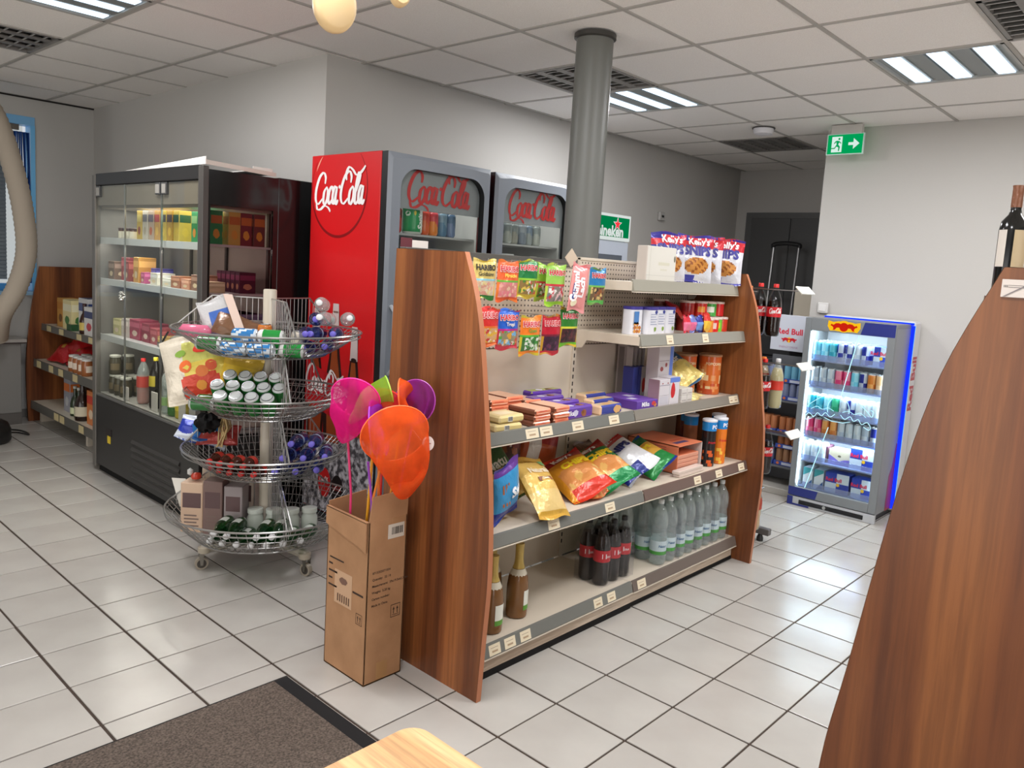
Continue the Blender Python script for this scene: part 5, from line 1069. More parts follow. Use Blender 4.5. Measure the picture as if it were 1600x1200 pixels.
# ================================================================== beer fridge behind the column
hf = thing('beer_fridge', 'slim grey beer fridge with lit green header behind the column', 'fridge', (3.26, -.4, 0))
MB().box(2.985, 3.545, -.72, -.03, 0.02, 1.975, (150, 154, 160), ch=.006).build('carcass', 'satin', hf)
dr = MB(); dr.box(2.985, 3.545, -.75, -.722, .25, 1.795, (160, 166, 176), ch=.004).build('door', 'satin', hf); MB().box(3.06, 3.47, -.754, -.7505, .35, 1.70, (70, 76, 84)).build('pane', 'gloss', hf)
M['greenlit'] = glow('lit_green_header', (0, 140, 80), .85); M['whitelit'] = glow('lit_white_header', (232, 240, 236), .95)
MB().box(2.985, 3.55, -.755, -.722, 1.802, 1.985, (220, 230, 226), ch=.004).build('header_frame', 'whitelit', hf)
fh = plane((2.985, -.7560, 1.80), (1, 0, 0), (0, 0, 1)); fh2 = plane((2.985, -.7568, 1.80), (1, 0, 0), (0, 0, 1)); fh3 = plane((2.985, -.7576, 1.80), (1, 0, 0), (0, 0, 1))
MB().rect(.02, .545, .025, .165, fh, (0, 120, 70)).build('green_field', 'greenlit', hf)
def star(q, fm, x, y, r, col): q.poly([(x + r * (1 if k % 2 == 0 else .40) * math.sin(k * PI / 5), y + r * (1 if k % 2 == 0 else .40) * math.cos(k * PI / 5)) for k in range(10)], fm, col)
q = MB(); star(q, fh2, .40, .115, .055, (240, 244, 240)); q.text('Heineken', fh2, .285, .032, .10, (244, 246, 244), bold=.04); q.build('white_marks', 'whitelit', hf)
q = MB(); star(q, fh3, .40, .115, .042, (206, 30, 40)); q.build('red_star', 'satin', hf)
MB().box(3.0, 3.03, -.7535, -.7505, 1.71, 1.76, (220, 220, 214)).build('sticker', 'satin', hf)
# ================================================================== black chilled display with glass doors
BK = (17, 16, 16); X0, Y0, Y1 = .76, .053, 1.64
area_ = None
D = thing('chilled_display', 'black open chiller cabinet with glass doors and white shelves', 'fridge', (1.1, .85, 0))
MB().box(1.20, 1.45, Y0, Y1, .02, 1.99, BK, ch=.003).box(.78, 1.45, Y0 + .002, Y1 - .002, 1.80, 1.985, BK).box(.785, 1.45, Y0, Y1, .05, .50, (38, 37, 36)).build('carcass', 'gloss', D)
MB().box(1.188, 1.1995, Y0 + .03, Y1 - .03, .50, 1.80, (176, 170, 160)).box(.80, 1.19, Y0 + .03, Y1 - .03, 1.785, 1.80, (150, 140, 128)).build('liner', 'satin', D)
MB().box(.78, 1.20, Y1 - .03, Y1, .05, 1.985, (120, 118, 114)).build('end_panel', 'satin', D)
for y in (Y0, Y1 - .055): MB().box(X0 - .004, X0 + .03, y, y + .055, .03 if y > 1 else .5, 2.0, (70, 66, 62) if y < 1 else (96, 92, 86), ch=.003).build('corner_post', 'satin', D)
MB().box(X0, X0 + .02, Y0 + .056, Y1 - .056, 1.93, 2.005, (34, 32, 31), ch=.002).build('fascia', 'satin', D)
MB().box(X0 + .014, X0 + .0195, Y0 + .06, Y1 - .06, 1.80, 1.925, (138, 128, 116)).build('lamp_cover', 'satin', D)
p = MB(); p.box(X0, X0 + .02, Y0 + .02, Y1 - .056, .055, .535, (36, 35, 34), ch=.003); p.box(X0 - .006, X0 + .0, Y0 + .06, Y1 - .1, .535, .548, (90, 90, 88)); lp = p.build('lower_panel', 'satin', D)
for k in range(6): MB().prism([(X0 - .010, .315 - k * .043), (X0 - .001, .335 - k * .043), (X0 - .001, .305 - k * .043)], .30, .98, 'xz', (54, 52, 50)).build('vent_slat', 'satin', lp)
MB().box(X0 - .002, X0, 1.33, 1.38, .235, .285, (220, 190, 40)).build('yellow_sticker', 'satin', lp); MB().box(X0 - .004, X0, 1.31, 1.40, .288, .335, (30, 22, 22)).build('control', 'satin', lp)
MB().box(X0 + .03, 1.44, Y0 + .03, Y1 - .03, 0, .05, (14, 14, 14)).build('plinth', 'matte', D)
# door leaves of glass with clip hinges; side pane
for k, (ya, yb) in enumerate(((1.112, Y1 - .06), (.580, 1.108), (Y0 + .06, .576))):
    g = MB().box(X0 + .004, X0 + .010, ya, yb, .55, 1.925).build('glass_door', 'glass', D)
    e = MB(); e.box(X0 + .002, X0 + .012, ya - .001, ya + .006, .55, 1.925, (176, 180, 178)); e.build('edge_trim', 'metal', g)
    h = MB(); h.box(X0 - .003, X0 + .016, yb - .07 if k != 1 else ya + .01, yb - .005 if k != 1 else ya + .075, 1.855, 1.925, (60, 60, 60), ch=.002); h.box(X0 - .005, X0 - .003, (yb - .062 if k != 1 else ya + .018), (yb - .013 if k != 1 else ya + .067), 1.863, 1.915, (150, 146, 138)); h.build('hinge', 'satin', g)
hm = MB(); 
for k in range(9):
    a = k * .7; hm.tube([(X0 - .004, 1.11 + .014 * math.cos(a) - .01 * (k % 3 - 1), 1.235 + .02 * math.sin(a)), (X0 - .022, 1.11 + .024 * math.cos(a), 1.235 + .028 * math.sin(a)), (X0 - .006, 1.11 + .02 * math.cos(a + .8), 1.235 + .03 * math.sin(a + .8))], .0035, 5, (196, 196, 190))
hm.build('lock_rings', 'metal', D)
sp_ = MB().box(.79, 1.20, Y0 + .006, Y0 + .012, .54, 1.80).build('side_pane', 'darkglass', D)
f_ = MB(); f_.box(.79, .80, Y0 + .001, Y0 + .018, .5, 1.8, BK).box(1.17, 1.2, Y0 + .001, Y0 + .018, .5, 1.8, BK); f_.build('side_frame', 'gloss', D)
MB().prism([(1.11, 2.006), (.03, 2.006), (.03, 2.046), (.10, 2.044)], X0 - .002, X0 + .002, 'yz', (236, 232, 226)).build('top_flange', 'satin', D)
MB().prism([(X0 - .002, 2.006), (1.17, 1.99), (1.17, 2.012), (X0 + .0, 2.03)], Y0 - .02, Y0 - .017, 'xz', (206, 196, 186)).build('top_flange', 'satin', D); MB().box(1.0, 1.17, Y0 - .016, Y0 + .5, 2.0, 2.004, (210, 206, 200)).box(1.05, 1.17, Y0 + .02, Y0 + .024, 2.004, 2.035, (226, 222, 216)).build('top_flange', 'satin', D)
l = area_light('cabinet_lamp', (.95, .85, 1.78), (0, 0, 0), .25, 1.4, 5, (1.0, .96, .9)); l.parent = D; l.location = (.95 - 1.1, 0, 1.778)
for zz in (1.572, 1.302, .927):
    l = area_light('shelf_lamp', (.83, .85, zz), (0, .35, 0), .03, 1.45, 3.2, (1.0, .96, .9)); l.parent = D; l.location = (.83 - 1.1, 0, zz)
SHZ = {1.59: 'top', 1.32: 'second', .945: 'third', .545: 'floor'}
for z in (1.59, 1.32, .945):
    s = MB().box(.80, 1.186, Y0 + .035, Y1 - .035, z - .012, z, (206, 208, 208)).build('shelf', 'satin', D)
    MB().box(.792, .80, Y0 + .035, Y1 - .035, z - .038, z + .004, (216, 220, 222), ch=.001).build('price_rail', 'satin', s)
MB().box(.79, 1.186, Y0 + .035, Y1 - .035, .51, .545, (170, 168, 162)).build('floor_tray', 'satin', D)
for y in (.12, .62, 1.1, 1.55): MB().box(1.175, 1.187, y - .012, y + .012, .55, 1.79, (60, 58, 56)).build('shelf_upright', 'satin', D)
def goods(name, label, cat, x, y, z, w, d, h, cols, group=None, decor=None, rz=0, mat='satin'): return pack(name, label, cat, x - d / 2, x + d / 2, y - w / 2, y + w / 2, z, z + h, cols, mat, (), group, rz, .002, decor)
def stripe(c1, c2):
    def f(t, F, D):
        w, h = D['l']; t.rect(.004, w - .004, h * .62, h * .86, F['l'], c1); splotch(t, F['l'], w * .5, h * .32, w * .3, h * .16, c2, 3); w, h = D['f']; t.rect(.004, w - .004, h * .62, h * .86, F['f'], c1); splotch(t, F['f'], w * .5, h * .32, w * .3, h * .16, c2, 5)
    return f
z = 1.5905
TOP = [(1.14, (206, 176, 70), (226, 210, 120), (150, 60, 40), 'yellow'), (1.055, (206, 200, 186), (110, 110, 120), (180, 170, 150), 'white'), (.965, (190, 170, 150), (100, 90, 110), (196, 100, 60), 'grey and orange'), (.875, (206, 160, 80), (190, 60, 60), (230, 190, 90), 'orange'), (.785, (206, 180, 60), (60, 60, 60), (230, 200, 80), 'yellow and black'), (.70, (190, 150, 40), (70, 40, 40), (230, 190, 60), 'golden'), (.61, (206, 180, 70), (50, 90, 50), (220, 190, 70), 'yellow and green')]
for y, c, a, b, nm in TOP: goods('drink_carton', nm + ' tall drink carton on the top chiller shelf', 'carton', .90, y, z, .075, .075, .185, {'*': c}, 'drink cartons on the top chiller shelf', stripe(a, b))
for k, (y, c, nm) in enumerate(((.44, (40, 150, 90), 'green'), (.34, (60, 160, 110), 'pale green'), (.24, (50, 140, 90), 'dark green'))): goods('juice_carton', nm + ' juice carton behind the smoked side pane', 'carton', .93, y, z, .075, .075, .18, {'*': c}, 'juice cartons near the side pane', stripe((150, 200, 140), (226, 150, 60)))
for k, (x, y, c, nm) in enumerate(((.86, .14, (46, 150, 92), 'bright green'), (.96, .13, (206, 180, 90), 'yellow'), (1.03, .13, (120, 50, 60), 'maroon'), (1.11, .13, (110, 60, 60), 'dark maroon'))): goods('juice_carton', nm + ' carton standing right behind the smoked side pane', 'carton', x, y, z, .07, .07, .182, {'*': c}, 'juice cartons near the side pane', stripe((196, 120, 60), (226, 170, 70)))
jar = thing('small_jar', 'x', 'jar', (0, 0, 0), local=True)
MB().lathe([(.024, 0), (.026, .004), (.026, .05), (.022, .058)], 14, cf=lambda a, q: (226, 220, 200) if .015 < q < .04 else (96, 56, 36)).build('glass', 'gloss', jar, True); MB().lathe([(.025, .058), (.026, .06), (.026, .07), (.022, .072)], 14, col=(70, 36, 36)).build('lid', 'satin', jar, True)
for k in range(4): place(jar, (.86, 1.40 - k * .056, z), (0, 0, k), 'small brown jar in the row of four on the top shelf', 'small jars on the top chiller shelf')
z = 1.3205; r2 = random.Random(8)
SEC = [(1.50, .10, .12, (120, 96, 80), 'brown paper pack at the left end'), (1.36, .14, .15, (150, 50, 60), 'dark red meat pack'), (1.235, .06, .13, (150, 60, 60), 'maroon tin'), (1.15, .08, .06, (226, 190, 80), 'yellow tub'), (1.08, .08, .16, (206, 150, 60), 'amber bottle-shaped jar'), (1.0, .05, .07, (190, 80, 130), 'pink tub'), (.93, .07, .10, (60, 50, 140), 'blue pack with yellow star'), (.83, .10, .075, (226, 222, 206), 'white butter tub'), (.70, .12, .05, (210, 210, 196), 'white cheese tray'), (.56, .12, .07, (176, 116, 80), 'brown ham tray'), (.43, .10, .06, (210, 150, 120), 'pale sausage pack'), (.31, .10, .09, (140, 100, 80), 'brown bread pack'), (.19, .10, .06, (214, 200, 160), 'cream cake pack')]
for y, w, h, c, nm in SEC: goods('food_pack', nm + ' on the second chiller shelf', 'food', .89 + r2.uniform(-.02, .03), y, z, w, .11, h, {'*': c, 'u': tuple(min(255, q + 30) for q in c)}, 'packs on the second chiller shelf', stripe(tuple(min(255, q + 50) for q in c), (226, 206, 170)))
for k in range(5): goods('purple_box', 'small dark purple box in the row beside the side pane', 'box', 1.06 + .0 * k, .15 + k * .055, z, .05, .10, .12, {'*': (84, 36, 62)}, 'dark purple boxes on the second shelf', stripe((140, 60, 100), (206, 150, 120)))
for k in range(3): 
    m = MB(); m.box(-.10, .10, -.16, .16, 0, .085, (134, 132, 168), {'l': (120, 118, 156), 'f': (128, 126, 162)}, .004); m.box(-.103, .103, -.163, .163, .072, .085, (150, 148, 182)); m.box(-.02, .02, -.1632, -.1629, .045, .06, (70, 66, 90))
    o = m.build('plastic_crate', 'satin', None, origin=(0, 0, 0)); o.location = (1.06, .27, .9455 + k * .0855); tag(o, ('lowest', 'middle', 'topmost')[k] + ' lilac plastic crate in the stack behind the side pane', 'crate', 'lilac crates behind the side pane')
z = .9455
THI = [(1.50, .12, .11, (196, 190, 140), 'pale green cheese pack'), (1.36, .12, .12, (206, 196, 190), 'white wrapped pack'), (1.20, .16, .13, (170, 70, 96), 'large magenta meat pack'), (1.03, .12, .12, (150, 60, 80), 'dark pink meat pack'), (.91, .10, .10, (170, 80, 90), 'rose meat pack'), (.80, .10, .06, (206, 170, 100), 'yellow salad tub')]
for y, w, h, c, nm in THI: goods('food_pack', nm + ' on the third chiller shelf', 'food', .92, y, z, w, .12, h, {'*': c}, 'packs on the third chiller shelf', stripe(tuple(min(255, q + 40) for q in c), (226, 206, 190)))
t = thing('cake_box', 'clear round cake box with brown cake on the third shelf', 'cake', (.92, .60, z)); MB().lathe([(.075, 0), (.08, .05), (.075, .055)], 20, (.92, .60, z), (176, 120, 90)).build('cake', 'matte', t, True); MB().lathe([(.085, 0), (.086, .07), (.06, .085), (0, .09)], 20, (.92, .60, z)).build('dome', 'pet', t, True)
t = thing('cheese_slicer', 'black handled knife leaning on the third chiller shelf', 'knife', (.86, .74, z)); MB().tube([(.84, .77, z + .006), (.86, .70, z + .10)], .006, 6, (30, 26, 26)).build('handle', 'satin', t); MB().box(.836, .84, .765, .80, z + .001, z + .03, (170, 170, 170)).build('blade', 'metal', t)
z = .5455
JARP = [(.036, 0), (.04, .006), (.04, .09), (.034, .105), (.034, .118)]
gj = bottle('glass_jar', 'x', 'jar', JARP, 'gloss', (66, 62, 46), cap=(190, 190, 180), capr=.036, caph=.012, labels=[(.03, .075, (110, 96, 70), 2.6, 4.0)])
for k in range(6): place(gj, (.86 + .085 * (k % 2), 1.52 - .09 * (k // 2), z), (0, 0, .2 * k), 'dark pickle jar with pale lid, left of the bottles', 'pickle jars on the chiller floor')
for k in range(2): place(gj, (.86 + .085 * k, 1.52, z + .131), (0, 0, 1), 'dark pickle jar standing on the lower jars at the left', 'upper pickle jars on the chiller floor')
t_ = bottle('lemonade_bottle', 'x', 'bottle', COLA, 'pet', (196, 80, 60), .5, (206, 30, 30), labels=[(.11, .18, (206, 70, 60))]); place(t_, (.86, 1.06, z), (0, 0, 0), 'clear bottle with red cap and red label on the chiller floor')
t_ = bottle('sauce_bottle', 'x', 'bottle', COLA, 'gloss', (24, 20, 18), cap=(206, 190, 40), labels=[(.13, .19, (200, 180, 50), 2.8, 4.2)]); place(t_, (.86, .87, z), (0, 0, 0), 'black bottle with yellow ring on the chiller floor', None, (1, 1, 1.1))
t_ = bottle('water_flask', 'x', 'bottle', WATER, 'pet', None, cap=(206, 206, 206), labels=[(.06, .12, (150, 190, 120))]); place(t_, (.86, .70, z), (0, 0, 0), 'clear bottle with pale green label on the chiller floor', None, (.95, .95, .85))
t_ = bottle('juice_bottle', 'x', 'bottle', COLA, 'gloss', (60, 120, 50), cap=(220, 200, 40), labels=[(.06, .16, (206, 206, 130), 2.4, 4.4)]); place(t_, (.86, .60, z), (0, 0, 0), 'green bottle with yellow cap and cream label on the chiller floor', None, (1.05, 1.05, .95))
t_ = bottle('oil_bottle', 'x', 'bottle', COLA, 'gloss', (196, 180, 60), cap=(60, 110, 50), labels=[(.06, .16, (230, 210, 70), 2.4, 4.4)]); place(t_, (.86, .50, z), (0, 0, 0), 'yellow oil bottle beside the green bottle on the chiller floor', None, (1, 1, .85))
for k, (y, h) in enumerate(((1.22, .09), (.78, .12), (.40, .14))): goods('white_card', ('left', 'middle', 'right')[k] + ' white paper card on the chiller floor', 'card', .815, y, z, .085, .006, h, {'*': (206, 202, 196)}, 'white cards on the chiller floor', None, 0, 'matte')
# ================================================================== walnut shelf along the left wall
LG = thing('side_shelf', 'dark walnut and cream wall shelf left of the black chiller', 'shelf', (1.15, 2.55, 0))
pf = [(.97, 1.325), (.925, 1.10), (.885, .80), (.862, .50), (.865, .2), (.875, 0)]
prof2 = spline(pf[::-1], 4) + [(1.40, 1.33), (1.44, 1.2), (1.45, 0)]
for y in (3.455, 1.655):
    MB().prism(prof2, y, y + .022, 'xz').build('end_panel', 'walnut', LG)
MB().box(1.42, 1.432, 1.68, 3.455, .12, 1.31, (206, 196, 180)).build('back_panel', 'satin', LG)
def lshelf(xf, z0, z1, zs, tags):
    s = MB().box(xf + .008, 1.418, 1.68, 3.452, zs - .02, zs, (206, 198, 180)).build('shelf', 'satin', LG)
    MB().prism([(xf, z0), (xf + .004, z1), (xf + .010, z1), (xf + .010, z0)], 1.682, 3.45, 'xz', (92, 90, 84)).build('price_rail', 'satin', s)
    for y in tags: MB().box(xf - .003, xf - .0005, y, y + .10, z0 + .006, z1 - .004, (200, 184, 140)).build('price_card', 'matte', s)
lshelf(.975, .787, .842, .836, (3.2, 2.9, 2.5, 2.25)); lshelf(.913, .476, .541, .535, (3.25, 2.95, 2.72, 2.4)); lshelf(.888, .115, .182, .176, (2.75, 2.62, 2.2))
MB().box(.95, 1.41, 1.70, 1.74, 0, .15, (206, 196, 180)).build('foot', 'satin', LG); MB().box(.95, 1.41, 2.30, 2.34, 0, .15, (206, 196, 180)).build('foot', 'satin', LG); MB().box(.95, 1.41, 3.38, 3.42, 0, .15, (206, 196, 180)).build('foot', 'satin', LG)
MB().box(1.405, 1.419, 2.2, 3.3, .18, .2, (206, 196, 180)).build('rear_rail', 'satin', LG)
z = .8365
goods('coffee_pack', 'orange and cream coffee pack on the wall shelf', 'coffee', 1.10, 3.18, z, .16, .12, .24, {'*': (206, 150, 70), 'f': (226, 206, 150)}, None, stripe((196, 130, 50), (120, 80, 40)))
goods('flour_pack', 'yellow and white pack with green emblem on the wall shelf', 'food', 1.08, 2.96, z, .20, .12, .24, {'*': (220, 206, 150)}, None, stripe((230, 224, 190), (70, 120, 60)))
goods('sugar_pack', 'white pack with dark blue top at the back', 'food', 1.12, 2.72, z, .20, .12, .27, {'*': (206, 206, 206), 'u': (40, 60, 110)}, None, stripe((50, 70, 130), (200, 200, 200)))
goods('salt_pack', 'white pack with red print next to black chiller', 'food', 1.06, 2.42, z, .20, .12, .22, {'*': (214, 212, 208)}, None, stripe((60, 70, 110), (190, 70, 80)))
goods('green_tin', 'small green tin lying before the yellow pack', 'tin', 1.03, 2.86, z, .10, .06, .05, {'*': (40, 80, 44)})
LIQ = [(.034, 0), (.036, .006), (.036, .10), (.026, .14), (.014, .165), (.012, .22)]
lb = bottle('sauce_bottle', 'x', 'bottle', LIQ, 'gloss', (54, 30, 20), cap=(60, 20, 20), labels=[(.03, .09, (206, 180, 90))])
place(lb, (1.03, 2.60, z), (0, 0, 0), 'dark brown bottle with yellow label on the wall shelf')
z = .5355
for k, (x, y, rz, h) in enumerate(((1.03, 3.12, .1, 0), (1.04, 2.82, -.15, 0), (1.09, 2.97, .1, .07))):
    bag('snack_bag', ('left', 'right', 'upper')[k] + ' red plastic bag lying on the middle wall shelf', 'food', .32, .27, .17, lambda u, v: (176, 26, 30) if not (.4 < u < .6 and .4 < v < .55) else (206, 160, 60), (x - .05, y, z + .05 + h), (-1.05, 0, -PI / 2 + rz), 70 + k, (), (150, 20, 24), 'red bags on the wall shelf', res=(16, 20), rest=z + h)
gj2 = bottle('preserve_jar', 'x', 'jar', JARP, 'gloss', (150, 90, 50), cap=(206, 206, 200), capr=.036, caph=.014, labels=[(.03, .08, (216, 200, 180), 2.4, 4.6)])
for k in range(8): place(gj2, (.972 + .09 * (k % 2), 2.66 - .095 * (k // 2), z), (0, 0, .3 * k), 'preserve jar with white lid on the middle wall shelf', 'preserve jars on the wall shelf')
z = .1765
goods('cereal_box', 'dark orange box at the left of the lowest wall shelf', 'box', 1.10, 3.05, z, .16, .10, .27, {'*': (150, 70, 40)}, None, stripe((170, 80, 50), (110, 50, 30)))
goods('rice_box', 'orange and grey-blue box on the lowest wall shelf', 'box', 1.03, 2.85, z, .14, .10, .27, {'*': (150, 150, 160)}, None, stripe((206, 110, 50), (190, 190, 190)))
lb2 = bottle('vinegar_bottle', 'x', 'bottle', LIQ, 'gloss', (40, 52, 30), cap=(190, 190, 180), labels=[(.02, .07, (206, 210, 170))])
for k in range(2): place(lb2, (.98, 2.66 - .085 * k, z), (0, 0, 0), 'green bottle with white label on the lowest wall shelf', 'green bottles on the lowest wall shelf')
lb3 = bottle('syrup_bottle', 'x', 'bottle', LIQ, 'gloss', (40, 24, 18), cap=(30, 26, 26), labels=[(.03, .09, (206, 196, 170))])
place(lb3, (.97, 2.46, z), (0, 0, 0), 'large dark bottle with cream label on the lowest wall shelf', None, (1.6, 1.6, 1.25))
goods('waffle_box', 'orange and cream box with curly print nearest the chiller', 'box', 1.0, 2.24, z, .16, .10, .26, {'*': (206, 120, 60)}, None, stripe((196, 60, 40), (226, 200, 170)))
t = thing('paper_pack', 'small white and green box on the corner ledge behind the chiller', 'box', (1.20, 1.70, 1.33)); MB().box(1.10, 1.25, 1.66, 1.80, 1.335, 1.45, (214, 220, 220), {'d': (90, 180, 120)}, .003).build('carton', 'satin', t); MB().box(1.099, 1.10, 1.67, 1.79, 1.34, 1.365, (90, 190, 120)).build('print', 'satin', t)
# ---- things at the left edge
t = thing('air_hose', 'thick ribbed beige exhaust hose curving in front of the window', 'hose', (.6, 2.95, .75))
pts = [at_y(-40, 130, 2.95), at_y(-6, 185, 2.95), at_y(20, 260, 2.95), at_y(36, 330, 2.95), at_y(41, 395, 2.95), at_y(26, 450, 2.95), at_y(2, 492, 3.0), at_y(-4, 528, 3.15)]
sp3 = spline([tuple(p) for p in pts], 16); mb = MB(); mb.tube(sp3, [.070 + .005 * (k % 2) for k in range(len(sp3))], 18, (176, 164, 148)); mb.build('ribbed_hose', 'matte', t, True)
t = thing('low_cabinet', 'grey low cabinet with dark edged top under the window', 'cabinet', (.2, 3.5, 0))
MB().box(-.7, .80, 3.36, 3.60, .10, .685, (128, 126, 122), ch=.003).build('body', 'satin', t); MB().box(-.72, .835, 3.33, 3.61, .685, .695, (60, 52, 48)).box(-.72, .835, 3.33, 3.61, .695, .72, (170, 166, 160), ch=.002).build('top', 'satin', t); MB().box(-.7, .80, 3.37, 3.60, 0, .10, (96, 92, 88)).build('plinth', 'satin', t)
t = thing('black_appliance', 'black rounded appliance on the tiles at the left edge', 'appliance', (.40, 2.78, 0))
MB().lathe([(.15, .0), (.17, .02), (.17, .10), (.15, .15), (.10, .18), (0, .185)], 28, (.40, 2.80, 0), (26, 25, 25)).build('housing', 'satin', t, True)
MB().tube(spline([(.55, 2.86, .05), (.66, 2.95, .02), (.72, 2.9, .008), (.70, 3.1, .008), (.5, 3.25, .008), (.30, 3.3, .008)], 8), .007, 6, (24, 22, 22)).build('cable', 'satin', t, True)
# ================================================================== four-tier wire basket tower
TC = Vector((.80, -.58, 0)); E1 = Vector((.671, -.741, 0)); E2 = Vector((-.741, -.671, 0))
def pol(phi, r, z=0): a = math.radians(phi); return TC + E1 * (r * math.cos(a)) + E2 * (r * math.sin(a)) + Vector((0, 0, z))
BT = thing('basket_tower', 'chrome four-tier wire basket tower on castors full of drinks', 'basket stand', tuple(TC))
MB().lathe([(.032, .10), (.032, 1.38), (.028, 1.385)], 20, tuple(TC), (196, 186, 168)).build('pole', 'satin', BT, True)
WIRE = (158, 156, 153)
TIERS = [(.31, .165, .465, .33, 'bottom'), (.605, .485, .395, .25, 'third'), (.885, .775, .385, .245, 'second'), (1.19, 1.075, .445, .275, 'top')]
for ti, (zr, zb, r1, r0, nm) in enumerate(TIERS):
    m = MB()
    def hoop(r, z, w): m.tube([pol(k * 7.5, r, z) for k in range(48)], w, 5, WIRE, True)
    hoop(r1, zr, .0052); hoop(r1 - .004, zr - .022, .003); hoop(r0, zb, .004)
    for k in range(1, 4): hoop(r1 + (r0 - r1) * k / 4, zr + (zb - zr) * k / 4, .0022)
    for k in range(1, 4): hoop(r0 * k / 4 + .02, zb, .002)
    for k in range(66): 
        a = k * 360 / 66; m.tube([pol(a, r1, zr), pol(a, (r1 * .45 + r0 * .55), zr + (zb - zr) * .6), pol(a, r0, zb), pol(a, .034, zb)], .0019, 4, WIRE)
    bk = m.build('basket', 'chrome', BT, True)
    ztop = zr + .15 if ti == 3 else TIERS[ti + 1][1]
    rt = .62 * r1 if ti == 3 else TIERS[ti + 1][3]
    for phi in (177, 57, -63):
        d = MB(); d.tube([pol(phi, r1, zr), pol(phi, rt, ztop)], .0045, 5, WIRE); d.tube([pol(phi, rt, ztop), pol(phi, .034, ztop)], .0035, 5, WIRE)
        if phi == 57: d.tube([pol(phi + 3, r1, zr), pol(phi + 2, rt, ztop)], .004, 5, WIRE)
        n = int(r1 / .027)
        for k in range(1, n):
            r = r1 * k / n
            if r < .045: continue
            zz = ztop if r < rt else zr + (ztop - zr) * (r1 - r) / max(.01, r1 - rt); z0 = zb if r < r0 else zb + (zr - zb) * (r - r0) / (r1 - r0)
            d.tube([pol(phi, r, z0), pol(phi, r, zz)], .0018, 4, WIRE)
        d.build('divider', 'chrome', bk, True)
for phi in (150, 30, -90):
    c = MB(); a = pol(phi, .285, 0); dr_ = (a - TC).normalized(); pr_ = Vector((-dr_.y, dr_.x, 0))
    c.tube([pol(phi, .03, .12), pol(phi, .30, .105)], .022, 6, (168, 160, 146)); c.lathe([(.028, .085), (.03, .09), (.03, .112), (.02, .116)], 14, tuple(a), (170, 160, 142))
    cs = c.build('castor_arm', 'satin', BT, True)
    w = MB(); ax = pr_ * .011; off = dr_ * .012
    for s in (-1, 1): w.tube([a + off + pr_ * (s * .0115) + Vector((0, 0, .031)), a + off + pr_ * (s * .016) + Vector((0, 0, .031))], .0, 3)
    w = MB(); w.tube([a + off - ax + Vector((0, 0, .0315)), a + off + ax + Vector((0, 0, .0315))], .031, 18, (150, 140, 124)); w.tube([a + off - ax * 1.15 + Vector((0, 0, .0315)), a + off + ax * 1.15 + Vector((0, 0, .0315))], .022, 14, (60, 54, 48)); w.build('wheel', 'satin', cs, True)
    f = MB()
    for s in (-1, 1): f.face([a + pr_ * (s * .017) + Vector((0, 0, .088)), a + pr_ * (s * .017) + dr_ * .026 + Vector((0, 0, .088)), a + pr_ * (s * .017) + off + dr_ * .006 + Vector((0, 0, .024)), a + pr_ * (s * .017) + off - dr_ * .006 + Vector((0, 0, .024))], (140, 136, 128))
    f.build('fork', 'metal', cs)
rb = random.Random(12)
# --- second tier: standing green cans with silver lids
grc = can('drinks_can', 'x', lambda a, q: (196, 200, 198) if q > .93 else ((40, 110, 50) if .12 < q else (180, 186, 180)))
def sd(s, d, z): return TC + E1 * s + E2 * d + Vector((0, 0, z))
TO_V, TO_R = -.835, .735                              # yaw that turns a leaning thing to the shop floor, or along the basket
for row, (d, z, ss) in enumerate(((.205, .803, (-.135, -.062, .011, .084)), (.145, .843, (-.172, -.099, -.026, .047, .12)), (.086, .884, (-.135, -.062, .011, .084)))):
    for s_ in ss: place(grc, sd(s_, d, z), (.6, 0, TO_V), 'green can with silver lid, leaning in the %s row of the second basket' % ('front', 'middle', 'rear')[row], 'green cans in the %s row of the second basket' % ('front', 'middle', 'rear')[row])
for k, (s_, d) in enumerate(((-.30, .20), (-.30, .125))): place(grc, sd(s_, d, .835), (1.571, 0, TO_R), 'silver-ended can lying at the left of the second basket', 'lying cans in the second basket')
# --- second tier, left: gummy-print bags
bag('crisp_bag', 'large cream and yellow snack bag with orange prints in the second basket', 'snack', .34, .33, .09, lambda u, v: (206, 60, 30) if v < .36 and (u - .55) ** 2 + (v - .2) ** 2 < .09 else ((226, 216, 196) if u < .35 or v > .9 else ((206, 206, 110) if v > .55 else (230, 206, 90))), tuple(TC + E1 * -.30 + E2 * .06 + Vector((0, 0, .83))), (-.30, -.30, -.80), 80, (), (220, 210, 190),
    decor=lambda t, fm: (splotch(t, fm, .04, .13, .034, .03, (230, 120, 40), 1, 14, .1), splotch(t, fm, .09, .15, .03, .028, (226, 90, 40), 2, 14, .1), splotch(t, fm, .02, .065, .03, .026, (230, 150, 50), 3, 14, .2), splotch(t, fm, .09, .07, .034, .028, (216, 60, 40), 4, 14, .2), splotch(t, fm, -.04, .17, .034, .034, (232, 110, 50), 5, 14, .1), splotch(t, fm, .05, .25, .05, .03, (226, 60, 40), 6), splotch(t, fm, .05, .25, .04, .022, (236, 226, 120), 7), splotch(t, fm, -.06, .24, .03, .02, (140, 180, 70), 8)))
bag('crisp_bag', 'yellow and red snack bag beside the cream bag in the second basket', 'snack', .20, .26, .08, lambda u, v: (190, 40, 36) if v < .3 else ((226, 190, 60) if v < .8 else (206, 170, 60)), tuple(pol(150, .17, .80)), (-.25, .15, -.9), 81, (), (200, 170, 80))
bag('snack_bag', 'small red and blue packet at the back of the second basket', 'snack', .14, .18, .06, lambda u, v: (160, 40, 46) if v > .4 else (60, 70, 140), tuple(pol(205, .12, .80)), (-.1, .1, -.8), 82, (), (150, 60, 60))
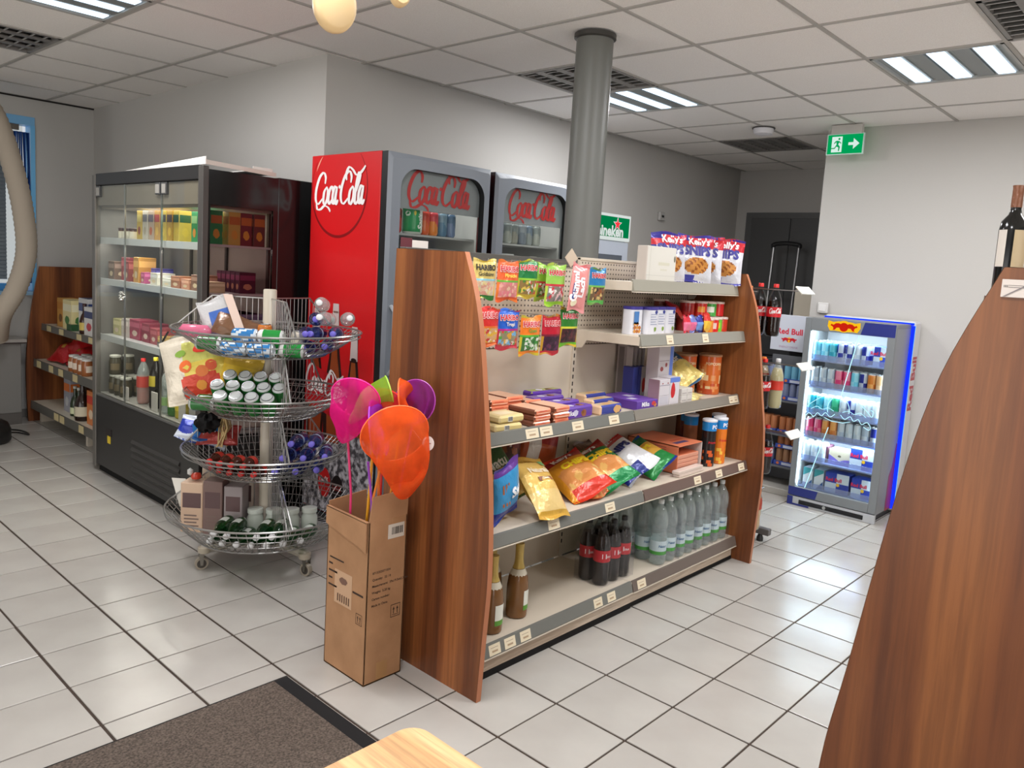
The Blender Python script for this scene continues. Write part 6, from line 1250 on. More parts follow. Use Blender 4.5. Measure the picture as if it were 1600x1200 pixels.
# --- top tier: cans lying, blue and clear bottles, papers
bcan = can('drinks_can', 'x', lambda a, q: (196, 206, 214) if q > .9 else ((50, 120, 180) if (a * 2 + q * 4) % 3 > 1.1 else (206, 216, 222)))
gcan = can('drinks_can', 'x', lambda a, q: (206, 210, 206) if q > .88 else ((36, 140, 60) if q > .2 else (226, 226, 222)))
for k, (s_, d, z) in enumerate(((-.14, .245, 1.114), (-.01, .262, 1.114), (-.07, .172, 1.114), (-.10, .215, 1.174))): place(bcan, sd(s_, d, z), (1.571, 0, TO_R), 'blue and silver can lying in the top basket', 'blue cans lying in the top basket')
for k, (s_, d, z) in enumerate(((.12, .215, 1.116), (.055, .148, 1.114), (.025, .225, 1.176))): place(gcan, sd(s_, d, z), (1.571, 0, TO_R), 'green and white can lying in the top basket', 'green cans lying in the top basket')
for k, (s_, d, z) in enumerate(((-.275, .20, 1.125), (-.20, .128, 1.114))): place(grc, sd(s_, d, z), (1.571, .1, TO_R), 'dull green can lying at the left of the top basket', 'dull cans lying in the top basket')
t = thing('gift_roll', 'pink wrapped packet lying in the top basket', 'packet', pol(152, .30, 1.11)); c0 = sd(-.31, .12, 1.17); mb = MB(); mb.tube([c0 - E1 * .08, c0 - E1 * .06, c0 + E1 * .05, c0 + E1 * .07], [.012, .032, .032, .012], 10, (214, 110, 140)); mb.build('wrapper', 'gloss', t, True)
oc = can('drinks_can', 'x', lambda a, q: (206, 120, 50) if q > .3 else (206, 140, 80)); place(oc, pol(88, .075, 1.078), (0, 0, 0), 'orange can standing at the pole of the top basket', None, (1, 1, 1.2))
wc = can('drinks_can', 'x', lambda a, q: (226, 214, 196)); place(wc, sd(.165, .12, 1.082), (.1, .1, 0), 'cream can standing crookedly before the front divider')
PETP = [(.024, 0), (.030, .006), (.0325, .02), (.0325, .07), (.029, .085), (.0325, .10), (.0325, .13), (.026, .165), (.0135, .19), (.0135, .205)]
blu = bottle('blue_bottle', 'x', 'bottle', PETP, 'petblue', None, cap=(110, 100, 200), capr=.0145, labels=[(.085, .12, (170, 190, 220))])
for k, (s_, d, z) in enumerate(((.225, .0, 1.116), (.295, -.03, 1.125), (.19, .02, 1.184), (.26, .0, 1.184), (.33, -.04, 1.186), (.225, -.02, 1.252))): place(blu, sd(s_, d, z), (1.5, 0, TO_V + .12 * (k % 3)), 'small blue plastic bottle in the right part of the top basket', 'blue bottles in the top basket')
clr = bottle('clear_bottle', 'x', 'bottle', PETP, 'pet', None, cap=(226, 226, 226), capr=.0145, labels=[(.085, .12, (190, 206, 190))])
for k, (s_, d, z) in enumerate(((.295, -.02, 1.252), (.26, -.02, 1.320), (.365, -.05, 1.254))): place(clr, sd(s_, d, z), (1.45, 0, TO_V + .15 * k), 'clear plastic bottle with white cap heaped on the blue bottles', 'clear bottles in the top basket')
t = thing('paper_card', 'long white cardboard strip leaning in the top basket', 'card', pol(150, .12, 1.08)); a, b = pol(112, .15, 1.09), pol(172, .20, 1.35); w_ = E1 * .022; MB().face([a - w_, a + w_, b + w_, b - w_], (214, 190, 176)).face([a - w_ + E2 * -.003, a + w_ + E2 * -.003, b + w_ + E2 * -.003, b - w_ + E2 * -.003][::-1], (196, 176, 160)).build('strip', 'matte', t)
bag('snack_bag', 'blue and white packet leaning at the left of the top basket', 'packet', .17, .24, .04, lambda u, v: (70, 110, 190) if .35 < v < .75 and u > .3 else (206, 206, 206), tuple(pol(165, .20, 1.10)), (-.15, -.35, -.8), 83, (), (190, 190, 190))
bag('snack_bag', 'brown fabric pouch lying low in the top basket', 'packet', .22, .18, .09, lambda u, v: (120, 86, 62) if v > .3 else (96, 84, 100), tuple(pol(150, .20, 1.09)), (-.4, .3, -.8), 84, (), (100, 80, 70))
# --- third tier: towel pack, red-capped bottles, blue bottles
bag('wipes_pack', 'blue and white wipes pack sticking out of the third basket', 'packet', .26, .13, .07, lambda u, v: (36, 56, 170) if .2 < v < .8 and (v + .15 * math.sin(u * 9)) > .35 else (206, 214, 226), tuple(pol(184, .35, .585)), (-.55, .25, -.75), 85, (), (60, 90, 180))
t = thing('blue_brush', 'bright blue ribbed brush head at the left of the third basket', 'brush', pol(186, .30, .62)); b0 = pol(182, .31, .655); mb = MB(); q_ = Matrix.Rotation(-.85, 3, 'Z')
for k in range(11): p = b0 + E1 * (-.05 + .011 * k); mb.box(p.x - .0035, p.x + .0035, p.y - .03, p.y + .03, p.z - .03, p.z + .03, (40, 120, 190))
mb.box(b0.x - .06, b0.x + .05, b0.y - .05, b0.y + .05, b0.z - .036, b0.z - .028, (36, 100, 170)); mb.build('ribs', 'satin', t)
t = thing('black_plush', 'tangled black fabric lump above the blue brush', 'cloth', pol(170, .27, .66)); c0 = pol(168, .28, .715); P_ = lambda a, b: c0 + Vector((math.cos(2 * PI * a) * math.sin(PI * b), math.sin(2 * PI * a) * math.sin(PI * b), .75 * math.cos(PI * b))) * (.055 * (1 + .35 * math.sin(14 * a * PI) * math.sin(9 * b)))
MB().grid(P_, 24, 14, col=(20, 19, 20)).build('fabric', 'matte', t, True)
bag('red_packet', 'red and brown packet lying behind the blue wipes pack', 'packet', .20, .12, .07, lambda u, v: (150, 50, 44), tuple(pol(172, .24, .60)), (-.9, 0, -.7), 86, (), (140, 40, 40))
RCP = [(.02, 0), (.026, .006), (.0275, .02), (.0275, .08), (.020, .11), (.012, .13), (.012, .142)]
rc = bottle('red_bottle', 'x', 'bottle', RCP, 'gloss', (66, 34, 24), cap=(206, 34, 30), capr=.0135, labels=[(.03, .075, (190, 50, 36))])
for k, (s_, d, z) in enumerate(((-.20, .12, .517), (-.142, .14, .517), (-.084, .16, .517), (-.026, .16, .517), (.032, .15, .517), (-.17, .13, .572), (-.112, .15, .572), (-.054, .155, .572), (.004, .155, .572))): place(rc, sd(s_, math.sqrt((.285 if z < .55 else .345) ** 2 - s_ ** 2) - .158, z), (1.5, 0, TO_V), 'small brown bottle with red cap lying in the third basket', 'red-capped bottles in the third basket')
for k, (s_, d, z) in enumerate(((.12, .03, .524), (.19, .01, .524), (.26, -.02, .53), (.155, .03, .592), (.225, .01, .592), (.295, -.03, .594), (.19, .02, .660), (.26, .0, .660))): place(blu, sd(s_, d, z), (1.5, 0, TO_V + .1 * (k % 3)), 'small blue plastic bottle in the right part of the third basket', 'blue bottles in the third basket')
t = thing('raffia_bundle', 'pale raffia bundle hanging at the left brace of the third basket', 'bundle', pol(165, .2, .66)); mb = MB()
for k in range(16): p = pol(166 + k, .20 + .004 * (k % 3), .75); mb.tube([p, p + Vector((.02 * math.sin(k), .02 * math.cos(k), -.06)), p + Vector((.03 * math.sin(k * 2), .02, -.16))], .004, 4, (196, 170, 120))
mb.build('strands', 'matte', t, True)
# --- bottom tier: cartons on the left, green bottles in front
for k, (s_, dd_, w, d, h, c, lab) in enumerate(((-.325, .06, .11, .10, .25, (206, 176, 150), 'pink-beige carton at the left of the bottom basket'), (-.215, .085, .095, .09, .27, (120, 96, 90), 'brown and grey carton in the bottom basket'), (-.26, -.06, .13, .10, .30, (206, 190, 170), 'cream carton at the back left of the bottom basket'), (-.115, .085, .09, .09, .25, (150, 140, 140), 'grey carton in the bottom basket'), (-.12, -.04, .12, .09, .28, (206, 190, 176), 'pale carton beside the pole of the bottom basket'))):
    p = sd(s_, dd_, .17); pack('carton', lab, 'box', p.x - w / 2, p.x + w / 2, p.y - d / 2, p.y + d / 2, p.z, p.z + h, {'*': c}, 'satin', (), 'cartons in the bottom basket', -.835, .003, lambda t, F, D: (t.rect(.01, D['f'][0] - .01, D['f'][1] * .5, D['f'][1] * .8, F['f'], (90, 66, 66)), [t.rect(.018, D['f'][0] - .02 - .01 * (k % 2), D['f'][1] * (.12 + .07 * k), D['f'][1] * (.15 + .07 * k), F['f'], (120, 100, 92)) for k in range(4)]))
t = thing('paper_card', 'white folded card leaning on the left rim of the bottom basket', 'card', pol(178, .42, .27)); a = pol(176, .40, .27); b = pol(183, .45, .40); w_ = E1 * .035; MB().face([a - w_ * .6, a + w_, b + w_, b - w_], (214, 210, 200)).face([a - w_ * .6 - E2 * .003, a + w_ - E2 * .003, b + w_ - E2 * .003, b - w_ - E2 * .003][::-1], (200, 196, 186)).build('sheet', 'matte', t)
GBP = [(.026, 0), (.031, .006), (.032, .02), (.032, .10), (.022, .14), (.0135, .165), (.0135, .19)]
gb = bottle('green_bottle', 'x', 'bottle', GBP, 'petgreen', None, cap=(206, 206, 206), labels=[(.04, .09, (200, 206, 196), 1.0, 3.6)])
for k, s_ in enumerate((-.15, -.083, -.016, .051, .118, .185, .252)):
    e_ = math.sqrt(.362 ** 2 - s_ ** 2) - .005
    place(gb, sd(s_, e_ - .205, .205), (1.54, 0, TO_V), 'green glass bottle lying in the bottom basket', 'green bottles in the bottom basket')
for k, s_ in enumerate((-.117, -.05, .085, .15)): place(gb, sd(s_, math.sqrt(.41 ** 2 - s_ ** 2) - .225, .262), (1.571, 0, TO_V), 'green glass bottle in the upper layer of the bottom basket', 'upper green bottles in the bottom basket')
wj = bottle('white_jar', 'x', 'jar', JARP, 'gloss', (190, 196, 186), cap=(200, 206, 196), capr=.038, caph=.02)
for k, (s_, d) in enumerate(((-.02, .085), (.068, .075), (.15, .055), (.23, .02))): place(wj, sd(s_, d, .168), (0, 0, 0), 'white capped jar standing behind the green bottles', 'white jars in the bottom basket')
M['redcap'] = M['satin']
mb = MB(); 
t = thing('red_trinket', 'small red and silver trinket on top of the cartons', 'trinket', sd(-.325, .06, .42)); c0 = sd(-.325, .06, .442)
mb.lathe([(.0, -.02), (.022, -.012), (.026, 0), (.02, .014), (0, .02)], 12, tuple(c0), (190, 60, 40)); mb.lathe([(0, .0), (.014, .01), (.014, .03), (0, .04)], 10, tuple(c0 + E1 * -.03), (200, 200, 196)); mb.build('figure', 'gloss', t, True)
# ================================================================== energy drink fridge on the right
RX, RY0, RY1, RZ = 4.20, -2.462, -1.852, 1.35
R = thing('energy_fridge', 'silver glass-door energy drink fridge with blue light edge', 'fridge', (4.45, -2.157, 0))
SV = (120, 124, 126); NV = (34, 44, 116)
MB().box(RX + .03, 4.68, RY0 + .012, RY0 + .03, .05, RZ - .02, (134, 136, 138), ch=.003).build('side_panel', 'satin', R)
MB().box(RX + .03, 4.68, RY1 - .03, RY1 - .004, .05, RZ - .02, (134, 136, 138), ch=.003).build('side_panel', 'satin', R)
MB().box(RX + .03, 4.68, RY0 + .01, RY1 - .006, RZ - .03, RZ, (120, 122, 124), ch=.004).box(4.62, 4.66, RY0 + .03, RY1 - .03, .08, RZ - .03, (226, 232, 240)).box(RX + .05, 4.66, RY0 + .03, RY1 - .03, .0, .075, (26, 26, 30)).build('carcass', 'satin', R)
MB().box(4.56, 4.70, RY0 - .012, RY1 + .01, .03, RZ + .018, (206, 204, 206), ch=.012).build('rear_cowl', 'satin', R)
# door frame
y0, y1, z0, z1 = -2.412, -1.895, .135, 1.262
m = MB(); m.box(RX, RX + .03, RY0, y0, .07, RZ, SV, ch=.003).box(RX, RX + .03, y1, RY1, .07, RZ, SV, ch=.003).box(RX, RX + .03, y0, y1, z1, RZ, SV, ch=.002).box(RX, RX + .03, y0, y1, .07, z0, SV, ch=.002)
dd = m.build('door', 'satin', R)
MB().box(RX + .010, RX + .016, y0 - .005, y1 + .005, z0 - .005, z1 + .005).build('pane', 'glass', dd)
fd = plane((RX - .0006, RY1, 0), (0, -1, 0), (0, 0, 1)); fd1 = plane((RX - .0012, RY1, 0), (0, -1, 0), (0, 0, 1)); fd2 = plane((RX - .0018, RY1, 0), (0, -1, 0), (0, 0, 1))
MB().poly([(.385, 1.264), (.608, 1.264), (.608, 1.348), (.408, 1.348)], fd, NV).build('navy_print', 'satin', dd); MB().poly([(.002, .072), (.20, .072), (.215, .133), (.002, .133)], fd, NV).build('navy_print', 'satin', dd)
M['sunlit'] = glow('lit_emblem_yellow', (255, 196, 30), 1.1); M['redlit'] = glow('lit_emblem_red', (226, 40, 20), .9)
q = MB(); q.poly([(.27 + .052 * math.cos(k * PI / 9), 1.307 + .04 * math.sin(k * PI / 9)) for k in range(18)], fd1, (250, 190, 20)); 
for fl in (1, -1): q.poly([(.27 + fl * a * .062, 1.303 + b * .062) for a, b in ((0, .5), (.6, .62), (1.2, .5), (1.75, .62), (1.8, .0), (1.5, -.5), (1.0, -.45), (.5, -.5), (0, -.3))][::fl], fd, (250, 200, 40))
q.build('emblem_glow', 'sunlit', dd)
q = MB(); two_bulls(q, lambda l: plane((RX - .0018 - .0005 * l, RY1, 0), (0, -1, 0), (0, 0, 1)), .27, 1.303, .055, (216, 36, 24), (255, 200, 40)); q.build('emblem_bulls', 'redlit', dd)
# neon line drawing on the pane: long slanted line and two charging bulls in outline
M['neon'] = glow('white_neon', (190, 240, 255), 1.5)
fn = plane((RX + .0085, RY1, 0), (0, -1, 0), (0, 0, 1)); fp_ = lambda pts: [fn(*p) for p in pts]; q = MB()
q.tube(fp_([(.375, 1.255), (.30, .83)]), .0028, 5); q.tube(fp_([(.235, .60), (.115, .14)]), .0028, 5)
arcp = [(.29 + .075 * math.cos(math.radians(a)), .735 + .09 * math.sin(math.radians(a))) for a in range(200, -21, -15)]
q.tube(fp_(arcp), .0024, 5)
for s in (-1, 1):
    X_ = lambda a: .29 + s * a
    q.tube(fp_(spline([(X_(.055), .83), (X_(.13), .80), (X_(.20), .745), (X_(.225), .72), (X_(.235), .755), (X_(.215), .765)], 4)), .0022, 5)
    q.tube(fp_(spline([(X_(.02), .70), (X_(.05), .675), (X_(.085), .70), (X_(.11), .672), (X_(.14), .69), (X_(.165), .66), (X_(.20), .68), (X_(.225), .65), (X_(.215), .63), (X_(.18), .645)], 4)), .0022, 5)
    q.tube(fp_(spline([(X_(.03), .72), (X_(.07), .735), (X_(.11), .72), (X_(.15), .735), (X_(.19), .71)], 4)), .0018, 5)
q.tube(fp_([(.20, .665), (.25, .648), (.33, .648), (.38, .665)]), .0022, 5); q.build('neon_outline', 'neon', dd)
M['led'] = glow('blue_light_strip', (22, 44, 255), 1.8); M['ledcore'] = glow('blue_light_core', (50, 160, 255), 1.6)
ly = RY0 - .004
MB().box(4.541, 4.556, ly - .008, ly + .012, .05, RZ - .01).box(4.53, 4.556, ly, RY1, RZ - .006, RZ + .008).build('light_strip', 'led', R)
MB().box(4.556, 4.5605, ly - .0095, ly + .012, .05, RZ - .01).box(4.556, 4.5605, ly, RY1, RZ, RZ + .0095).build('light_core', 'ledcore', R)
m = MB(); m.box(RX + .002, RX + .03, RY0, RY1, .0, .064, (176, 178, 180), ch=.003); kk = m.build('kick_panel', 'satin', R)
MB().box(RX - .0008, RX + .002, RY0 + .075, RY1 - .085, .016, .046, (20, 20, 24)).build('vent', 'gloss', kk); MB().poly([(.0, .001), (.16, .001), (.16, .014), (.04, .014), (.04, .063), (.0, .063)], fd, NV).build('navy_print', 'satin', kk); MB().lathe([(.012, -.0035), (.012, .0)], 14, (RX - .0005, -2.12, .031), (206, 206, 206), axis=0).build('lock', 'metal', kk, True)
M['ledwhite'] = glow('white_light_strip', (214, 238, 255), 5.0)
MB().box(RX + .034, RX + .044, RY1 - .044, RY1 - .034, .14, 1.26).build('inner_light', 'ledwhite', R); MB().box(RX + .034, RX + .044, RY0 + .034, RY0 + .044, .14, 1.26).build('inner_light', 'ledwhite', R)
fsd = plane((4.565, RY0 - .0128, 0), (1, 0, 0), (0, 0, 1)); q = MB(); q.text('Red Bull', lambda a, b: fsd(.105 - b, .74 + a), 0, 0, .115, (176, 60, 70), bold=.04, align='LEFT'); q.build('lettering', 'satin', R)
q = MB(); fs5 = plane((RX + .03, RY0 + .0112, 0), (1, 0, 0), (0, 0, 1)); q.poly([(.20, .05), (.46, .05), (.46, .5), (.40, .56), (.36, .5), (.30, .52), (.26, .36), (.21, .3)], fs5, (150, 50, 56)); q.build('side_print', 'satin', R)
for zz in (1.285, .855, .495):
    l = area_light('cabinet_lamp', (RX + .12, -2.157, zz), (0, 0, 0), .12, .48, 7, (.66, .84, 1.0)); l.parent = R; l.location = (RX + .10 - 4.45, 0, zz)
for yy in (RY1 - .05, RY0 + .05):
    l = area_light('edge_lamp', (RX + .06, yy, .7), (PI / 2 if yy > -2 else -PI / 2, 0, 0), .03, 1.1, 9.0, (.72, .88, 1.0)); l.parent = R; l.location = (RX + .055 - 4.45, yy + 2.157, .7)
RS = [1.055, .868, .675, .508, .332, .135]
slim = [(.022, 0), (.0262, .006), (.0265, .012), (.0265, .118), (.024, .126), (.0225, .131)]
def ecan(c1, c2, dia=True): return can('energy_can', 'x', lambda a, q: (206, 212, 220) if q > .94 else (c1 if (math.sin(a * 2) > 0) == (q > .5) else c2) if dia else (c1 if q > .25 else c2), slim)
TEAL, CYAN, BLUE, SILV, PINK, GREEN, ORAN, PEACH, WHITE = [ecan(*c) for c in (((40, 150, 176), (90, 180, 200)), ((110, 196, 226), (150, 214, 236)), ((30, 44, 140), (176, 186, 206)), ((170, 186, 206), (200, 210, 222)), ((216, 60, 120), (230, 130, 160)), ((30, 150, 110), (60, 170, 130)), ((206, 120, 50), (226, 160, 90)), ((236, 190, 140), (240, 206, 170)), ((206, 216, 226), (190, 206, 220)))]
NM = {TEAL: 'teal', CYAN: 'light cyan', BLUE: 'navy and silver', SILV: 'silver blue', PINK: 'pink', GREEN: 'green', ORAN: 'orange', PEACH: 'peach', WHITE: 'white silver'}
ROWS = [(0, [CYAN, CYAN, TEAL, BLUE, BLUE, SILV, BLUE], 4, 'top'), (1, [SILV, SILV, SILV, PINK, PINK, CYAN, BLUE, ORAN, PEACH], 2, 'second'), (2, [TEAL, TEAL, CYAN, GREEN, SILV, BLUE, WHITE, WHITE, WHITE], 2, 'third'), (3, [PINK, PINK, ORAN, ORAN, SILV, WHITE, WHITE, SILV, BLUE], 2, 'fourth'), (4, [WHITE, SILV, SILV], 2, 'fifth')]
for si, row, deep, nm in ROWS:
    for k, c in enumerate(row):
        for d in range(deep): place(c, (RX + .085 + d * .058, -1.925 - k * .0555 - .004 * (si % 2), RS[si] + .0005), (0, 0, .3 * k), ('%s energy drink can on the %s fridge shelf' if d == 0 else '%s energy drink can behind the front row of the %s fridge shelf') % (NM[c], nm), ('%s cans on the %s fridge shelf' if d == 0 else '%s cans behind the front row of the %s fridge shelf') % (NM[c], nm))
for k, z in enumerate(RS):
    s = MB().box(RX + .05, 4.60, RY0 + .045, RY1 - .045, z - .006, z, (190, 206, 226)).build('shelf', 'satin', R)
    MB().box(RX + .046, RX + .049, RY0 + .05, RY1 - .05, z - .010, z + .038).build('shelf_tray', 'tray', s)
def epack(label, y, z, w, h, x=RX + .07, d=.12, cols=(40, 64, 170), group=None):
    def deco(t, F, D):
        w_, h_ = D['l']; t.poly([(w_ * .48, h_ * .5), (w_, h_ * .5), (w_, h_), (w_ * .48, h_)], F['l'], (200, 212, 226)); t.poly([(0, 0), (w_ * .48, 0), (w_ * .48, h_ * .5), (0, h_ * .5)], F['l'], (196, 210, 226))
        f2 = lambda a, b: Vector(F['l'](a, b)) + Vector((-.0005, 0, 0)); t.text('Red Bull', f2, w_ * .36, h_ * .58, h_ * .24, (206, 40, 80), bold=.04); t.poly([(w_ * .55 + .012 * math.cos(k * PI / 5), h_ * .42 + .012 * math.sin(k * PI / 5)) for k in range(10)], f2, (240, 190, 40))
    return pack('energy_pack', label, 'drinks pack', x, x + d, y - w / 2, y + w / 2, z, z + h, {'*': cols, 'u': (60, 90, 190)}, 'satin', (), group, 0, .002, deco)
epack('blue and silver energy drink multipack at the right of the top fridge shelf', -2.36, RS[0] + .001, .09, .135)
epack('blue and silver energy drink multipack on the fifth fridge shelf', -2.32, RS[4] + .001, .17, .145)
for k, (y, nm) in enumerate(((-1.955, 'first white and blue can pack on the lowest fridge shelf'), (-2.035, 'second white and blue can pack on the lowest fridge shelf'))): pack('energy_pack', nm, 'drinks pack', RX + .07, RX + .18, y - .033, y + .033, RS[5] + .001, RS[5] + .141, {'*': (206, 216, 228), 'l': (214, 222, 232)}, 'satin', (), 'white can packs on the lowest fridge shelf', 0, .002, lambda t, F, D: (t.poly([(.0, .08), (.066, .12), (.066, .14), (0, .14)], F['l'], (60, 150, 160)), t.poly([(.02, .0), (.066, .0), (.066, .06)], F['l'], (40, 90, 150))))
epack('middle blue energy drink multipack on the lowest fridge shelf', -2.165, RS[5] + .001, .165, .14); epack('right blue energy drink multipack on the lowest fridge shelf', -2.335, RS[5] + .001, .14, .135)
o = pack('drinks_tray', 'open purple and cream cardboard tray on the fifth fridge shelf', 'box', RX + .08, RX + .20, -2.235, -2.085, RS[4] + .001, RS[4] + .11, {'*': (200, 190, 170)}, 'satin', (), None, 0, .002, lambda t, F, D: (t.poly([(0, 0), (D['l'][0], 0), (D['l'][0], .05), (.11, .045), (.075, .03), (.04, .05), (0, .07)], F['l'], (110, 96, 176)), t.poly([(.075 + .012 * math.cos(k * PI / 6), .065 + .008 * math.sin(k * PI / 6)) for k in range(12)], F['l'], (90, 86, 70))))
MB_dark = pack('drinks_tray', 'dark red can tray behind the silver cans on the fifth shelf', 'box', RX + .08, RX + .2, -2.075, -2.03 + -.0, RS[4] + .001, RS[4] + .12, {'*': (90, 50, 70)})
# ================================================================== energy drink display rack left of it
RR_ = thing('display_rack', 'grey and navy display rack with header board beside the fridge', 'rack', (4.55, -1.55, 0)); dx = 4.40
ya, yb = -1.835, -1.40
MB().box(dx + .02, 4.69, ya, ya + .02, .03, .98, (30, 40, 100), ch=.006).box(dx + .02, 4.69, yb - .02, yb, .03, .98, (96, 98, 102)).build('side_panel', 'satin', RR_)
MB().box(4.67, 4.69, ya + .02, yb - .02, .03, 1.02, (110, 112, 116)).build('back_panel', 'satin', RR_); MB().box(dx - .05, 4.69, ya + .02, yb - .02, 0.0, .05, (176, 172, 164), ch=.003).build('base', 'satin', RR_)
MB().prism([(dx - .02, .0), (dx + .10, .0), (dx + .10, .60), (dx + .02, .66), (dx + .0, .40)], ya - .0, ya + .03, 'xz', (28, 36, 100)).build('navy_side', 'satin', RR_)
p0_ = at_x(1203, 545, dx); p1_ = at_x(1262, 497, dx); 
h = MB().box(dx - .004, dx + .010, p1_.y - .05, p0_.y, p0_.z, p1_.z + .01, (190, 194, 204), ch=.003).build('header_board', 'satin', RR_)
fh = plane((dx - .005, p0_.y, p0_.z), (0, -1, 0), (0, 0, 1)); W_ = p0_.y - p1_.y + .05; q = MB(); q.text('Red Bull', fh, W_ * .5 - .014, .125, .060, (206, 34, 60), bold=.03); q.text('ENERGY DRINK', fh, W_ * .5 - .014, .022, .021, (170, 130, 160)); q.build('lettering', 'satin', h)
q = MB(); two_bulls(q, lambda l: plane((dx - .005 - .0006 * l, p0_.y, p0_.z), (0, -1, 0), (0, 0, 1)), W_ * .5 - .014, .082, .036); q.build('emblem', 'satin', h)
for z in (.70, .44, .20): MB().box(dx + .03, 4.665, ya + .03, yb - .03, z - .012, z, (100, 102, 106)).build('shelf', 'satin', RR_)
KC = [(110, 170, 196), (120, 130, 160), (176, 110, 70), (150, 110, 80)]
def canpack(label, y, z, c, x=dx + .06):
    t = thing('can_pack', label, 'drinks pack', (x, y, z), group='can packs on the display rack')
    for i in range(3):
        for j in range(2): MB().lathe([(.025, 0), (.0262, .01), (.0262, .118), (.023, .128)], 12, (x + .028 + j * .054, y - .056 + i * .054, z + .001), c).build('can', 'gloss', t, True)
    MB().box(x - .002, x + .112, y - .086, y + .082, z + .001, z + .032, (50, 76, 160)).build('sleeve', 'satin', t); q = MB(); f = plane((x - .0028, y + .08, z), (0, -1, 0), (0, 0, 1)); q.rect(.06, .14, .006, .026, f, (200, 206, 220)); q.poly([(.03 + .012 * math.cos(k * PI / 4), .016 + .011 * math.sin(k * PI / 4)) for k in range(8)], f, (226, 120, 60)); q.build('print', 'satin', t)
for k, (y, z, c, lab) in enumerate(((-1.512, .701, 0, 'teal can pack at the left on the upper rack shelf'), (-1.69, .701, 1, 'grey-blue can pack at the right on the upper rack shelf'), (-1.512, .833, 1, 'grey-blue can pack stacked on the teal pack'), (-1.69, .833, 0, 'teal can pack stacked at the right of the rack'), (-1.512, .441, 2, 'orange-brown can pack on the middle rack shelf'), (-1.69, .441, 2, 'orange can pack at the right on the middle rack shelf'), (-1.512, .201, 1, 'grey can pack at the left on the low rack shelf'), (-1.69, .201, 3, 'brown can pack at the right on the low rack shelf'), (-1.69, .333, 2, 'orange can pack stacked on the brown pack'))): canpack(lab, y, z, KC[c])
# ================================================================== hanging bottle rack behind the shelving
CRK = thing('bottle_rack', 'grey upright rack with wire arms that carry hanging bottles', 'rack', (3.25, -1.8, 0))
MB().box(3.23, 3.27, -1.62, -1.58, .05, 1.66, (70, 70, 72), ch=.003).build('post', 'satin', CRK); MB().box(3.235, 3.275, -2.16, -1.35, .045, .085, (92, 88, 86), ch=.003).build('foot_bar', 'satin', CRK)
for y in (-2.10, -1.42): MB().lathe([(.02, 0), (.02, .02), (.01, .045)], 12, (3.255, y, 0), (40, 38, 38)).build('foot', 'satin', CRK, True)
COLB = [(.028, 0), (.038, .008), (.040, .03), (.0385, .075), (.0405, .10), (.0405, .17), (.037, .20), (.026, .235), (.016, .255), (.0132, .262), (.0132, .276)]
def cl(q, f): script_logo(q, f, .0, -.006, .07, (236, 232, 230), 1.3)
kb = bottle('cola_bottle', 'x', 'bottle', COLB, 'petdark', (30, 13, 10), .72, (206, 34, 30), labels=[(.11, .165, (200, 26, 36))], logo=cl)
fb = bottle('orangeade_bottle', 'x', 'bottle', COLB, 'pet', (214, 150, 60), .88, (226, 120, 40), labels=[(.13, .20, (170, 60, 40))])
ab = bottle('apple_bottle', 'x', 'bottle', COLB, 'pet', (206, 176, 90), .86, (206, 206, 206), labels=[(.11, .165, (206, 60, 44))])
M['holder'] = M['satin']
def arm(x, z, n, yf, flag):
    a = MB()
    for s in (-.017, .017): a.tube([(x + s, -1.60, z), (x + s, yf, z)], .0032, 5, (176, 176, 176))
    a.tube([(x - .017, yf, z), (x + .017, yf, z)], .0032, 5, (176, 176, 176)); a.tube([(x, -1.60, z), (3.25, -1.60, z)], .006, 6, (120, 120, 122)); ar = a.build('arm', 'metal', CRK)
    if flag:
        p = MB(); c = Vector((x, yf - .005, z)); 
        p.prism([(yf - .052, z - .016), (yf - .056, z - .012), (yf - .016, z + .026), (yf - .012, z + .022)], x - .085, x + .085, 'yz', (232, 232, 222)); p.build('price_plate', 'satin', ar)
def hang(b, x, y, z, lab, grp): place(b, (x, y, z - .2625), (0, 0, rnd.uniform(-.3, .3)), lab, grp)
arm(2.995, 1.535, 4, -2.30, True)
for k, y in enumerate((-2.165, -2.075, -1.985, -1.895)): hang(kb, 2.995, y, 1.535, ('frontmost', 'second', 'third', 'rearmost')[k] + ' cola bottle hanging on the upper arm', 'cola bottles on the upper arm')
arm(2.895, 1.52, 2, -1.99, False)
for k, y in enumerate((-1.95, -1.86)): hang(fb if k == 1 else kb, 2.895, y, 1.52, ('cola bottle on the short upper arm behind walnut panel', 'orange drink bottle on the short upper arm')[k], None)
arm(3.115, 1.515, 2, -1.99, False); hang(fb, 3.115, -1.95, 1.515, 'orange drink bottle right of the hanging cola bottles', None)
arm(3.20, 1.10, 3, -2.26, True)
for k, y in enumerate((-2.13, -2.04, -1.95)): hang(ab if k == 0 else fb, 3.20, y, 1.10, ('golden apple drink bottle in front on the middle arm', 'orange drink bottle behind the golden one', 'rear orange drink bottle on the middle arm')[k], None)
arm(3.09, 1.10, 2, -2.14, False)
for k, y in enumerate((-2.10, -2.01)): hang(kb, 3.09, y, 1.10, ('front', 'rear')[k] + ' cola bottle on the middle short arm', None)
arm(3.19, .70, 3, -2.24, True)
for k, y in enumerate((-2.11, -2.02, -1.93)): hang(kb, 3.19, y, .70, ('front', 'middle', 'rear')[k] + ' cola bottle on the lowest arm', 'cola bottles on the lowest arm')
arm(3.14, .36, 2, -2.14, False); hang(fb, 3.14, -2.10, .36, 'orange drink bottle hanging just above the floor', None)
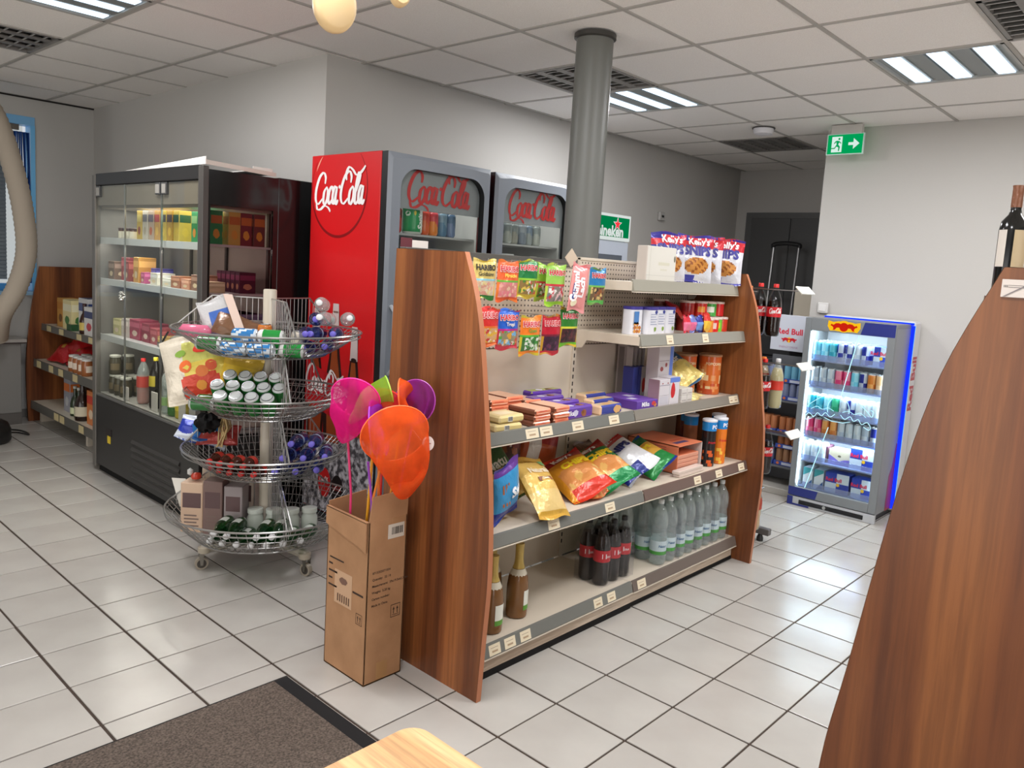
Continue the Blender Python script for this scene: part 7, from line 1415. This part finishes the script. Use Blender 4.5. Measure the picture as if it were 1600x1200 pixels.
# ================================================================== hand truck and cream carton before the far door
HT = thing('hand_truck', 'folding hand truck with black grip before the grey door', 'hand truck', (6.25, -.7, 0))
for y in (-.56, -.82): MB().tube([(6.33, y, 1.93), (6.22, y, .14)], .013, 8, (150, 150, 150)).build('pole', 'metal', HT)
MB().tube(spline([(6.33, -.555, 1.93), (6.335, -.56, 1.96), (6.335, -.69, 1.975), (6.335, -.82, 1.96), (6.33, -.825, 1.93)], 4), .022, 8, (24, 24, 26)).build('grip', 'satin', HT, True)
MB().box(6.29, 6.325, -.85, -.53, 1.50, 1.52, (50, 50, 52)).build('crossbar', 'satin', HT); MB().box(5.98, 6.24, -.85, -.53, .10, .115, (90, 90, 92)).build('toe_plate', 'metal', HT)
for y in (-.50, -.88): w = MB(); w.lathe([(.07, -.015), (.08, -.01), (.08, .01), (.07, .015)], 18, (6.26, y, .08), (30, 30, 32), axis=1); w.build('wheel', 'satin', HT, True)
t = thing('black_crate', 'dark crate stack standing before the grey door', 'crate', (5.6, -1.0, 0))
for k in range(4): MB().box(5.45, 5.85, -1.22, -.80, .001 + k * .31, .305 + k * .31, (40, 40, 42), ch=.008).build('crate', 'satin', t)
pc = at_x(1262, 497, 5.5); pt = at_x(1240, 456, 5.5)
t = thing('cream_carton', 'cream carton standing on the dark crates beside the wall edge', 'box', (5.5, -1.2, 1.245)); MB().box(5.46, 5.70, -1.36, -1.205, 1.242, 1.53, (206, 196, 178), ch=.004).build('carton', 'satin', t)
MB().box(5.44, 5.86, -1.40, -.79, 1.2325, 1.2415, (60, 60, 62)).build('board', 'satin', t)
# ================================================================== foreground walnut shelf end with wine bottle and card
FS = thing('shelf_end', 'walnut shelf end with slanted edge in the right foreground', 'shelf', (.5, -4.0, 0))
pr = [(-3.664 + (-2.266 - a) * -1 * -1 if False else -3.676 - (a + 2.266), b) for a, b in spline(F_, 5)]
pr = [(-3.650 - (a + 2.266) * .95, b) for a, b in spline(F_, 5)] + [(-4.26, 1.61), (-4.28, 1.2), (-4.28, 0)]
MB().prism(pr, .10, .122, 'yz').build('end_panel', 'walnut', FS)
e = MB()
for a, b in zip(pr[:-4], pr[1:-3]): e.face([(.0995, a[0] + .0006, a[1]), (.1225, a[0] + .0006, a[1]), (.1225, b[0] + .0006, b[1]), (.0995, b[0] + .0006, b[1])], (196, 150, 110))
e.face([(.0995, -3.843, 1.6106), (.1225, -3.843, 1.6106), (.1225, -4.26, 1.6106), (.0995, -4.26, 1.6106)], (190, 140, 100)); e.build('edge_band', 'satin', FS)
MB().box(1.09, 1.4, -4.26, -3.61, 1.556, 1.5695, (90, 60, 44)).build('top_board', 'satin', FS); MB().box(.123, 1.4, -4.26, -3.86, 1.42, 1.45, (206, 196, 180)).build('shelf', 'satin', FS); MB().box(.123, 1.4, -4.26, -3.72, .9, .93, (206, 196, 180)).build('shelf', 'satin', FS); MB().box(.123, 1.4, -4.26, -3.72, .10, .13, (206, 196, 180)).build('shelf', 'satin', FS); MB().box(.123, 1.4, -4.275, -4.262, .05, 1.55, (206, 196, 180)).build('back_panel', 'satin', FS)
MB().box(1.4, 1.422, -4.26, -3.70, 0, 1.57, (100, 60, 40)).build('end_panel', 'walnut', FS)
WINE = [(.034, 0), (.038, .004), (.0385, .02), (.0385, .19), (.034, .215), (.018, .235), (.0145, .25), (.014, .31)]
wn = bottle('wine_bottle', 'x', 'bottle', WINE, 'gloss', (14, 14, 13), cap=(110, 60, 40), capr=.0145, caph=.006, labels=[(.085, .190, (214, 206, 196), 2.15, 2.95)], neckfoil=(.255, (130, 84, 60)))
MB().grid(lambda a, b: (.0394 * math.cos(3.45 + 1.3 * a), .0394 * math.sin(3.45 + 1.3 * a), .085 + .105 * b), 12, 3, cf=lambda a, b: (196, 176, 140) if not (.3 < b < .5 and .2 < a < .8) else (150, 120, 90)).build('paper_label', 'satin', wn, True)
pw = at_y(1588, 440, -3.95)
place(wn, (1.145, -3.645, 1.570), (0, 0, 0), 'dark wine bottle with white label on the foreground shelf', None, (.85, .85, .9))
sg = thing('direction_card', 'white card with pointer print on the foreground walnut panel', 'sign', (.09, -3.9, 1.58))
c0 = at_x(1566, 464, .0992); c1 = at_x(1566, 436, .0992); MB().box(.0955, .0988, c0.y - .09, c0.y + .002, c0.z, c1.z, (214, 204, 196), ch=.0006).build('card', 'satin', sg)
fq = plane((.0950, c0.y + .002, c0.z), (0, -1, 0), (0, 0, 1)); hh = c1.z - c0.z; q = MB()
for k in range(5): q.rect(.003 + k * .0012, .0035 + k * .0012, hh * .55, hh * .68, fq, (60, 54, 54))
q.rect(.009, .06, hh * .66, hh * .68, fq, (70, 64, 64)); q.rect(.009, .06, hh * .55, hh * .57, fq, (70, 64, 64)); q.poly([(.003, .001), (.006, .001), (.06, hh * 1.1), (.055, hh * 1.1)][0:2] + [(.045, hh * .98), (.041, hh * .98)], plane((.0946, c0.y + .002, c0.z), (0, -1, 0), (0, 0, 1)), (130, 122, 122)); q.build('print', 'satin', sg)
# ================================================================== look-alikes: say which one, counted along the row or down the stack
bpy.context.view_layer.update()
ORD = ['second', 'third', 'fourth', 'fifth', 'sixth', 'seventh', 'eighth', 'ninth']
same = {}
for o in scene.objects:
    if 'label' in o and not o.parent: same.setdefault(o['label'], []).append(o)
def seen_at(o):
    d = o.matrix_world.translation - CAM; z = d.dot(CF); return PPX + FPX * d.dot(CR) / z, PPY - FPX * d.dot(CU) / z
for lab, L in same.items():
    if len(L) < 2 or len(L) > 9 or 'behind the front row' in lab: continue
    P = [(seen_at(o), o) for o in L]; du = max(p[0][0] for p in P) - min(p[0][0] for p in P); dv = max(p[0][1] for p in P) - min(p[0][1] for p in P)
    up = dv > 1.6 * du; P.sort(key=lambda p: p[0][1] if up else p[0][0])
    for k, (p, o) in enumerate(P):
        e = (('topmost' if k == 0 else 'lowest' if k == len(P) - 1 else ORD[k - 1] + ' from top') if up else ('leftmost' if k == 0 else 'rightmost' if k == len(P) - 1 else ORD[k - 1] + ' from left'))
        t = lab + ', ' + e; o['label'] = t if len(t.split()) <= 16 else lab
